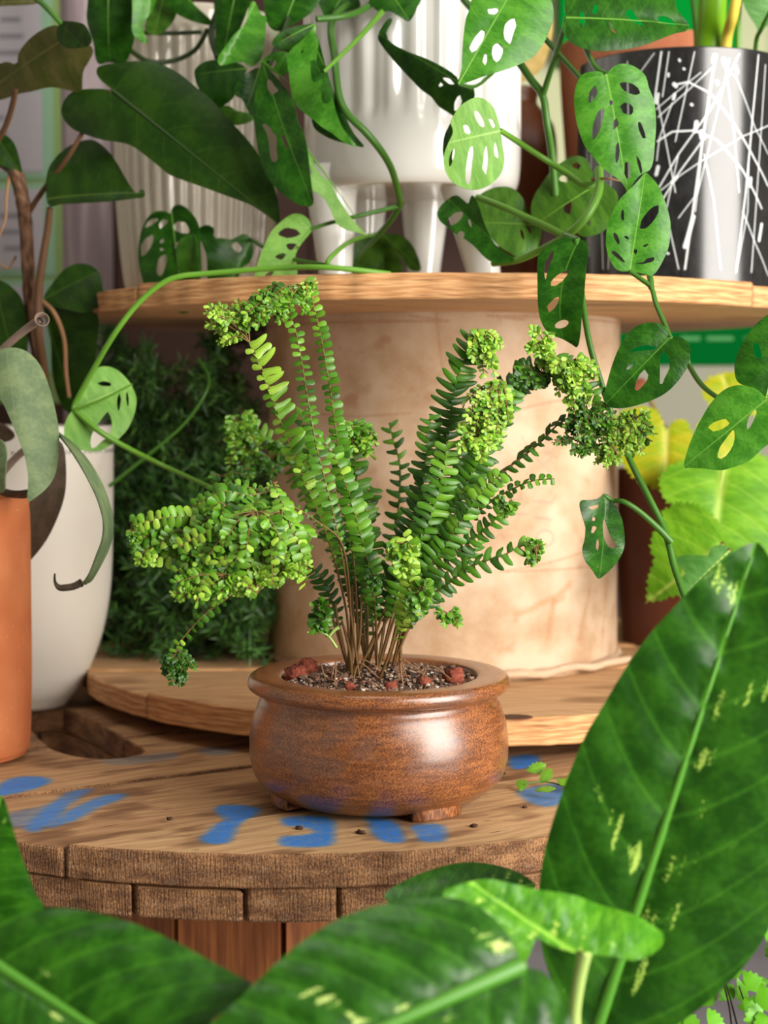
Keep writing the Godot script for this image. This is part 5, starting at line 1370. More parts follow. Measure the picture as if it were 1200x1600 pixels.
func build_vine():
	var v := thing("swiss_cheese_vine", "trailing swiss cheese vine with holed green leaves spilling over the upper shelf", "plant")
	blade(v, Vector3(0.06, 0.5677, -1.34), Vector3(0, 0, 0), [0, 0, 2.6, 10.7, 3, 20.9, 4, 36.1, 6, 51.4, 9.6, 61.5, 14.7, 74.2, 43.1, 77.7, 71.5, 74.2, 78.2, 61.5, 75.3, 46.3, 69.1, 33.6, 61.5, 23.4, 48.6, 15.8, 35.7, 10.7, 22.7, 6.6, 9.8, 2], [[9.2, 25, 8.7, 28.5, 13.3, 37.1, 19, 43.2, 21.6, 41.2, 20, 35.1, 14.9, 27], [27.3, 21.9, 27.8, 30, 33, 33.1, 36.1, 28.5, 35.1, 21.9, 31, 17.3], [19.6, 15.8, 20.1, 22.4, 22.7, 23.9, 23.7, 19.9, 21.7, 14.3], [25.1, 56.4, 24.1, 60.5, 31.8, 61.5, 32.3, 58.5, 27.7, 55.4], [37, 45.3, 40.6, 51.4, 45.8, 53.4, 47.4, 48.8, 44.8, 41.2, 41.8, 32.1, 37.6, 36.1]], Vector2(43.1, 74.2), M.vine, {"fold": 0.2, "curl": -0.3, "droop": -0.12, "rib": 0.0009, "rib_mat": M.stem_bright})
	blade(v, Vector3(0.0757, 0.5782, -1.42), Vector3(0.14, -0.436, 0), [-93.7, 53.6, -85.3, 67.4, -80.5, 65.9, -84.9, 55.5, -79.3, 46.9, -62.7, 37.9, -44.9, 30.4, -27.4, 21.4, -14.7, 12.4, -10.4, 5.1, 0.1, 2.7, 1.5, -5.4, -4.2, -13, -10.6, -21.2, -19.1, -23.2, -29.5, -16.5, -38.2, -10.5, -43.8, -2, -52.5, 4.1, -61.2, 12.9, -71, 23, -81.3, 34.7, -89.9, 45.2], [[-27.9, 11.9, -22, 11.4, -15.1, 6.5, -22.2, 6.6], [-22.1, -13.3, -18.2, -6.6, -12.6, -3.3, -11, -7.2, -16.2, -13.8, -21.1, -16.6], [-33.6, 7.5, -30.5, 8.8, -28.2, 6, -32, 4.1]], Vector2(-91.1, 55), M.vine_dark, {"fold": -0.3, "curl": -0.2, "droop": -0.15})
	blade(v, Vector3(0.0958, 0.5337, -1.36), Vector3(0, 0.262, 0), [-26.1, 24.2, -18.9, 26.1, -12.3, 23.8, -5.6, 17.4, -1.7, 7.2, 0, 0, 1.7, -10.8, 3.5, -23.8, 0.7, -34.3, -6.5, -42.4, -16.4, -47.9, -25.8, -48.8, -35.2, -46, -42.3, -40, -46.2, -30.8, -46.7, -20.5, -43.5, -11.1, -39.7, -2.2, -41.9, 5.4, -39.7, 10.7, -34.3, 18.6], [[-22.7, 13.5, -20, 15.7, -15, 9.2, -13.3, 3.1, -16.6, 2.4, -20.5, 7.4], [-10.6, 9.4, -7.8, 10, -4.5, 4, -6.7, 1.8], [-31.5, 2.8, -28.2, 3.4, -25.4, -1.6, -27.6, -3.8, -30.9, -1.3], [-27, -19.8, -24.8, -13.5, -22.6, -15.5, -23.7, -27.4, -25.3, -42, -28.6, -43.7, -29.1, -35.4, -28.1, -27.6], [-13.8, -16.7, -11.6, -12.9, -10.4, -21.7, -10.9, -30.6, -13.1, -36.4, -15.4, -32.3, -14.3, -24.5], [-5.5, -11.1, -3.8, -9.5, -1.6, -18.8, -2.1, -24, -4.9, -20.5], [-41.8, -20.3, -38.5, -15.1, -38.5, -20.2, -41.2, -29.6, -42.9, -28.6]], Vector2(-45.1, -11.2), M.vine_pale, {"fold": -0.1, "curl": 0.15, "droop": -0.1})
	blade(v, Vector3(0.0594, 0.5427, -1.37), Vector3(0, -0.785, 0), [-2.9, 1.4, 0.7, -5.3, 7.9, -17.6, -2.1, -20.7, -6.4, -28.1, -6.3, -37.1, -10.7, -41.4, -14.4, -32.6, -16.6, -21.8, -14.4, -11.4, -8.6, -4.2], [], Vector2(-11.4, -39.7), M.vine_dark, {"fold": 0.2, "curl": -0.3, "droop": -0.12, "rib": 0.0009, "rib_mat": M.stem_bright})
	blade(v, Vector3(0.1138, 0.4335, -1.42), Vector3(0.087, -0.349, 0), [-70.9, 44.1, -67.2, 50.6, -60, 55.8, -53, 57.1, -47.3, 53, -42.1, 49.6, -38.5, 55.9, -35.1, 54.2, -31.2, 45.3, -29.1, 37, -24.8, 24.8, -19.2, 14.8, -9, 6.3, 0, 0, -9.2, -2.5, -17.8, -2.2, -26.4, 3, -34.9, 11.5, -43.4, 18.4, -52.1, 23.1, -60.7, 30, -66.4, 34, -70.4, 39.2], [[-61.8, 32.8, -59.3, 39.3, -52.2, 43.4, -48.1, 41, -51.2, 34.6, -58.3, 31], [-51.5, 23, -49.1, 26.3, -45.6, 24.5, -45.1, 20.1, -48.7, 19.6], [-43.6, 37.6, -41.3, 35.3, -39.7, 29.2, -42.5, 32.1]], Vector2(-60.1, 51.9), M.vine_dark, {"fold": 0.5, "curl": -0.1, "droop": -0.1})
	blade(v, Vector3(0.1433, 0.4716, -1.5), Vector3(-0.175, 0.175, 0), [-58.9, 23.8, -53.3, 29.9, -44.2, 34.3, -35.2, 35.7, -26.3, 33.5, -17.6, 24.7, -13.3, 12.9, -8.3, 4, -1.8, 1.2, -0.9, -7.8, -4.4, -19.8, -10.8, -28.8, -21.7, -31.3, -31.6, -26.2, -43.2, -17.5, -48.8, -8.7, -52.5, 3.1, -55.7, 15], [[-20.6, -4, -17.7, -6.3, -17.4, -14.6, -19.7, -12.3], [-14.4, 0.9, -10.9, -2.6, -10, -9.7, -12.9, -6.2]], Vector2(-51.3, 3.2), M.vine_olive, {"fold": 0.4, "curl": -0.3})
	blade(v, Vector3(0.1881, 0.5034, -1.47), Vector3(-0.262, -0.262, 0), [-57.7, -22.2, -56.1, -7.1, -49.2, 4.8, -41, 16.7, -29.9, 26.7, -18.5, 29.9, -7.9, 24.6, -2.9, 13.4, 8.4, 2.7, 19, -6.7, 20.7, -18.8, 15.6, -33.6, 4.7, -43.4, -9.4, -46, -20, -39.1, -33.6, -42.3, -48.9, -35.8], [[-22.1, 20.3, -18.2, 23.2, -12.2, 17.4, -16.2, 15.8], [-33.6, 7.3, -29.2, 12, -21.6, 8.7, -26, 4], [-27.8, -18.4, -23.5, -11.3, -20.4, -16.2, -21.7, -26.4, -25.8, -25.1], [-7, -34.7, -5.1, -26.9, -3.1, -33, -4.6, -38.4]], Vector2(-47.5, -28.6), M.vine_olive, {"fold": 0.2, "curl": -0.3, "droop": -0.12, "rib": 0.0009, "rib_mat": M.stem_bright})
	blade(v, Vector3(0.1782, 0.5734, -1.33), Vector3(-0.07, 0, 0), [0, 0, -6.2, 2.1, -16.4, 1, -21.6, -3.1, -24.7, -12.3, -25.2, -21.6, -24.1, -32.9, -21.6, -43.2, -17.5, -54.5, -11.3, -63.7, -3.6, -73, 4.1, -79.1, 10.7, -83.2, 15.9, -89.4, 18.4, -94, 21, -89.4, 26.1, -81.7, 31.3, -78.1, 36.4, -75, 39, -66.3, 40, -53.4, 41.1, -40.6, 40.6, -27.8, 38.5, -17.5, 34.9, -9.8, 32.4, -1, 27.2, 4.1, 19.5, 7.7, 11.8, 8.2, 5.7, 5.7, 2.1, 2.1], [[-13.9, -18.5, -12.8, -13.4, -8.7, -9.3, -6.2, -13.4, -8.7, -18.5, -13.4, -23.6], [-10.8, -52.4, -10.8, -43.2, -7.7, -32.9, -3.6, -26.2, -1.6, -28.8, -3.6, -40.6, -7.2, -49.3], [10.8, -7.2, 19.5, -7.2, 25.7, -10.8, 27.2, -15.4, 22.1, -16.4, 14.4, -13.4], [11.3, -24.2, 16.9, -23.1, 21.6, -26.2, 21, -31.9, 15.9, -32.4, 11.8, -28.8], [5.6, -43.2, 6.7, -36.5, 9.2, -34.9, 10.3, -39.1, 8.2, -44.2], [25.7, -39.1, 27.7, -38, 31.3, -45.7, 32.3, -51.9, 29.8, -50.9, 26.7, -44.7], [2.6, -21.1, 5.1, -20, 6.2, -24.2, 3.6, -26.2], [7.7, -68.9, 8.2, -57.6, 10.2, -54, 11.3, -61.2, 9.7, -69.9], [14.9, -76.6, 15.9, -69.9, 19, -67.8, 20, -75, 19.5, -84.8, 16.9, -82.2], [24.6, -66.3, 26.2, -63.7, 28.7, -71.4, 29.7, -77.1, 28.2, -78.1]], Vector2(18.4, -94), M.vine, {"fold": 0.2, "curl": -0.35, "droop": -0.08})
	blade(v, Vector3(0.1958, 0.4148, -1.31), Vector3(0.07, -0.035, 0), [11.7, 77.5, 15.8, 74.5, 22, 67, 27.3, 54.6, 31.1, 42.1, 31.8, 32.1, 30.5, 19.5, 26.7, 9.5, 20.8, -0.6, 15.8, -3.6, 8.1, -1.5, 0, 0, -6.1, 0, -11.2, 2, -16.4, 9.6, -19.1, 19.7, -19.2, 27.2, -17.9, 37.2, -14, 47.2, -8.1, 57.2, -0.7, 64.6, 6.8, 72.1], [[6.5, 34.7, 9.9, 42.1, 16.3, 49.6, 22.3, 52.1, 22.4, 47.1, 17.5, 38.6, 11.5, 33.6], [-7.8, 42.2, -6.9, 48.2, -5.4, 47.2, -5.3, 39.7], [-13.7, 28.2, -11.7, 30.7, -8.5, 23.2, -10, 21.2], [-15, 14.7, -12.5, 16.2, -6.3, 10.6, -4.2, 7.1, -7.2, 8.1], [-5, 27.2, -3.6, 28.7, -1, 25.7, -2.4, 23.7], [3.9, 6, 10.5, 7.5, 13, 10, 19.1, 11, 18.1, 8, 12.1, 6], [9.3, 19.6, 13.8, 21.6, 14.8, 19.1], [2.8, 15.6, 4.2, 18.1, 5.8, 16.1, 3.8, 12.1]], Vector2(11.7, 77.5), M.vine, {"fold": 0.28, "curl": -0.3, "droop": -0.1})
	blade(v, Vector3(0.1488, 0.6247, -1.36), Vector3(-0.209, 0, 0), [0, 0, -3.2, -6.6, -1.3, -14.9, 4.4, -21.5, 13.2, -25.9, 26.2, -28.1, 39.3, -27, 55, -24.3, 68.2, -19.9, 81.4, -13.8, 92, -8.8, 100.4, -6.1, 102.7, 0, 97.6, 5.5, 92.5, 12.7, 87.6, 26.6, 51.1, 37.8, 8.9, 32.2, -0.8, 12.7], [[10.9, -3.9, 11.6, 3.3, 14.2, 5.5, 15.7, -1.1, 14, -9.4, 11.9, -7.7], [21.6, 4.4, 22.2, 10.5, 26.4, 11.1, 26.8, 5.5, 23.1, 3.3], [30.9, -2.2, 33, 1.1, 38.7, -5.5, 40.6, -13.3, 36, -9.4], [49.3, 4.4, 52.1, 10, 55.7, 7.2, 60.8, 0, 65.9, -5, 60.7, -4.4, 54.5, -1.1], [75, 1.7, 79.2, 5, 87.1, 3.3, 93.2, -2.2, 89.5, -3.3, 80.7, -0.6]], Vector2(102.7, -1.1), M.vine_dark, {"fold": 0.2, "curl": -0.3, "droop": -0.12, "rib": 0.0009, "rib_mat": M.stem_bright})
	blade(v, Vector3(0.1541, 0.4391, -1.3), Vector3(0.087, -0.262, 0), [-32.2, -12.2, -28.1, -7.3, -18.8, -1.5, -10.1, 1.8, -2.5, 0.6, 6.1, -2.1, 7.6, -10.7, 6, -20.6, 4.9, -33.1, 3.3, -48.2, 1.2, -63.3, -0.3, -75.9, -3, -85.1, -8.1, -82.5, -15.8, -78.3, -22.4, -75.7, -28.6, -70.5, -32.6, -60.3, -33.6, -47.6, -33.4, -32.4, -33.3, -19.8], [[-27.7, -28.5, -27.2, -18.4, -23, -11.4, -19.9, -8.5, -20.5, -13.5, -24.6, -22.5, -26.2, -30.5], [-23.7, -34.6, -19, -28.6, -12.9, -25.2, -8.3, -23.8, -9.8, -27.8, -17, -35.2, -22.7, -36.1], [-26.9, -54.3, -24.3, -48.8, -19.1, -45.3, -16.6, -45.8, -19.2, -51.9, -24.9, -57.4], [-20.8, -67.6, -17.2, -64.1, -11, -63.1, -9.5, -66.2, -13.1, -69.2, -18.8, -70.2]], Vector2(-13.2, -86), M.vine_dark, {"fold": 0.3, "curl": -0.2, "bow": -0.1})
	blade(v, Vector3(0.2198, 0.3605, -1.26), Vector3(-0.175, -0.087, 0), [0, 0, -2.4, 6, -8.2, 10.1, -17, 11.1, -25.3, 8.6, -32.6, 2.6, -37.5, -5.4, -41.4, -13.9, -44.9, -23.9, -48.3, -36.4, -50.2, -47.3, -44.9, -53.3, -35.1, -54.3, -23, -51.8, -10.8, -47.3, -1.1, -41.4, 7.2, -32.4, 12.5, -24, 15, -14, 14.5, -6.5, 10.2, -1.5, 3.9, 0.5], [[-30.7, -10.4, -25.3, -7.9, -18, -6.4, -11.2, -7.5, -12.2, -9.5, -20.5, -10.4, -27.8, -11.4], [-7.9, -36.4, -7.9, -24, -7.8, -15.5, -4.4, -11.5, -0.6, -19, -1.1, -25.5, -4.5, -32.4, -6.4, -37.4], [-26.8, -38.9, -24.9, -32.4, -21.5, -26.4, -18.1, -25.4, -16.6, -31.4, -20.5, -37.4, -24.9, -41.4], [-33.2, -23.9, -30.2, -19.9, -26.3, -18.9, -27.8, -21.4, -31.7, -24.9]], Vector2(-48.8, -50.3), M.vine_dark, {"fold": 0.35, "curl": -0.3})
	blade(v, Vector3(0.2742, 0.3132, -1.17), Vector3(-0.035, -0.209, 0), [0, 0, -6.3, 5.9, -13.1, 8.7, -22.1, 9.6, -31, 6, -39, -2.3, -45.2, -12.4, -51, -24, -55.4, -35.5, -58.4, -49, -52.9, -49.9, -43.8, -50.2, -32.5, -51.5, -23.5, -49.2, -12.3, -44.5, -3.5, -36.2, 5.3, -28.3, 11.8, -16.9, 11.6, -5.5, 5.8, 0.5], [[-41.5, -20.7, -37.5, -17, -30.7, -14.7, -26.2, -15.1, -27.1, -18.8, -32.9, -22.5, -39.6, -23.5], [-34.4, -40.9, -33.1, -35.4, -29.6, -29.9, -25.2, -23.9, -23, -22.5, -22.8, -30.8, -25.9, -37.7, -30.3, -42.8, -33.5, -43.7], [-13.5, -22.5, -14.1, -16, -11, -10.5, -8.4, -7.8, -7.4, -10.1, -10, -16.9]], Vector2(-58.4, -49), M.vine, {"fold": 0.3, "curl": -0.35})
	blade(v, Vector3(0.2802, 0.3147, -1.2), Vector3(-0.087, -0.175, 0), [-0.9, 0, -7.9, 5.7, -16.2, 8.5, -20.8, 11.8, -22.7, 18.9, -21.9, 28.3, -18.3, 37.8, -12.9, 47.2, -6.1, 55.6, 3, 62.1, 16.7, 63.4, 26, 42.2, 19.5, 14.1, 5.9, 2.3], [[-9.6, 37.7, -7.8, 40.5, -5, 37.7, -3.5, 30.6, -4.9, 27.3, -8.1, 30.1]], Vector2(14.5, 61), M.vine_dark, {"fold": 0.2, "curl": -0.3, "droop": -0.12, "rib": 0.0009, "rib_mat": M.stem_bright})
	blade(v, Vector3(0.1753, 0.2382, -1.29), Vector3(0, 0.349, 0), [-0.6, 0.5, -6.2, -2.9, -14.6, -4.3, -21.4, -4.6, -23, -9.7, -21.8, -17.8, -18.4, -26.4, -17.7, -36.6, -18.8, -44.2, -15.9, -53.4, -9.6, -59.7, -5, -65, -1, -68.2, 2.9, -65.3, 8.6, -59.3, 14.2, -50.3, 18.1, -40.2, 17.4, -31, 13.9, -20.7, 9.8, -11.9, 5.7, -4.2], [[-16.3, -10.3, -11.8, -8.9, -7.3, -8, -6.7, -10, -11.8, -11.9], [-13.4, -20, -11.7, -17, -9.4, -18.1, -10, -21.1], [-13.3, -29.1, -12.2, -25.1, -8.2, -25.7, -7.6, -29.8, -11.6, -30.7], [-2, -23.3, -0.4, -19.8, 2.6, -27.5, 6, -34.7, 10.7, -40.5, 9, -43.5, 4.4, -42.3, -0.2, -34.6], [-7.5, -39.4, -5.9, -35.4, -4.1, -39.5, -4.6, -45.6, -6.4, -44.6], [-4, -57.9, -2.8, -55.9, -2.2, -59, -3.4, -61]], Vector2(-1, -68.2), M.vine_dark, {"fold": 0.4, "curl": -0.3, "wave": 0.12})
	blade(v, Vector3(-0.2037, 0.4924, -1.58), Vector3(-0.087, -0.175, 0), [-34.4, -41.3, -32.2, -22.8, -27.3, -9.3, -17.9, 0.4, -6.4, 1.4, -1.3, -1.2, 1.8, 5.5, 9.4, 7.2, 18.4, 0.9, 25.6, -8.5, 28.3, -17.8, 29.2, -36.2, 29.1, -60.7, 24.9, -76, 20.7, -88.2, 15.7, -94.3, 6.8, -95.4, 2.3, -88, -0.6, -73.8, -5.1, -69.5, -7.4, -81.7, -7.2, -94, -16.2, -89.6, -24.1, -78.5, -30.8, -63], [[-27.2, -13.7, -22.9, -7.6, -14.6, -5.3, -11.4, -5.9, -17.7, -10.7, -24, -13.7], [-13.8, -13.9, -8.2, -6.6, -3.7, -6.1, -4.9, -11, -11.2, -15.8], [-31.3, -38.3, -30.2, -29, -22.6, -21.8, -17.5, -21.2, -18.6, -29.2, -24.9, -38.4, -29.3, -40.8], [1.5, -14.2, 5.3, -9.3, 14.2, -10.1, 18.8, -18.8, 14.4, -20.6, 4.8, -17.9], [-14.9, -57, -12.6, -44.7, -6.9, -40.5, -4.3, -41.8, -5.4, -51, -10.4, -60.2], [3.1, -32.7, 5, -28.4, 9.5, -29.7, 9.5, -34.6, 5.1, -36.4], [-11, -28.1, -7.8, -24.5, -5.9, -27, -9, -30.6], [-10.9, -34.3, -7, -33.7, -6.3, -36.8, -10.2, -36.8]], Vector2(12.6, -94.9), M.vine_dark, {"fold": 0.2, "curl": -0.3, "droop": -0.12, "rib": 0.0009, "rib_mat": M.stem_bright})
	blade(v, Vector3(-0.1819, 0.4697, -1.56), Vector3(0.175, -0.698, 0), [-23.9, -31.4, -20.9, -16.3, -14.1, -4.5, 0, 0, 7.9, -4.1, 10.2, -15.1, 5.6, -39, -2.3, -56.9, -15.2, -68.6, -26.5, -71.3, -34.8, -67.9, -35.3, -52.4, -29.9, -43.4], [], Vector2(-22.9, -71.4), M.vine, {"fold": 0.6, "curl": -0.3})
	blade(v, Vector3(-0.1294, 0.4682, -1.6), Vector3(0, 0.349, 0), [-52.1, 6.2, -45.7, 12.5, -37.6, 9.1, -37, 0.6, -30, 0.8, -21.8, -0.7, -14.1, 2.6, -7.7, 5.3, 0, 1.8, 2.5, -9.2, -1.4, -21.6, -9.8, -28, -13.1, -40.5, -17.6, -56, -24.1, -65.4, -33.7, -68.7, -40, -62.6, -43, -47.4, -44.8, -29, -47.2, -13.8], [[-20.5, -6.8, -15.4, -2.4, -9, -8.3, -12.9, -12.7]], Vector2(-34.9, -68.7), M.vine_dark, {"fold": 0.4, "wave": 0.2})
	blade(v, Vector3(-0.1052, 0.6049, -1.45), Vector3(0.087, -0.436, 0), [-5, -9.4, -9.1, -25.5, -11.8, -39, -11.9, -52.8, -11.5, -69.4, -9.1, -83.4, -5.1, -94.8, 0.8, -103.4, 8.8, -111.1, 18, -118.2, 25.5, -121.9, 35.1, -121.3, 36.5, -105.4, 37.3, -89, 37.5, -72.6, 35, -58.8, 31, -50.3, 29.7, -39.3, 25.8, -28.2, 20, -19.6, 12.2, -10.8, 4.9, -3.7, -1.2, 2.3], [[-4, -50.6, 1.1, -50.9, 5.8, -58.4, 8.8, -61.9, 7.6, -73.4, 7.8, -80.6, 3.9, -83.1, 0.8, -80.1, 0.8, -67.4, -0.6, -58], [2.5, -13.3, 5.1, -11.3, 10.5, -18.8, 14.1, -22.4, 10.2, -24.3, 4.4, -26, 3.3, -21], [12.8, -60, 14.7, -59, 17.6, -65.8, 19.7, -74.2, 17.2, -72.4, 14.3, -66.7]], Vector2(34.5, -120.7), M.vine_dark, {"fold": 0.35, "curl": -0.3})
	blade(v, Vector3(-0.1167, 0.6707, -1.5), Vector3(-0.175, 0.524, 0), [-5.4, -3.1, 0.1, 0.6, 4, -12, 8.3, -14.5, 5.9, -26.8, 3.3, -42, -0.4, -54.3, -9.2, -61.1, -15.8, -57.1, -25.3, -57.5, -35.4, -59.2, -38.6, -53.7, -30.9, -42.9, -23.8, -33.2, -16.2, -25.8, -9.9, -18.5], [], Vector2(-34, -57.9), M.vine, {"fold": 0.5, "curl": -0.2})
	blade(v, Vector3(-0.1278, 0.6196, -1.54), Vector3(-0.262, -0.262, 0), [-54.4, 4.4, -47.3, 10.4, -36, 12.3, -23.1, 10.3, -10.1, 7, -0.7, 1.3, -1.9, -7.6, -7.6, -13.6, -8.7, -23.1, -13.2, -29.3, -22.3, -33.2, -28.5, -34.8, -38.6, -27.9, -47.5, -14.7, -52.3, -4.8], [], Vector2(-52.8, 0.4), M.vine_dark, {"fold": 0.2, "curl": -0.3, "droop": -0.12, "rib": 0.0009, "rib_mat": M.stem_bright})
	blade(v, Vector3(-0.1122, 0.6096, -1.49), Vector3(0, 0.436, 0), [-21.4, -15.3, -12.2, -5, 0, 1.1, 0.6, -9.6, -2, -24, -4.5, -41.2, -9.4, -37, -15.4, -27.8, -21.5, -24.4], [], Vector2(-12.4, -38.9), M.vine_dark, {"fold": 0.2, "curl": -0.3, "droop": -0.12, "rib": 0.0009, "rib_mat": M.stem_bright})
	blade(v, Vector3(-0.1219, 0.5809, -1.56), Vector3(-0.349, 0, 0), [-35.3, 10.2, -26.3, 11.5, -17, 5.4, -6.1, 1.4, 0.6, 0, -3.5, -6.8, -13.6, -9.4, -23.9, -8.1, -31.3, -2], [], Vector2(-35.3, 9.5), M.vine_olive, {"fold": 0.2, "curl": -0.3, "droop": -0.12, "rib": 0.0009, "rib_mat": M.stem_bright})
	blade(v, Vector3(-0.0602, 0.6321, -1.42), Vector3(-0.087, 0.349, 0), [2.3, 1.3, 1.5, -6.5, 4.2, -14, 2.5, -30.1, 6.3, -38, 8.9, -46.1, 13.3, -54.1, 17.7, -60.4, 20.9, -70.2, 26.3, -82.5, 31.9, -89.4, 40.4, -98.9, 29.4, -95.1, 19.2, -87.9, 9, -81.9, 0.7, -72.5, -7.6, -61, -14.6, -48.8, -19.9, -35.5, -20.7, -25.2, -16.5, -17.7, -7.2, -9.9], [[-9.8, -20.5, -8, -17.6, -7.5, -21.5, -9.3, -22.7], [-2, -28.7, 0.9, -26.9, 2.5, -30.6, 5.2, -37, 7.9, -41.8, 6.1, -44.7, 1.5, -45, -1.1, -37.5], [7.7, -50.1, 10.6, -48.8, 14.4, -55.1, 16.6, -60.5, 14.2, -63.4, 10.2, -62]], Vector2(38.6, -97.9), M.vine, {"fold": -0.5, "curl": -0.2, "wave": 0.3})
	blade(v, Vector3(-0.0633, 0.6258, -1.44), Vector3(0, -0.087, 0), [-9, -5.3, 2.3, 5.4, 7.8, -5.6, 12.2, -22.1, 18.9, -44.1, 27.3, -57.9, 30.6, -68.9, 36.7, -81.1, 45.1, -91.6, 32.8, -89.8, 18.8, -86.3, 7.6, -80.7, 0.9, -74, -0.7, -61.3, 1, -54.7, -4.6, -38.2, -9, -21.7], [[0.9, -64.6, 3.2, -62.5, 5.4, -64.1, 2, -65.2], [12.7, -69.2, 14.9, -72.5, 19.4, -74.8, 21.1, -76.5, 16, -76.4, 13.2, -73.6]], Vector2(44.6, -91.6), M.vine_dark, {"fold": 0.3, "curl": -0.3})
	blade(v, Vector3(-0.0608, 0.6423, -1.46), Vector3(-0.436, 0, 0), [-37.3, -15, -31.9, -8.2, -20.8, -2.7, -9.6, -0.7, 0, 0, -6.6, -11.6, -14.8, -21.7, -20.3, -27.1, -28.7, -23.7, -35.5, -20.4], [[-27.3, -12.9, -24.6, -8.9, -21.2, -10.2, -21.7, -13.6]], Vector2(-35.5, -19), M.vine_dark, {"fold": 0.2, "curl": -0.3, "droop": -0.12, "rib": 0.0009, "rib_mat": M.stem_bright})
	blade(v, Vector3(-0.1067, 0.6112, -1.47), Vector3(-0.175, 0, 0), [-3.4, 0, 1.7, 4.7, 10.1, 9.4, 20.4, 10.6, 22.7, 1.8, 21.6, -7.1, 16, -11.8, 9.1, -8.2, 2.3, -4.7], [[5.1, -2.4, 9.1, 2.4, 11.3, 0, 9.1, -4.7]], Vector2(24.5, -18.8), M.vine, {"fold": 0.2, "curl": -0.3, "droop": -0.12, "rib": 0.0009, "rib_mat": M.stem_bright})
	blade(v, Vector3(-0.069, 0.5345, -1.46), Vector3(-0.175, 0.349, 0), [0.1, 1.2, 5.6, -6.1, 12.2, -13.9, 17.8, -21.2, 21.5, -28.6, 25.7, -38.3, 31.2, -46.8, 39.5, -58.1, 48, -66.5, 56.6, -73.8, 47.1, -71.8, 37.5, -70.4, 27.1, -65, 21.8, -54.2, 16.4, -45.1, 9.6, -39.6, 2.1, -34.7, -2.3, -29.1, -1.4, -13.4], [[5.3, -10.2, 11, -14, 17.7, -22.9, 20.3, -28.1, 14.6, -24.8, 9, -18.7], [0.4, -13.3, 3.1, -17.3, 4.6, -23, 1.2, -20.9]], Vector2(56.6, -73.2), M.vine_pale, {"fold": 0.2, "curl": -0.3, "droop": -0.12, "rib": 0.0009, "rib_mat": M.stem_bright})
	blade(v, Vector3(-0.0656, 0.4661, -1.48), Vector3(-0.262, 0.262, 0), [0.5, -1.2, -1.3, 7.9, -8.6, 13.7, -17.4, 13.4, -26.5, 7.1, -35.8, -2.2, -42.2, -14.4, -47.5, -26.5, -52.4, -41.6, -56, -56.5, -59.3, -65.4, -50.9, -68.2, -39.3, -66.8, -30.6, -64.9, -21.6, -58.8, -15.8, -49.7, -14.5, -37.7, -15.6, -25.8, -11.5, -16.6, -4, -7.4], [[-30.1, -5.1, -24, 0.5, -15.3, -0.4, -10.2, -4.5, -14.5, -7.7, -22.8, -9.1], [-23.7, -15.2, -19, -13.8, -12, -14.8, -13.4, -18.5, -21.1, -19.9], [-48.2, -50.4, -42, -41.3, -36, -38.2, -36.2, -41.2, -42.5, -50.3, -47.3, -55.1], [-34.2, -26.2, -28.2, -23.1, -23.6, -24.2, -28.6, -29.1]], Vector2(-57.7, -66), M.vine_pale, {"fold": 0.2, "curl": -0.3, "droop": -0.12, "rib": 0.0009, "rib_mat": M.stem_bright})
	blade(v, Vector3(-0.0019, 0.4758, -1.62), Vector3(-0.436, -0.175, 0), [-4.4, -1.4, 5.1, -0.1, 18, -1.8, 29.4, -10.7, 37.3, -25.1, 40, -37.2, 30, -37.7, 19.6, -24.8, 9.2, -11.7], [], Vector2(39.4, -36.5), M.vine_olive, {"fold": 0.4})
	blade(v, Vector3(-0.0019, 0.4779, -1.64), Vector3(-0.349, 0.262, 0), [-4.6, -0.1, -14.6, -1.8, -31.6, -9.2, -45.5, -19.3, -56.2, -31.9, -61.7, -44.3, -47.8, -46.7, -28.2, -44.9, -11.6, -41.1, -0.2, -23.6], [], Vector2(-54.1, -45.5), M.vine_olive, {"fold": 0.4})
	blade(v, Vector3(-0.0019, 0.4766, -1.64), Vector3(0.175, 0, 0), [-4.5, -2.5, 5.1, -2.5, 14.7, -17.1, 21.1, -32.9, 11.5, -43.1, -4.5, -43.1, -12.2, -32.9, -9.6, -17.1], [], Vector2(1.9, -45.7), M.vine_olive, {"fold": 0.4})
	blade(v, Vector3(-0.2705, 0.3055, -1.44), Vector3(-0.262, 0.262, 0), [-3.9, -1.2, 0.2, 7.6, 5.1, 19.3, 11, 29.2, 18, 36.9, 26.5, 39.3, 34.9, 37.6, 43.1, 31.2, 49.6, 22.3, 53.1, 10.5, 51.5, -1.2, 47.1, -12.9, 41.2, -21.7, 32.4, -30.3, 23.8, -36.1, 15.4, -38.3, 4.3, -37.7, -5, -35.9, -10.9, -30.1, -11.6, -18.5, -9.2, -9.9], [[18.6, 23.4, 23.2, 25.2, 28.8, 24.6, 32.6, 22.3, 27.5, 20.5, 21.9, 21.1], [11.1, -33.1, 12, -24.4, 17.3, -15.7, 24.9, -4.7, 27.8, -4.1, 30.3, -12.9, 28.3, -21.6, 24.2, -27.4, 20.1, -30.3, 13.8, -36], [35.5, 7.6, 38, 15.2, 39.6, 11.7, 37.4, -1.2, 35.8, 0], [43.5, 11.7, 45.4, 16.4, 46.2, 7.6, 44.9, 1.7]], Vector2(49.6, 22.3), M.vine_pale, {"fold": 0.15, "curl": -0.2})
	blade(v, Vector3(0, 0.6872, -1.5), Vector3(-0.262, 0, 0), [-14.4, -3.1, 11.5, 3.1, 33.4, -6.3, 29.9, -21.9, 23, -33.8, 14.4, -30.7, 4.6, -25.7, -2.9, -26.9, -11.5, -19.4], [], Vector2(23, -33.8), M.vine_dark, {"fold": 0.2, "curl": -0.3, "droop": -0.12, "rib": 0.0009, "rib_mat": M.stem_bright})
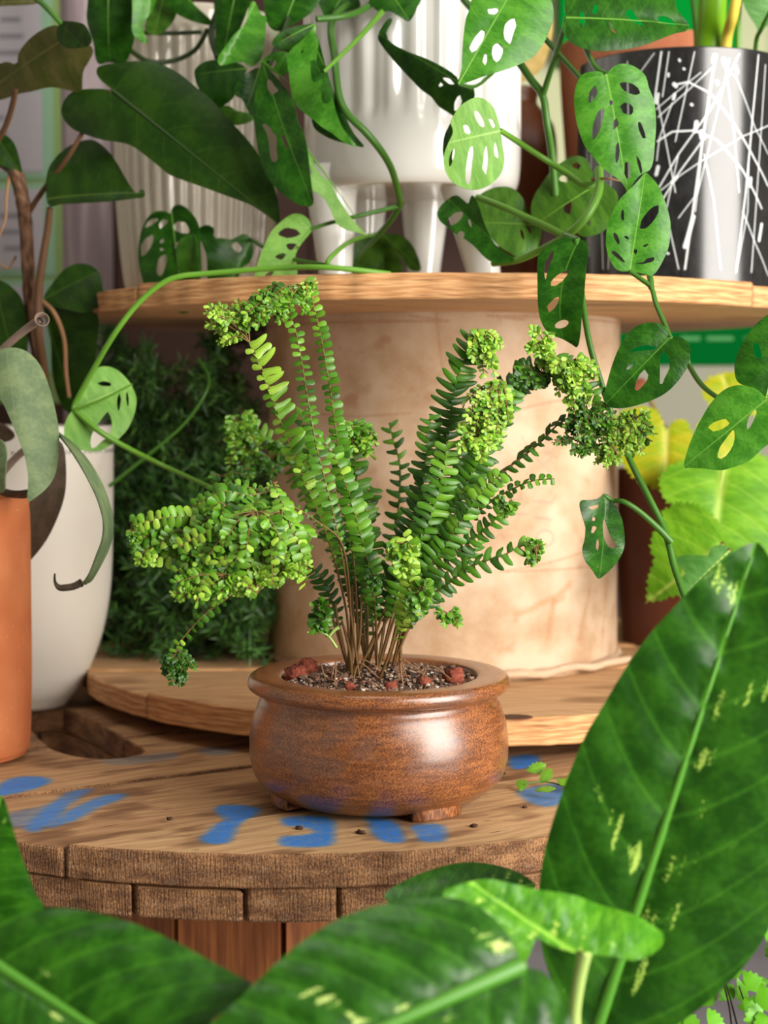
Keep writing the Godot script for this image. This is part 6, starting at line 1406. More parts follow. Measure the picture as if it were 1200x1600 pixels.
	blade(v, Vector3(0.0358, 0.691, -1.55), Vector3(-0.524, 0, 0), [-6, 1.6, 24, 7.9, 50.7, 1.6, 45, -15.7, 23.5, -18.8, 5.8, -17.2, -3.1, -14.1], [], Vector2(48.9, -1.6), M.vine_dark, {"fold": 0.2, "curl": -0.3, "droop": -0.12, "rib": 0.0009, "rib_mat": M.stem_bright})
	blade(v, Vector3(-0.197, 0.7063, -1.6), Vector3(-0.175, 0, 0), [-15.4, -1.9, 3.1, -0.6, 15.6, -14.7, 32.4, -30.1, 25, -32.6, 6.5, -27.5, -9, -17.3], [], Vector2(31.1, -31.4), M.vine_dark, {"fold": 0.2, "curl": -0.3, "droop": -0.12, "rib": 0.0009, "rib_mat": M.stem_bright})
	blade(v, Vector3(-0.2119, 0.7143, -1.62), Vector3(-0.175, 0, 0), [-23, -5.2, -6.2, 0, 13.2, -5.2, 10.9, -22.7, 5.5, -35.6, -5.6, -45.3, -16.7, -45.3, -21.2, -38.9, -18.9, -25.9], [], Vector2(-11.8, -45.3), M.vine_olive, {"fold": 0.2, "curl": -0.3, "droop": -0.12, "rib": 0.0009, "rib_mat": M.stem_bright})
	blade(v, Vector3(-0.1389, 0.7018, -1.57), Vector3(0, -0.175, 0), [-21.9, -3.8, -3.1, 1.3, 13.7, -5.3, 11.1, -18.3, 3.5, -35.8, -6, -53.2, -15.4, -64.2, -22.9, -61, -22.1, -34.7], [], Vector2(-16.1, -64.8), M.vine_dark, {"fold": 0.2, "curl": -0.3, "droop": -0.12, "rib": 0.0009, "rib_mat": M.stem_bright})
	blade(v, Vector3(-0.2581, 0.6993, -1.56), Vector3(0.175, -0.349, 0), [-20.8, -2.9, 0.1, 1.1, 23, -6.5, 22.4, -24.8, 20.2, -39.1, 17.6, -50.5, 10, -64.5, 2.6, -69.8, -10.9, -67.1, -22.8, -68.1, -25.2, -59.1, -24.2, -50.3, -27, -38.4, -28.4, -26.6, -25.7, -15.2], [], Vector2(-11.1, -68.9), M.vine_dark, {"fold": 0.2, "curl": -0.3, "droop": -0.12, "rib": 0.0009, "rib_mat": M.stem_bright})
	blade(v, Vector3(-0.2177, 0.6939, -1.55), Vector3(0, 0.349, 0), [-16.9, -3.2, -4.2, 2.6, 6.6, -1.2, 0.4, -20.5, -7.5, -30.5, -5.8, -38.6, -1.7, -46.5, -7.1, -47.5, -14.9, -42.8, -17.8, -36.5, -17.7, -21.9], [], Vector2(-4.7, -47.3), M.vine, {"fold": 0.5})
	blade(v, Vector3(-0.079, 0.6864, -1.52), Vector3(-0.175, 0, 0), [-29.2, -1.8, -2.9, 3, 20.5, -3, 14.7, -18.3, 3.1, -27.4, -8.6, -33.4, -20.2, -36.5, -28.4, -27.4], [], Vector2(-14.4, -36.5), M.vine_dark, {"fold": 0.2, "curl": -0.3, "droop": -0.12, "rib": 0.0009, "rib_mat": M.stem_bright})
	blade(v, Vector3(-0.0353, 0.6889, -1.53), Vector3(-0.349, 0, 0), [-24.7, -3.4, 0, 3.4, 20.6, -2, 11.8, -16.8, -2.8, -22.2, -14.5, -28.9, -21.6, -20.2], [], Vector2(-16.2, -30.2), M.vine_dark, {"fold": 0.2, "curl": -0.3, "droop": -0.12, "rib": 0.0009, "rib_mat": M.stem_bright})
	tube(v, "stem", [Vector3(0.0246, 0.7334, -1.6), Vector3(-0.0179, 0.691, -1.55), Vector3(-0.0462, 0.656, -1.5), Vector3(-0.0434, 0.6135, -1.46), Vector3(-0.039, 0.5765, -1.44), Vector3(-0.0304, 0.5583, -1.43), Vector3(-0.0166, 0.5447, -1.43), Vector3(-0.0028, 0.5298, -1.44), Vector3(0.0068, 0.5161, -1.46), Vector3(0.0126, 0.4991, -1.48), Vector3(0.0146, 0.4901, -1.5)], 0.00348, 0.00319, M.stem, 8, 5, 0)
	tube(v, "stem", [Vector3(0.0146, 0.4901, -1.5), Vector3(0.0059, 0.4779, -1.52), Vector3(-0.0152, 0.4583, -1.56), Vector3(-0.0374, 0.4374, -1.6)], 0.00303, 0.00242, M.stem, 8, 5, 0)
	tube(v, "stem", [Vector3(0, 0.6645, -1.5), Vector3(-0.0225, 0.6302, -1.46), Vector3(-0.0519, 0.5954, -1.43)], 0.00287, 0.00172, M.stem_bright, 8, 5, 0)
	tube(v, "stem", [Vector3(0.0128, 0.4889, -1.5), Vector3(-0.0172, 0.4792, -1.48), Vector3(-0.046, 0.4723, -1.48), Vector3(-0.0656, 0.4661, -1.48)], 0.00233, 0.00175, M.stem, 8, 5, 0)
	tube(v, "stem", [Vector3(0.0054, 0.4198, -1.4), Vector3(-0.046, 0.4244, -1.39), Vector3(-0.0933, 0.4255, -1.41), Vector3(-0.1492, 0.422, -1.42), Vector3(-0.1769, 0.4192, -1.42), Vector3(-0.1935, 0.4121, -1.42), Vector3(-0.2131, 0.3956, -1.42), Vector3(-0.2327, 0.3708, -1.42), Vector3(-0.2514, 0.3434, -1.43), Vector3(-0.2704, 0.3128, -1.44), Vector3(-0.2733, 0.3044, -1.44)], 0.0025, 0.0025, M.stem_bright, 8, 5, 0)
	tube(v, "stem", [Vector3(-0.2733, 0.3044, -1.44), Vector3(-0.2521, 0.2876, -1.43), Vector3(-0.2314, 0.2734, -1.44), Vector3(-0.2018, 0.2553, -1.47), Vector3(-0.1719, 0.2425, -1.46), Vector3(-0.1357, 0.2282, -1.44)], 0.00284, 0.00199, M.stem_bright, 8, 5, 0)
	tube(v, "stem", [Vector3(-0.2701, 0.2285, -1.6), Vector3(-0.2321, 0.2587, -1.6), Vector3(-0.1974, 0.2881, -1.6), Vector3(-0.1765, 0.3162, -1.6), Vector3(-0.1724, 0.3351, -1.61), Vector3(-0.1835, 0.3542, -1.62)], 0.00189, 0.00126, M.stem, 8, 5, 0)
	tube(v, "stem", [Vector3(-0.2717, 0.3044, -1.437), Vector3(-0.2465, 0.3134, -1.432), Vector3(-0.2197, 0.3267, -1.43)], 0.00169, 0.00084, M.stem_bright, 8, 5, 0)
	tube(v, "stem", [Vector3(-0.046, 0.4244, -1.39), Vector3(-0.0472, 0.4331, -1.41), Vector3(-0.0292, 0.4578, -1.5), Vector3(-0.0019, 0.4771, -1.62)], 0.00232, 0.00174, M.stem_bright, 8, 5, 0)
	tube(v, "stem", [Vector3(-0.1294, 0.4689, -1.6), Vector3(-0.0934, 0.4439, -1.5), Vector3(-0.0463, 0.4269, -1.4)], 0.00176, 0.00176, M.stem, 8, 5, 0)
	tube(v, "stem", [Vector3(0.0577, 0.69, -1.5), Vector3(0.09, 0.6412, -1.46), Vector3(0.1127, 0.6174, -1.46), Vector3(0.1297, 0.5941, -1.46), Vector3(0.1399, 0.5802, -1.46), Vector3(0.144, 0.5552, -1.46), Vector3(0.1492, 0.5316, -1.47), Vector3(0.1539, 0.4962, -1.48)], 0.00346, 0.00346, M.stem, 8, 5, 0)
	tube(v, "stem", [Vector3(0.1399, 0.5802, -1.46), Vector3(0.1456, 0.6012, -1.44), Vector3(0.149, 0.617, -1.4), Vector3(0.1509, 0.627, -1.37)], 0.00278, 0.00222, M.stem, 8, 5, 0)
	tube(v, "stem", [Vector3(0.106, 0.6719, -1.45), Vector3(0.1248, 0.6421, -1.44), Vector3(0.1384, 0.6236, -1.43), Vector3(0.1534, 0.6041, -1.42), Vector3(0.166, 0.584, -1.4)], 0.0028, 0.00224, M.stem, 8, 5, 0)
	tube(v, "stem", [Vector3(0.1646, 0.6276, -1.4), Vector3(0.1677, 0.6048, -1.38), Vector3(0.1713, 0.582, -1.345), Vector3(0.1782, 0.5734, -1.33)], 0.00267, 0.00214, M.stem, 8, 5, 0)
	tube(v, "stem", [Vector3(0.06, 0.5677, -1.34), Vector3(0.0757, 0.5733, -1.38), Vector3(0.0905, 0.5901, -1.42), Vector3(0.1127, 0.6163, -1.46)], 0.00137, 0.00165, M.stem, 8, 5, 0)
	tube(v, "stem", [Vector3(0.0958, 0.5337, -1.36), Vector3(0.1122, 0.5275, -1.38), Vector3(0.1356, 0.5167, -1.4), Vector3(0.1547, 0.5049, -1.4), Vector3(0.1671, 0.4945, -1.39), Vector3(0.1752, 0.494, -1.39), Vector3(0.1805, 0.5046, -1.39)], 0.00218, 0.00354, M.stem_bright, 8, 5, 0)
	tube(v, "stem", [Vector3(0.181, 0.5067, -1.39), Vector3(0.1781, 0.485, -1.37), Vector3(0.1664, 0.4628, -1.36), Vector3(0.1517, 0.4492, -1.37), Vector3(0.1361, 0.4414, -1.4), Vector3(0.116, 0.4335, -1.42), Vector3(0.0952, 0.4319, -1.44)], 0.00382, 0.00273, M.stem_bright, 8, 5, 0)
	tube(v, "stem", [Vector3(0.1745, 0.4975, -1.385), Vector3(0.1859, 0.496, -1.37), Vector3(0.1966, 0.4939, -1.37)], 0.00135, 0.00054, M.root, 8, 5, 0)
	tube(v, "stem", [Vector3(0.0827, 0.492, -1.46), Vector3(0.1055, 0.4789, -1.43), Vector3(0.126, 0.4668, -1.41), Vector3(0.1404, 0.4571, -1.39), Vector3(0.1496, 0.4497, -1.375)], 0.00277, 0.00332, M.stem_bright, 8, 5, 0)
	tube(v, "stem", [Vector3(0.1958, 0.4148, -1.31), Vector3(0.2048, 0.4078, -1.305), Vector3(0.2116, 0.4009, -1.3), Vector3(0.2137, 0.3878, -1.29), Vector3(0.2178, 0.372, -1.275), Vector3(0.2198, 0.3605, -1.26)], 0.00202, 0.00202, M.stem, 8, 5, 0)
	tube(v, "stem", [Vector3(0.2124, 0.4121, -1.315), Vector3(0.2119, 0.4063, -1.305), Vector3(0.2116, 0.4009, -1.3)], 0.00256, 0.00256, M.stem, 8, 5, 0)
	tube(v, "stem", [Vector3(0.238, 0.3399, -1.28), Vector3(0.2419, 0.3246, -1.25), Vector3(0.2487, 0.3143, -1.22), Vector3(0.263, 0.3053, -1.2), Vector3(0.2754, 0.3123, -1.175)], 0.00216, 0.00168, M.stem, 8, 5, 0)
	tube(v, "stem", [Vector3(0.2198, 0.3605, -1.26), Vector3(0.233, 0.3522, -1.275), Vector3(0.238, 0.3399, -1.28)], 0.00199, 0.00224, M.stem, 8, 5, 0)
	tube(v, "stem", [Vector3(0.1516, 0.4396, -1.3), Vector3(0.1617, 0.3876, -1.33), Vector3(0.1684, 0.357, -1.34), Vector3(0.1781, 0.3257, -1.34), Vector3(0.19, 0.2917, -1.34), Vector3(0.2008, 0.2632, -1.33), Vector3(0.2109, 0.2381, -1.31), Vector3(0.2224, 0.2131, -1.3), Vector3(0.2259, 0.1986, -1.29), Vector3(0.2294, 0.1792, -1.28), Vector3(0.2361, 0.1538, -1.26), Vector3(0.247, 0.1227, -1.25)], 0.00256, 0.00307, M.stem, 8, 5, 0)
	tube(v, "stem", [Vector3(0.1753, 0.2367, -1.29), Vector3(0.1814, 0.2331, -1.29), Vector3(0.1893, 0.2324, -1.285), Vector3(0.202, 0.2243, -1.285), Vector3(0.2173, 0.2107, -1.285), Vector3(0.227, 0.2005, -1.285)], 0.00151, 0.00303, M.stem, 8, 5, 0)
	tube(v, "stem", [Vector3(0.1512, 0.4487, -1.365), Vector3(0.1509, 0.4441, -1.33), Vector3(0.1531, 0.4391, -1.3)], 0.00261, 0.00209, M.stem, 8, 5, 0)
	tube(v, "stem", [Vector3(-0.2498, 0.6714, -1.62), Vector3(-0.2136, 0.6724, -1.63), Vector3(-0.1802, 0.6758, -1.64)], 0.00224, 0.00224, M.stem_dark, 8, 5, 0)
	tube(v, "stem", [Vector3(-0.2469, 0.6518, -1.6), Vector3(-0.2313, 0.6437, -1.62), Vector3(-0.2076, 0.6458, -1.63), Vector3(-0.1855, 0.6563, -1.63), Vector3(-0.1717, 0.6745, -1.62)], 0.00254, 0.00254, M.stem_dark, 8, 5, 0)
	tube(v, "stem", [Vector3(-0.1585, 0.6385, -1.58), Vector3(-0.1665, 0.6669, -1.6), Vector3(-0.1571, 0.6972, -1.6), Vector3(-0.1538, 0.7214, -1.6)], 0.00313, 0.00313, M.stem_dark, 8, 5, 0)
	tube(v, "stem", [Vector3(-0.1021, 0.61, -1.47), Vector3(-0.0925, 0.6389, -1.5), Vector3(-0.0854, 0.6745, -1.53), Vector3(-0.0835, 0.7085, -1.55)], 0.00297, 0.00297, M.stem_dark, 8, 5, 0)
	tube(v, "stem", [Vector3(-0.0591, 0.6468, -1.46), Vector3(-0.034, 0.6518, -1.47), Vector3(-0.0144, 0.6673, -1.5), Vector3(0, 0.6893, -1.52)], 0.00292, 0.00292, M.stem, 8, 5, 0)

func build_philodendron():
	var v := thing("philodendron", "dark green philodendron with brown stems growing from the tall white pot", "plant")
	blade(v, Vector3(-0.249, 0.5965, -1.52), Vector3(-0.14, -0.209, 0), [0, 0, -10, 1.6, -22.6, 2.1, -36.3, 1.5, -44.3, -2.4, -50.3, -9.4, -52.5, -16.6, -48.4, -25.2, -39.8, -32.7, -27, -38.6, -8, -45.2, 10.8, -48.8, 23.4, -54, 42.4, -68.3, 56.3, -78.8, 73.6, -85.2, 92, -91.6, 110.3, -98, 128.6, -104.3, 140.8, -111.6, 152.9, -120.1, 155.1, -113.7, 153.4, -99.1, 148.7, -84.4, 142.2, -69.7, 132.7, -54.7, 120.2, -39.6, 107.7, -27.4, 91.9, -9.1, 76.2, 3.4, 60.5, 16, 44.8, 23.8, 29.3, 26.9, 13.8, 27, 4.5, 25.6, -7.9, 24.4, -15.3, 22.3, -16.3, 16.3, -10.3, 8.2], [], Vector2(152.9, -120.1), M.phil, {"fold": 0.15, "curl": -0.3, "droop": -0.15, "cells": 16, "rib": 0.0016, "rib_mat": M.stem_dark})
	blade(v, Vector3(-0.3152, 0.5009, -1.55), Vector3(-0.436, -0.349, 0), [29.1, 62.9, 40.5, 58.6, 54.7, 47.2, 66.5, 33.9, 76.5, 19.5, 85.6, 8.8, 90.7, 12.6, 93.9, 10.4, 93.9, 4.2, 86.9, 2.5, 77.6, -0.4, 64.8, -3.2, 48.4, -5.1, 30.4, -6.3, 14.8, -6.9, 6.4, -9.3, -0.7, -2.7, -3.5, 8.5, -3.6, 26, 0.5, 37.8, 9.7, 51.4, 19.5, 60], [], Vector2(92.8, 9.1), M.phil, {"fold": 0.5, "curl": -0.4})
	blade(v, Vector3(-0.2804, 0.6435, -1.5), Vector3(0.087, -0.349, 0), [-122.7, -47.5, -106.9, -25.4, -78.8, -18.7, -65.4, -22.5, -61.9, -12.4, -50.3, -1.9, -36.3, 5, -22.7, 8.5, -14.8, 6.7, -11.5, -3.6, -7.3, -9.6, 2.4, -13.1, 14.4, -11.1, 17.3, -17, 11.6, -25, 4.4, -32.9, -0.3, -43.9, -3.3, -49.3, -9.9, -49.5, -18.5, -47.2, -29.7, -44.8, -39.9, -45.3, -53.6, -47.3, -67.3, -48.1, -95.1, -52.2], [], Vector2(-79.9, -32.9), M.phil_bronze, {"fold": 0.1, "curl": -0.4})
	blade(v, Vector3(-0.2869, 0.6469, -1.48), Vector3(0.175, -0.611, 0), [-1.3, 1.8, 10.7, 1.4, 25.7, -3.3, 30.2, -13.1, 28.8, -20.1, 18, -22.6, 2.3, -20.7, -6.1, -14.2, -6.8, -5.8], [], Vector2(21.9, -23.1), M.phil, {"fold": 0.3})
	blade(v, Vector3(-0.3329, 0.4095, -1.6), Vector3(-0.349, -0.175, 0), [0, 0, 10, 20.2, 19.6, 33.6, 32, 40.2, 45.4, 38, 55.2, 26.3, 61.1, 2.6, 55.7, -7.3, 43.3, -12.6, 26.8, -10.4, 10, -6.8], [], Vector2(51.1, 33.1), M.phil, {"fold": 0.3})
	blade(v, Vector3(-0.3358, 0.4095, -1.62), Vector3(0.175, -0.349, 0), [-1.3, 1.3, 15.7, -2.2, 36.8, -5.8, 57.4, -12.4, 52.5, -43.8, 45.3, -75.4, 34.4, -101.1, 20.1, -117.2, 8.1, -114, 0.5, -97.8, -1.1, -68.8, 2.8, -36.8], [], Vector2(16.5, -117.3), M.phil, {"fold": 0.2})
	blade(v, Vector3(-0.3799, 0.4343, -1.6), Vector3(0, -0.175, 0), [-19.8, 0.3, 6.5, -5, 19.6, -12.6, 29.2, -25.1, 32.2, -46.7, 31.8, -68.4, 24.9, -88.2, 5, -96.2, -21.3, -80.5], [], Vector2(18.3, -93.2), M.phil, {"fold": 0.2})
	blade(v, Vector3(-0.3683, 0.566, -1.56), Vector3(0, 0, 0), [-12.1, 0, 6, -2.4, 15, -6, 20.9, -14.9, 24.3, -29.8, 23.6, -38.8, 5.5, -31.6, -12.5, -26.8], [], Vector2(23.6, -37.6), M.phil, {"fold": 0.3})
	blade(v, Vector3(-0.321, 0.6839, -1.55), Vector3(-0.436, 0, 0), [1.3, 5.8, 0.1, -1.5, -12.8, -4.4, -30.7, -3.6, -54.9, 0, -57, 23.4, -21, 23.4], [], Vector2(-49.1, 1.5), M.phil_bronze, {"fold": 0.3})
	tube(v, "stem", [Vector3(-0.383, 0.5557, -1.57), Vector3(-0.365, 0.5406, -1.57), Vector3(-0.3517, 0.531, -1.57), Vector3(-0.3454, 0.5106, -1.57), Vector3(-0.3437, 0.4815, -1.58), Vector3(-0.344, 0.4397, -1.59), Vector3(-0.3448, 0.4095, -1.6), Vector3(-0.3446, 0.3731, -1.62), Vector3(-0.3411, 0.3292, -1.64), Vector3(-0.3413, 0.2905, -1.66), Vector3(-0.3387, 0.2385, -1.66)], 0.00691, 0.00566, M.bark, 8, 5, 0.15)
	tube(v, "stalk", [Vector3(-0.3141, 0.4931, -1.55), Vector3(-0.3188, 0.4733, -1.56), Vector3(-0.3262, 0.4441, -1.57), Vector3(-0.3324, 0.4144, -1.58), Vector3(-0.335, 0.3781, -1.59), Vector3(-0.3368, 0.3416, -1.62), Vector3(-0.3399, 0.2907, -1.65)], 0.00311, 0.00498, M.stem_brown, 8, 5, 0)
	tube(v, "stem", [Vector3(-0.3858, 0.4528, -1.6), Vector3(-0.3765, 0.4039, -1.61), Vector3(-0.3756, 0.3668, -1.62), Vector3(-0.3744, 0.3164, -1.65), Vector3(-0.3666, 0.2643, -1.67)], 0.00575, 0.00575, M.bark, 8, 5, 0.15)
	tube(v, "stalk", [Vector3(-0.3417, 0.4906, -1.58), Vector3(-0.329, 0.5057, -1.57), Vector3(-0.3145, 0.5212, -1.56), Vector3(-0.2923, 0.5421, -1.54), Vector3(-0.2662, 0.5815, -1.53), Vector3(-0.249, 0.5965, -1.52)], 0.00304, 0.00182, M.stem_brown, 8, 5, 0)
	tube(v, "stalk", [Vector3(-0.336, 0.5952, -1.51), Vector3(-0.3443, 0.5815, -1.53), Vector3(-0.3569, 0.5644, -1.55), Vector3(-0.3771, 0.5467, -1.57)], 0.00272, 0.00302, M.stem_brown, 8, 5, 0)
	tube(v, "stalk", [Vector3(-0.3204, 0.6787, -1.5), Vector3(-0.3069, 0.6678, -1.49), Vector3(-0.2964, 0.657, -1.48), Vector3(-0.2869, 0.6469, -1.48)], 0.00263, 0.00233, M.stem, 8, 5, 0)
	tube(v, "aerial_root", [Vector3(-0.356, 0.5286, -1.57), Vector3(-0.3572, 0.5033, -1.56), Vector3(-0.3587, 0.4823, -1.56), Vector3(-0.3669, 0.4643, -1.56)], 0.00153, 0.00092, M.root, 8, 5, 0)
	tube(v, "stalk", [Vector3(-0.3336, 0.4095, -1.6), Vector3(-0.3192, 0.3966, -1.59), Vector3(-0.3122, 0.3723, -1.6), Vector3(-0.3127, 0.3414, -1.61), Vector3(-0.3118, 0.3163, -1.62)], 0.00252, 0.00189, M.root, 8, 5, 0)
	tube(v, "aerial_root", [Vector3(-0.3578, 0.4528, -1.6), Vector3(-0.3661, 0.4405, -1.6), Vector3(-0.3735, 0.4466, -1.6)], 0.00125, 0.00094, M.root, 8, 5, 0)

func build_strap_plant():
	var v := thing("strap_leaf_plant", "grey green strap leaved plant arching out of the terracotta pot", "plant")
	blade(v, Vector3(-0.3133, 0.3534, -1.36), Vector3(-0.262, 0.087, 0), [-25.6, -17.7, -18.2, -3.9, -5.2, 1.1, 5.2, 2.8, 14.6, 1.1, 22.1, -4.4, 28, -13.2, 32.9, -25.8, 37.4, -42.2, 40.8, -61.3, 41.6, -77.6, 40.8, -91.1, 38.4, -103, 33.4, -112.6, 25.8, -120.6, 18.1, -124.8, 18.8, -107.2, 16.4, -91, 12, -77.6, 6.6, -64, -1.6, -45, -12.4, -28.6], [], Vector2(18.1, -124.8), M.strap, {"fold": -0.05, "curl": -0.5, "droop": -0.1, "thick": 0.0018})
	blade(v, Vector3(-0.2819, 0.2426, -1.355), Vector3(0.785, 0, 0), [-38.9, -9.6, -31.2, -11.2, -23, -10.4, -16.2, -8, -9.4, -8.8, -14.4, -16.8, -22.1, -20.8, -32.9, -20.8, -40.5, -18.4, -47.8, -14.4], [], Vector2(-39.8, -14.4), M.strap_back, {"thick": 0.0018, "fold": 0.1})
	blade(v, Vector3(-0.2838, 0.2767, -1.42), Vector3(0.175, 0.349, 0), [-9.7, -18.1, -1.1, 0, 5.6, -5.7, 7.6, -28.6, 6.2, -48.7, 0.9, -68.8, -7.2, -88.9, -18.1, -106.1, -27.5, -115.7, -32, -102.7, -31.1, -79.5, -24.1, -59.6, -18.8, -42.5], [], Vector2(-29.2, -114.4), M.strap_back, {"thick": 0.0018, "curl": 0.2, "fold": 0.0})
	blade(v, Vector3(-0.3304, 0.2834, -1.36), Vector3(0, -0.524, 0), [-14.4, -0.1, 7.1, -1, 17.7, -5.1, 20.3, -13, 19.4, -23.6, 15.6, -37, 9.7, -47.8, -15.4, -43.1], [], Vector2(9.8, -42.4), M.strap, {"thick": 0.0018})
	blade(v, Vector3(-0.3701, 0.2912, -1.5), Vector3(0.524, 0, 0), [-5.2, 4.8, 17.6, 0, 25.6, -6.8, 28.6, -15.8, 17.9, -20.6, -8.6, -19.2], [], Vector2(30.3, -15.8), M.strap_back, {"thick": 0.0018})
	ribbon(v, "leaf", [Vector3(-0.2841, 0.287, -1.4), Vector3(-0.2695, 0.28, -1.37), Vector3(-0.2541, 0.2667, -1.35), Vector3(-0.2419, 0.2512, -1.34), Vector3(-0.2337, 0.2339, -1.34), Vector3(-0.2286, 0.2143, -1.34), Vector3(-0.2299, 0.1969, -1.34), Vector3(-0.2364, 0.181, -1.34), Vector3(-0.2449, 0.1661, -1.345), Vector3(-0.2512, 0.1603, -1.35)], [0.004, 0.0052, 0.006, 0.0062, 0.006, 0.0056, 0.005, 0.0044, 0.0036, 0.003], Vector3(0.75, 0.35, 0.55), 0.0016, M.strap)
	ribbon(v, "leaf", [Vector3(-0.2501, 0.1613, -1.35), Vector3(-0.2556, 0.1576, -1.345), Vector3(-0.2631, 0.1566, -1.34), Vector3(-0.2684, 0.1571, -1.34), Vector3(-0.2715, 0.1614, -1.34), Vector3(-0.2714, 0.1699, -1.34)], [0.003, 0.0036, 0.0036, 0.0028, 0.0014, 0.0006], Vector3(0.1, 0.9, 0.5), 0.0016, M.strap_back)
	tube(v, "rolled_leaf", [Vector3(-0.3343, 0.3423, -1.38), Vector3(-0.3155, 0.358, -1.37), Vector3(-0.2971, 0.3709, -1.36), Vector3(-0.2832, 0.3783, -1.35)], 0.00321, 0.00375, M.strap_stalk, 8, 5, 0)
	var scroll := put(lathe([Vector2(0.0046, 0.0), Vector2(0.0058, 0.003), Vector2(0.0062, 0.006), Vector2(0.0054, 0.006), Vector2(0.004, 0.002)], 20), "leaf_scroll", v, M.strap_stalk, Vector3(-0.2822, 0.3767, -1.35))
	scroll.rotation = Vector3(1.25, 0.35, 0)
	tube(v, "stalk", [Vector3(-0.3572, 0.2153, -1.42), Vector3(-0.3482, 0.2714, -1.41), Vector3(-0.345, 0.3155, -1.4), Vector3(-0.3342, 0.3476, -1.38)], 0.00495, 0.00385, M.strap_stalk, 8, 5, 0)
	tube(v, "stalk", [Vector3(-0.3543, 0.2209, -1.42), Vector3(-0.3253, 0.2596, -1.43), Vector3(-0.3005, 0.2767, -1.42), Vector3(-0.2809, 0.2815, -1.4)], 0.00334, 0.00334, M.strap_stalk, 8, 5, 0)

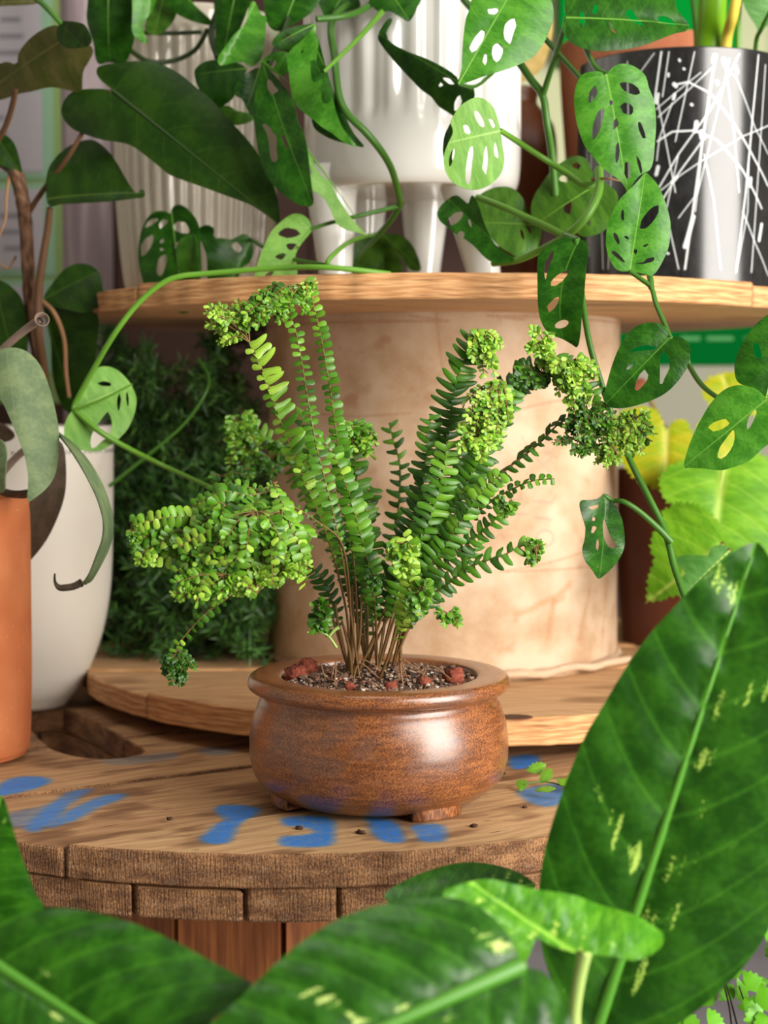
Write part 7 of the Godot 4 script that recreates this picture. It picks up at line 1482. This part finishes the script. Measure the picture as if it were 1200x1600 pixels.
func build_dumb_canes():
	var v := thing("dumb_cane", "large dumb cane with cream flecked leaves in front of the drum", "plant", Vector3.ZERO, "dumb canes in front of the drum")
	blade(v, Vector3(0.1232, -0.0571, -0.93), Vector3(-0.035, -0.175, 0), [89.2, 287, 80.3, 284.3, 69.7, 276.1, 55.5, 263, 41.3, 248, 26.9, 231.1, 14.4, 212.2, 3.6, 193.3, -7.3, 174.3, -14.5, 157.2, -20.7, 140, -26.5, 121, -30.8, 103.9, -33.2, 86.8, -33.5, 71.6, -32.2, 52.8, -28.3, 37.9, -22.6, 25, -16.9, 14, -9.3, -0.6, 0.1, -9.4, 18.6, -8.2, 40.4, 4.6, 54.9, 15.7, 67.4, 26.5, 79.9, 38.8, 90.5, 52.5, 100.9, 71.5, 116.5, 101.8, 124.8, 138.8, 126, 179, 120.2, 215.2, 110.9, 247.7, 100, 273, 92.8, 284.5], [], Vector2(89.2, 287), M.dieff, {"cells": 30, "quilt": 0.0013, "thick": 0.0009, "fold": 0.14, "curl": -0.16, "droop": -0.08, "veins": 9.0, "rib": 0.0042, "rib_mat": M.rib})
	blade(v, Vector3(0.0689, 0.0294, -0.8), Vector3(-0.698, 0.209, 0), [-162.7, -18.4, -153.1, -11.4, -140, -1.5, -123.2, 11.7, -106.1, 23.6, -88.9, 32.4, -71.9, 37.4, -51.7, 39.5, -31.9, 37.8, -22.3, 34.8, -13.5, 27.3, -6.7, 18.3, -1.9, 7.8, 0, 0, 9.1, -4.6, 15.5, -14.3, 18.3, -24.9, 17.8, -35.1, 8.4, -49.4, -17.2, -65.5, -56.5, -76.7, -99.6, -81.4, -134.8, -78.2, -160, -64.5, -170.4, -43.3, -169.4, -28.5], [], Vector2(-159.2, -53), M.dieff_b, {"cells": 30, "quilt": 0.0013, "thick": 0.0009, "fold": 0.2, "curl": -0.25, "droop": -0.1, "veins": 8.0, "rib": 0.005, "rib_mat": M.rib})
	blade(v, Vector3(0.105, 0.0139, -0.86), Vector3(-0.611, 0.14, 0), [-71.8, 33.8, -60.5, 40.4, -46, 42.7, -32.1, 39.6, -14.6, 35.6, 2.9, 32.7, 20.2, 27.6, 37.1, 20.4, 49.2, 14.9, 51.3, 10.2, 46.4, 2.7, 36.8, -3.1, 27.6, -4.8, 15.7, -1.8, -1.6, 1.1, -15.1, 5.6, -22.4, 9.4, -26.9, 2, -32.1, -3.6, -39.7, 6, -52, 20.5], [], Vector2(-53.4, 40.1), M.dieff_young, {"cells": 26, "quilt": 0.0005, "thick": 0.0009, "fold": 0.25, "curl": -0.45, "droop": 0.05, "wave": 0.08})
	blade(v, Vector3(0.0155, 0.0045, -0.97), Vector3(-0.873, 0, 0), [-15.5, 8.1, -3.7, 19, 8.2, 26.4, 24.2, 32.9, 40.2, 36.2, 56, 34.3, 69.6, 29.7, 78.3, 23.6, 74.8, 18.1, 62.5, 9, 42.5, -2.2, 19.1, -8.9, -0.1, -4.5], [], Vector2(78.3, 23.6), M.dieff_plain, {"cells": 18, "fold": 0.25, "curl": -0.3, "thick": 0.0009})
	tube(v, "petiole", [Vector3(0.0692, -0.0596, -0.86), Vector3(0.0853, -0.0167, -0.85), Vector3(0.0689, 0.0294, -0.8)], 0.00295, 0.0023, M.cane, 8, 5, 0)
	tube(v, "petiole", [Vector3(0.1066, -0.0423, -0.87), Vector3(0.104, -0.0244, -0.87), Vector3(0.1057, -0.0012, -0.865), Vector3(0.1081, 0.0153, -0.86)], 0.00306, 0.00408, M.cane_pale, 8, 5, 0)
	tube(v, "petiole", [Vector3(0.1143, -0.1089, -0.93), Vector3(0.1178, -0.082, -0.93), Vector3(0.1232, -0.0571, -0.93)], 0.00438, 0.00365, M.cane, 8, 5, 0)
	tube(v, "petiole", [Vector3(0.0612, -0.0982, -0.95), Vector3(0.0389, -0.0509, -0.97), Vector3(0.0155, 0.0026, -0.97)], 0.00302, 0.00189, M.cane, 8, 5, 0)
	tube(v, "cane", [Vector3(0.071, -0.0578, -0.86), Vector3(0.0909, -0.1327, -0.9), Vector3(0.0929, -0.35, -0.92), Vector3(0.0929, -0.5, -0.92)], 0.008, 0.013, M.cane)
	tube(v, "cane", [Vector3(0.1143, -0.1089, -0.93), Vector3(0.109, -0.1475, -0.93), Vector3(0.1049, -0.35, -0.93), Vector3(0.1029, -0.5, -0.93)], 0.007, 0.01, M.cane)
	tube(v, "cane", [Vector3(0.1066, -0.0423, -0.87), Vector3(0.1007, -0.1278, -0.89), Vector3(0.0929, -0.35, -0.908), Vector3(0.0929, -0.5, -0.908)], 0.006, 0.01, M.cane)
	tube(v, "cane", [Vector3(0.0612, -0.0982, -0.95), Vector3(0.0912, -0.1563, -0.94), Vector3(0.0809, -0.35, -0.93), Vector3(0.0809, -0.5, -0.93)], 0.006, 0.01, M.cane)
	var w := thing("dumb_cane", "dumb cane with two glossy dark leaves beside the terracotta pot's end of the drum", "plant", Vector3.ZERO, "dumb canes in front of the drum")
	blade(w, Vector3(-0.2133, 0.0317, -0.82), Vector3(-0.611, -0.14, 0), [-3.4, -0.2, 14.2, 14, 26.8, 19.6, 43.5, 22.3, 57.3, 21.9, 74.7, 19.4, 92.3, 14.8, 110.1, 8.4, 127.7, 1.1, 141.5, -4.4, 146.4, -7, 143.2, -12.5, 135.7, -21.7, 128.9, -31.1, 134.7, -50.1, 137.9, -73.7, 113, -75.2, 80, -68.2, 45.1, -55, 15.1, -38, -0.8, -19.7], [], Vector2(140.7, -70.6), M.dieff_b, {"cells": 30, "quilt": 0.0013, "thick": 0.0009, "fold": 0.2, "curl": -0.25, "veins": 8.0, "rib": 0.0038, "rib_mat": M.rib})
	blade(w, Vector3(-0.2409, 0.0266, -0.9), Vector3(-0.262, -0.087, 0), [-5.2, 69.1, 13.8, 65.5, 21.5, 61, 26.8, 50.1, 32.5, 36, 39.1, 20.3, 44.3, 8.1, 48, 2.3, 42.7, -5.8, 26.6, -11.5, 0.9, -12.2, -15.3, 6.6, -20, 41.9], [], Vector2(21.2, 66), M.dieff_plain, {"cells": 22, "quilt": 0.001, "thick": 0.0009, "fold": 0.15, "curl": -0.35})
	tube(w, "cane", [Vector3(-0.2133, 0.0317, -0.82), Vector3(-0.2394, -0.0164, -0.84), Vector3(-0.2294, -0.3, -0.86), Vector3(-0.2294, -0.5, -0.86)], 0.004, 0.011, M.cane)
	tube(w, "cane", [Vector3(-0.2409, 0.0266, -0.9), Vector3(-0.2508, -0.0319, -0.88), Vector3(-0.2294, -0.3, -0.875), Vector3(-0.2294, -0.5, -0.872)], 0.004, 0.01, M.cane)
	nursery_pot("nursery_pot", "black nursery pot of the flecked dumb cane on the floor", Vector3(0.0929, -0.62, -0.92), 0.1, 0.17)
	nursery_pot("nursery_pot", "black nursery pot of the two leaved dumb cane on the floor", Vector3(-0.2294, -0.62, -0.86), 0.1, 0.17)

func build_begonia():
	var v := thing("grape_leaf_begonia", "yellow green begonia with toothed leaves in the dark brown pot", "plant")
	blade(v, Vector3(0.2867, 0.2853, -1.66), Vector3(-0.262, -0.175, 0), [0, 0, -4, 3.4, -2.4, 6.2, -6.2, 9.8, -4.9, 12.5, -9.3, 15.8, -7.3, 18.8, -12.5, 18, -13.8, 21, -18.9, 20.5, -20.2, 23.3, -25.7, 21.9, -26.7, 25.5, -29.4, 20, -32.4, 23.8, -35.1, 18.6, -38, 22.1, -40.8, 17, -43.6, 20.4, -46.8, 16.7, -49.3, 18.8, -47.1, 13.2, -50.8, 12, -49.2, 6.6, -52.3, 5.3, -51, -0.1, -53.8, -1.5, -52.7, -6.8, -55.3, -8.2, -51.7, -11.6, -53.5, -14.1, -48.2, -16.9, -51.8, -20, -46.7, -22.9, -50.1, -25.8, -45.1, -28.7, -48.4, -31.6, -42.8, -32.8, -45.1, -36.6, -40.8, -38.7, -41.8, -41.6, -37.2, -43.5, -38.5, -46.6, -33.3, -48, -35.2, -51.5, -28.4, -51.8, -28.7, -56.5, -21.8, -56.5, -22.2, -61.4, -15.9, -58.2, -14.2, -63, -8.2, -61.9, -6.2, -64.5, -1.2, -61.7, 0.1, -65.6, 5.2, -62.6, 6.5, -66.6, 11.5, -64.1, 12.9, -67.7, 15, -62.6, 18.1, -63.2, 19.8, -57.6, 23.3, -58.8, 25.7, -53.9, 28.6, -54.3, 25, -48.3, 29.6, -46.6, 26.2, -40.6, 30.6, -38.9, 28, -33, 31.6, -31.2, 28.5, -25.9, 31.1, -23.4, 26.5, -18.3, 30.6, -15.7, 26.9, -10.5, 30.1, -7.9, 24.5, -6.1, 27.3, -2.4, 21.7, -0.5, 24.5, 3.2, 19.7, 5.5, 21.7, 8.8, 16.8, 6.4, 15.3, 9.7, 10.3, 6.9, 8.8, 10.7, 8, 4.9, 4.4, 5.4, 3.1, 0], [], Vector2(0.1, -61.2), M.begonia_y, {"rib": 0.0014, "rib_mat": M.yellow_rib, "per": 1, "fold": 0.12, "curl": -0.2, "cells": 16, "quilt": 0.0008, "veins": 5.0, "slant": 1.3})
	blade(v, Vector3(0.3746, 0.3032, -1.74), Vector3(-0.175, 0, 0), [0, 0, -4.8, -2.9, -6.8, 0, -11.7, -4.3, -13.6, 0, -18.4, -2.2, -20.4, 0, -25.1, 1.7, -24.9, 4.6, -30.7, 5.1, -29.3, 9.2, -34.5, 10.4, -33.8, 13.8, -37.2, 18.6, -33.6, 20.7, -36.8, 25.6, -33.5, 27.6, -31.6, 32.9, -28.3, 31.8, -27.5, 38.5, -23.1, 35.9, -17.6, 39.9, -14.5, 38, -9.1, 42.6, -5.9, 40.1, 0.4, 42, 2.6, 39.1, 9.1, 42.1, 11.1, 38, 16.4, 41.6, 19.1, 39.2, 24.4, 43, 27.1, 40.3, 32.2, 45.3, 35.1, 41.5, 40.3, 41.5, 40.1, 38, 45.7, 38.6, 45.2, 34.6, 51.3, 35.9, 50.2, 31.1, 55.1, 30.6, 55.2, 27.6, 56, 22.2, 53.3, 20.7, 54.6, 15.2, 51.4, 13.8, 54.1, 8, 49.6, 6.9, 51.8, 1.2, 47.7, 0, 44.1, -3.8, 41.7, -1.7, 38.2, -5.8, 35.7, -3.4, 32.1, -7.1, 29.7, -5.2, 26.3, -9.6, 23.7, -6.9, 18.9, -7.8, 17.8, -5.2, 12.4, -7.8, 11.8, -3.4, 6.4, -6.6, 5.9, -1.7, 0.4, -5], [], Vector2(-16, 45), M.begonia_y, {"rib": 0.0014, "rib_mat": M.yellow_rib, "per": 1, "fold": 0.12, "curl": -0.2, "cells": 16, "quilt": 0.0008, "veins": 5.0, "slant": 1.3})
	blade(v, Vector3(0.338, 0.2542, -1.62), Vector3(-0.349, -0.087, 0), [0, 0, -4.9, -3.7, -6.5, 0.4, -11.4, -3.9, -13, 0.8, -17.7, -1, -19.5, 1.1, -24.3, -1.4, -26.1, 1.5, -31, -2.8, -32.6, 1.9, -36.2, -3.2, -38.9, 0.2, -42.7, -4, -45.2, -1.5, -48.7, -7.1, -51.6, -3.2, -55.2, -7.9, -57.9, -4.9, -57.3, -11.7, -61.8, -11.6, -62.3, -17.7, -65.7, -18.2, -63, -22.6, -65.2, -24.9, -61.8, -29.2, -64.6, -31.5, -60.5, -35.1, -61.6, -38.1, -56.9, -41.4, -58.6, -44.7, -51.7, -44.5, -52.4, -49.6, -46.5, -50.8, -46.3, -54.5, -41.5, -56, -41.2, -58.9, -36.4, -60.3, -36.1, -63.2, -31.1, -64.4, -31, -67.5, -25.5, -70.3, -28.1, -74, -23.5, -77.3, -25.1, -80.5, -20.7, -83.8, -22.2, -87, -19.5, -91.2, -21.3, -93.5, -16.5, -97.2, -20.4, -99.9, -17, -103.9, -19.6, -106.4, -13.9, -107.7, -13.5, -111.2, -8.1, -112.8, -7.5, -115.9, -2.9, -116.4, -2.5, -119.1, 2.3, -119.3, 2.5, -122.2, 7.9, -121.3, 7.6, -125.4, 12, -125.7, 12.1, -128.5, 16.3, -129.1, 16.5, -131.7, 21.4, -131.2, 21, -134.8, 25.6, -134.9, 25.5, -138, 28.6, -132.2, 31.7, -135.8, 35.4, -132.1, 37.8, -133.6, 41.3, -129, 44, -131.4, 43.8, -125.5, 47.8, -126.3, 48.3, -120.9, 51.7, -121.1, 51.1, -114.9, 55.5, -116, 55.9, -110.5, 59.4, -110.8, 60.2, -105.7, 63.3, -105.7, 61.2, -100.8, 64.3, -99.2, 63.1, -94.5, 65.3, -92.8, 63.2, -87.9, 66.3, -86.3, 64.6, -81.5, 67.3, -79.9, 64.1, -74.8, 68.4, -73.4, 65.3, -68.3, 69.4, -66.9, 67.1, -61.9, 70.4, -60.4, 69.2, -55.5, 71.5, -53.8, 68, -50.8, 69.9, -48.2, 66.5, -45.1, 68.4, -42.6, 65, -39.5, 66.8, -37, 63.4, -33.9, 65.3, -31.4, 60.3, -28.8, 63.7, -25.7, 60.5, -22.5, 62.2, -20.1, 59.2, -16.8, 60.6, -14.4, 54.4, -14.5, 55.8, -9.8, 50.2, -9.2, 51, -5.2, 44.7, -5.4, 46.2, -0.5, 40.9, 0.4, 41.4, 4.1, 35.2, 4.1, 36.6, 8.8, 32.1, 5, 30.3, 8.8, 25.8, 4.6, 24, 8.8, 19.5, 4.7, 17.8, 8.7, 14.9, 3.7, 11.9, 5.8, 8.5, 1.7, 5.9, 2.9, 2.7, -1.5], [], Vector2(-16.5, -106.4), M.begonia, {"rib": 0.0014, "rib_mat": M.yellow_rib, "per": 1, "fold": 0.12, "curl": -0.2, "cells": 16, "quilt": 0.0008, "veins": 5.0, "slant": 1.3})
	blade(v, Vector3(0.3254, 0.1752, -1.56), Vector3(-0.262, -0.262, 0), [0, 0, -4.3, 4, -0.6, 6.2, -4.9, 10.2, -1.2, 12.5, -5.6, 16.5, -1.7, 18.7, -6.5, 20.7, -5.5, 23.9, -10.9, 25.4, -9.3, 29, -14.9, 30.3, -13.1, 34.2, -18, 32.7, -18.2, 36.7, -23.4, 34.8, -23.4, 39.1, -28.2, 37.9, -28.5, 41.6, -33, 38.4, -34.6, 42.1, -39.2, 38.8, -40.8, 42.6, -45.3, 40.4, -46.9, 43.2, -47.8, 37.4, -51.5, 39.9, -52.4, 34.1, -56.2, 36.7, -58.2, 32.7, -60.8, 33.4, -58.7, 26.3, -63.6, 25.4, -61.6, 18.3, -66.4, 17.5, -64.3, 11.9, -68.2, 11.1, -67.6, 6, -70, 4.7, -67.4, -0.9, -71.8, -1.6, -68.3, -6.5, -69.7, -9.5, -64.1, -13.8, -67.6, -17.3, -65.5, -22.7, -69.4, -23.6, -68.7, -28.6, -71.2, -29.9, -70.3, -35, -73, -36.2, -69.9, -41.5, -73.4, -43.5, -70.4, -48.8, -73.7, -50.8, -70.3, -56.1, -74, -58.1, -69.2, -53.4, -66.4, -57.3, -61.4, -54.3, -58.8, -56.4, -55.1, -53.3, -52.8, -54.6, -49.8, -49.3, -46.8, -52.7, -43.1, -49.6, -40.8, -50.9, -37.9, -45.5, -34.8, -48.6, -31.3, -45, -28.8, -46.4, -25.9, -41.2, -22.8, -44.1, -22.1, -37.8, -18, -38.8, -17.4, -32.3, -13.1, -33.5, -12, -27.6, -8.2, -28.2, -10, -21.3, -5.4, -20.4, -5.6, -14.1, -2.7, -12.5, -5.1, -7.4, -1.3, -6.3, -2.9, -1.3], [], Vector2(-65.1, -51.6), M.begonia, {"rib": 0.0014, "rib_mat": M.yellow_rib, "per": 1, "fold": 0.12, "curl": -0.2, "cells": 16, "quilt": 0.0008, "veins": 5.0, "slant": 1.3})
	blade(v, Vector3(0.3189, 0.1745, -1.5), Vector3(-0.349, -0.175, 0), [0, 1.8, -11.6, 4.7, -17.4, 0.9, -19.7, -5.2, -26.1, -4.7, -37.7, -4.3, -46.4, -5.7, -48.7, -13, -43.4, -16, -40.5, -22.1, -45, -28.2, -46.1, -40.4, -34.4, -52.2, -17.2, -45.8, 0, -33.4, 11.5, -18.1], [], Vector2(-40.3, -40.3), M.begonia_dark, {"rib": 0.0014, "rib_mat": M.yellow_rib, "fold": 0.12, "curl": -0.2, "cells": 16, "quilt": 0.0008, "veins": 5.0, "slant": 1.3})
	blade(v, Vector3(0.3776, 0.1844, -1.6), Vector3(-0.087, 0, 0), [-17.6, -1.3, -17.6, 9.4, -9.4, 15.1, 3.2, 13.8, 9.5, 3.1, 0, -1.3], [], Vector2(-17.6, 7.6), M.begonia_red, {"fold": 0.1})
	blade(v, Vector3(0.2839, 0.3308, -1.78), Vector3(-0.087, 0, 0), [-16, -8.4, -12.5, 1.4, -4.2, 7, 2.8, 1.4, 1.4, -8.4, -7, -13.9], [], Vector2(-12.6, -10.5), M.begonia_red, {"fold": 0.1})
	blade(v, Vector3(0.3308, 0.2292, -1.72), Vector3(-0.175, 0, 0), [0, 0, -4.8, 4.3, -0.5, 6.8, -5, 11.2, -1.1, 13.6, -4.7, 18.1, -1.6, 20.4, -5.4, 24.9, -2.1, 27.3, -4.6, 31.8, -2.7, 34.1, -3.4, 39.4, -0.8, 40.9, -3.1, 46.6, 1, 47.8, -1, 53.4, 2.8, 54.6, -0.1, 60.5, 4.7, 61.5, 6.4, 67.6, 10.4, 66.1, 13, 71.2, 16.2, 70.6, 18.3, 76.2, 21.9, 75.2, 27.7, 78.1, 28.7, 73.5, 34.3, 75.7, 35.4, 71.8, 40.7, 72.6, 42.1, 70.1, 48, 73.1, 48.9, 68.3, 55, 65.5, 52.1, 61.5, 56.4, 57.7, 55.3, 54.6, 60.8, 51.4, 58.5, 47.8, 63.6, 44.4, 61.8, 40.9, 63, 34.3, 58.2, 34.1, 58.3, 28, 54.7, 27.3, 54.5, 21.3, 51.1, 20.4, 51.6, 14.2, 47.6, 13.6, 44.8, 7.1, 40.7, 10.2, 36.9, 5.8, 33.9, 6.8, 30.1, 2.3, 27.1, 3.4, 23.9, -2.3, 20.3, 0, 15.4, -4.5, 13.5, 0, 8.7, -3.4, 6.8, 0, 2, -3.2], [], Vector2(41.3, 34.1), M.begonia_y, {"rib": 0.0014, "rib_mat": M.yellow_rib, "per": 1, "fold": 0.12, "curl": -0.2, "cells": 16, "quilt": 0.0008, "veins": 5.0, "slant": 1.3})
	tube(v, "stalk", [Vector3(0.2867, 0.2853, -1.66), Vector3(0.3236, 0.22, -1.78), Vector3(0.3395, 0.1282, -1.85)], 0.00242, 0.00277, M.begonia_stalk, 6, 5, 0)
	tube(v, "stalk", [Vector3(0.3746, 0.3032, -1.74), Vector3(0.343, 0.2298, -1.78), Vector3(0.3497, 0.1282, -1.85)], 0.00246, 0.00281, M.begonia_stalk, 6, 5, 0)
	tube(v, "stalk", [Vector3(0.338, 0.2542, -1.62), Vector3(0.3378, 0.2025, -1.78), Vector3(0.3468, 0.1282, -1.85)], 0.0024, 0.00275, M.begonia_stalk, 6, 5, 0)
	tube(v, "stalk", [Vector3(0.3254, 0.1752, -1.56), Vector3(0.3327, 0.1562, -1.78), Vector3(0.3439, 0.1282, -1.85)], 0.00237, 0.00271, M.begonia_stalk, 6, 5, 0)
	tube(v, "stalk", [Vector3(0.3189, 0.1745, -1.5), Vector3(0.3412, 0.1527, -1.78), Vector3(0.3483, 0.1282, -1.85)], 0.00235, 0.00268, M.begonia_stalk, 6, 5, 0)
	tube(v, "stalk", [Vector3(0.3308, 0.2292, -1.72), Vector3(0.3281, 0.1913, -1.78), Vector3(0.3417, 0.1282, -1.85)], 0.00245, 0.0028, M.begonia_stalk, 6, 5, 0)
	tube(v, "stalk", [Vector3(0.3776, 0.1844, -1.6), Vector3(0.3467, 0.1633, -1.78), Vector3(0.3512, 0.1282, -1.85)], 0.00239, 0.00273, M.begonia_stalk, 6, 5, 0)
	tube(v, "stalk", [Vector3(0.2819, 0.3274, -1.78), Vector3(0.3205, 0.2421, -1.78), Vector3(0.3381, 0.1282, -1.85)], 0.00248, 0.00283, M.begonia_stalk, 6, 5, 0)

func build_black_pot_plant():
	var v := thing("thick_stemmed_plant", "plant with one thick green stem and a yellow stalk in the black pot", "plant")
	tube(v, "stem", [Vector3(0.32, 0.5542, -1.62), Vector3(0.3187, 0.653, -1.62), Vector3(0.3166, 0.6972, -1.6), Vector3(0.3153, 0.7638, -1.58)], 0.01448, 0.01259, M.cane_bright, 16, 5, 0)
	tube(v, "stalk", [Vector3(0.3285, 0.5512, -1.6), Vector3(0.3296, 0.6518, -1.6), Vector3(0.3302, 0.6781, -1.57), Vector3(0.3336, 0.7202, -1.55)], 0.00558, 0.00496, M.yellow_stalk, 10, 5, 0)
	tube(v, "stalk", [Vector3(0.3141, 0.5823, -1.64), Vector3(0.3117, 0.6718, -1.65), Vector3(0.3093, 0.7117, -1.66), Vector3(0.3048, 0.7645, -1.67)], 0.00454, 0.00325, M.stem, 8, 5, 0)
	tube(v, "stalk", [Vector3(0.3526, 0.5572, -1.64), Vector3(0.3499, 0.6572, -1.64), Vector3(0.3484, 0.6983, -1.63), Vector3(0.3487, 0.7387, -1.62)], 0.00256, 0.00256, M.stem_bright, 8, 5, 0)
	tube(v, "stalk", [Vector3(0.357, 0.5512, -1.6), Vector3(0.3513, 0.6424, -1.57), Vector3(0.3502, 0.6565, -1.54), Vector3(0.3542, 0.6692, -1.52)], 0.00244, 0.00183, M.stem, 8, 5, 0)
	blade(v, Vector3(0.3835, 0.7082, -1.62), Vector3(0.175, 0.175, 0), [-36.6, 4.4, -33.4, -10.3, -26.4, -22, -18.4, -30.6, -14.5, -36.5, -7.2, -30.2, 5, -17.7, 9.9, 0.4, -10.9, 11.4], [], Vector2(-13, -39.4), M.begonia_dark, {"fold": 0.2, "curl": -0.3, "droop": -0.12, "rib": 0.0009, "rib_mat": M.stem_bright})

func build_yellow_leaf_plant():
	var v := thing("yellowing_plant", "plant with a big yellowed leaf behind the white legged planter", "plant")
	blade(v, Vector3(0.1733, 0.7388, -1.8), Vector3(-0.087, 0.262, 0), [-30.7, -81.7, -32.3, -57.5, -30.1, -29.7, -25.9, -8.6, -14.7, 1.9, 5.9, 1.8, 9.8, -20.3, 7.9, -35.8, 4.6, -49.9, -1.7, -65.6, -13, -75.2], [], Vector2(-29.9, -81), M.yellow_leaf, {"fold": 0.25, "curl": -0.3})
	tube(v, "stalk", [Vector3(0.1733, 0.7388, -1.8), Vector3(0.2053, 0.7692, -1.84), Vector3(0.2435, 0.7601, -1.86), Vector3(0.2583, 0.7038, -1.86), Vector3(0.2624, 0.6543, -1.86)], 0.00289, 0.00434, M.stem, 8, 5, 0)
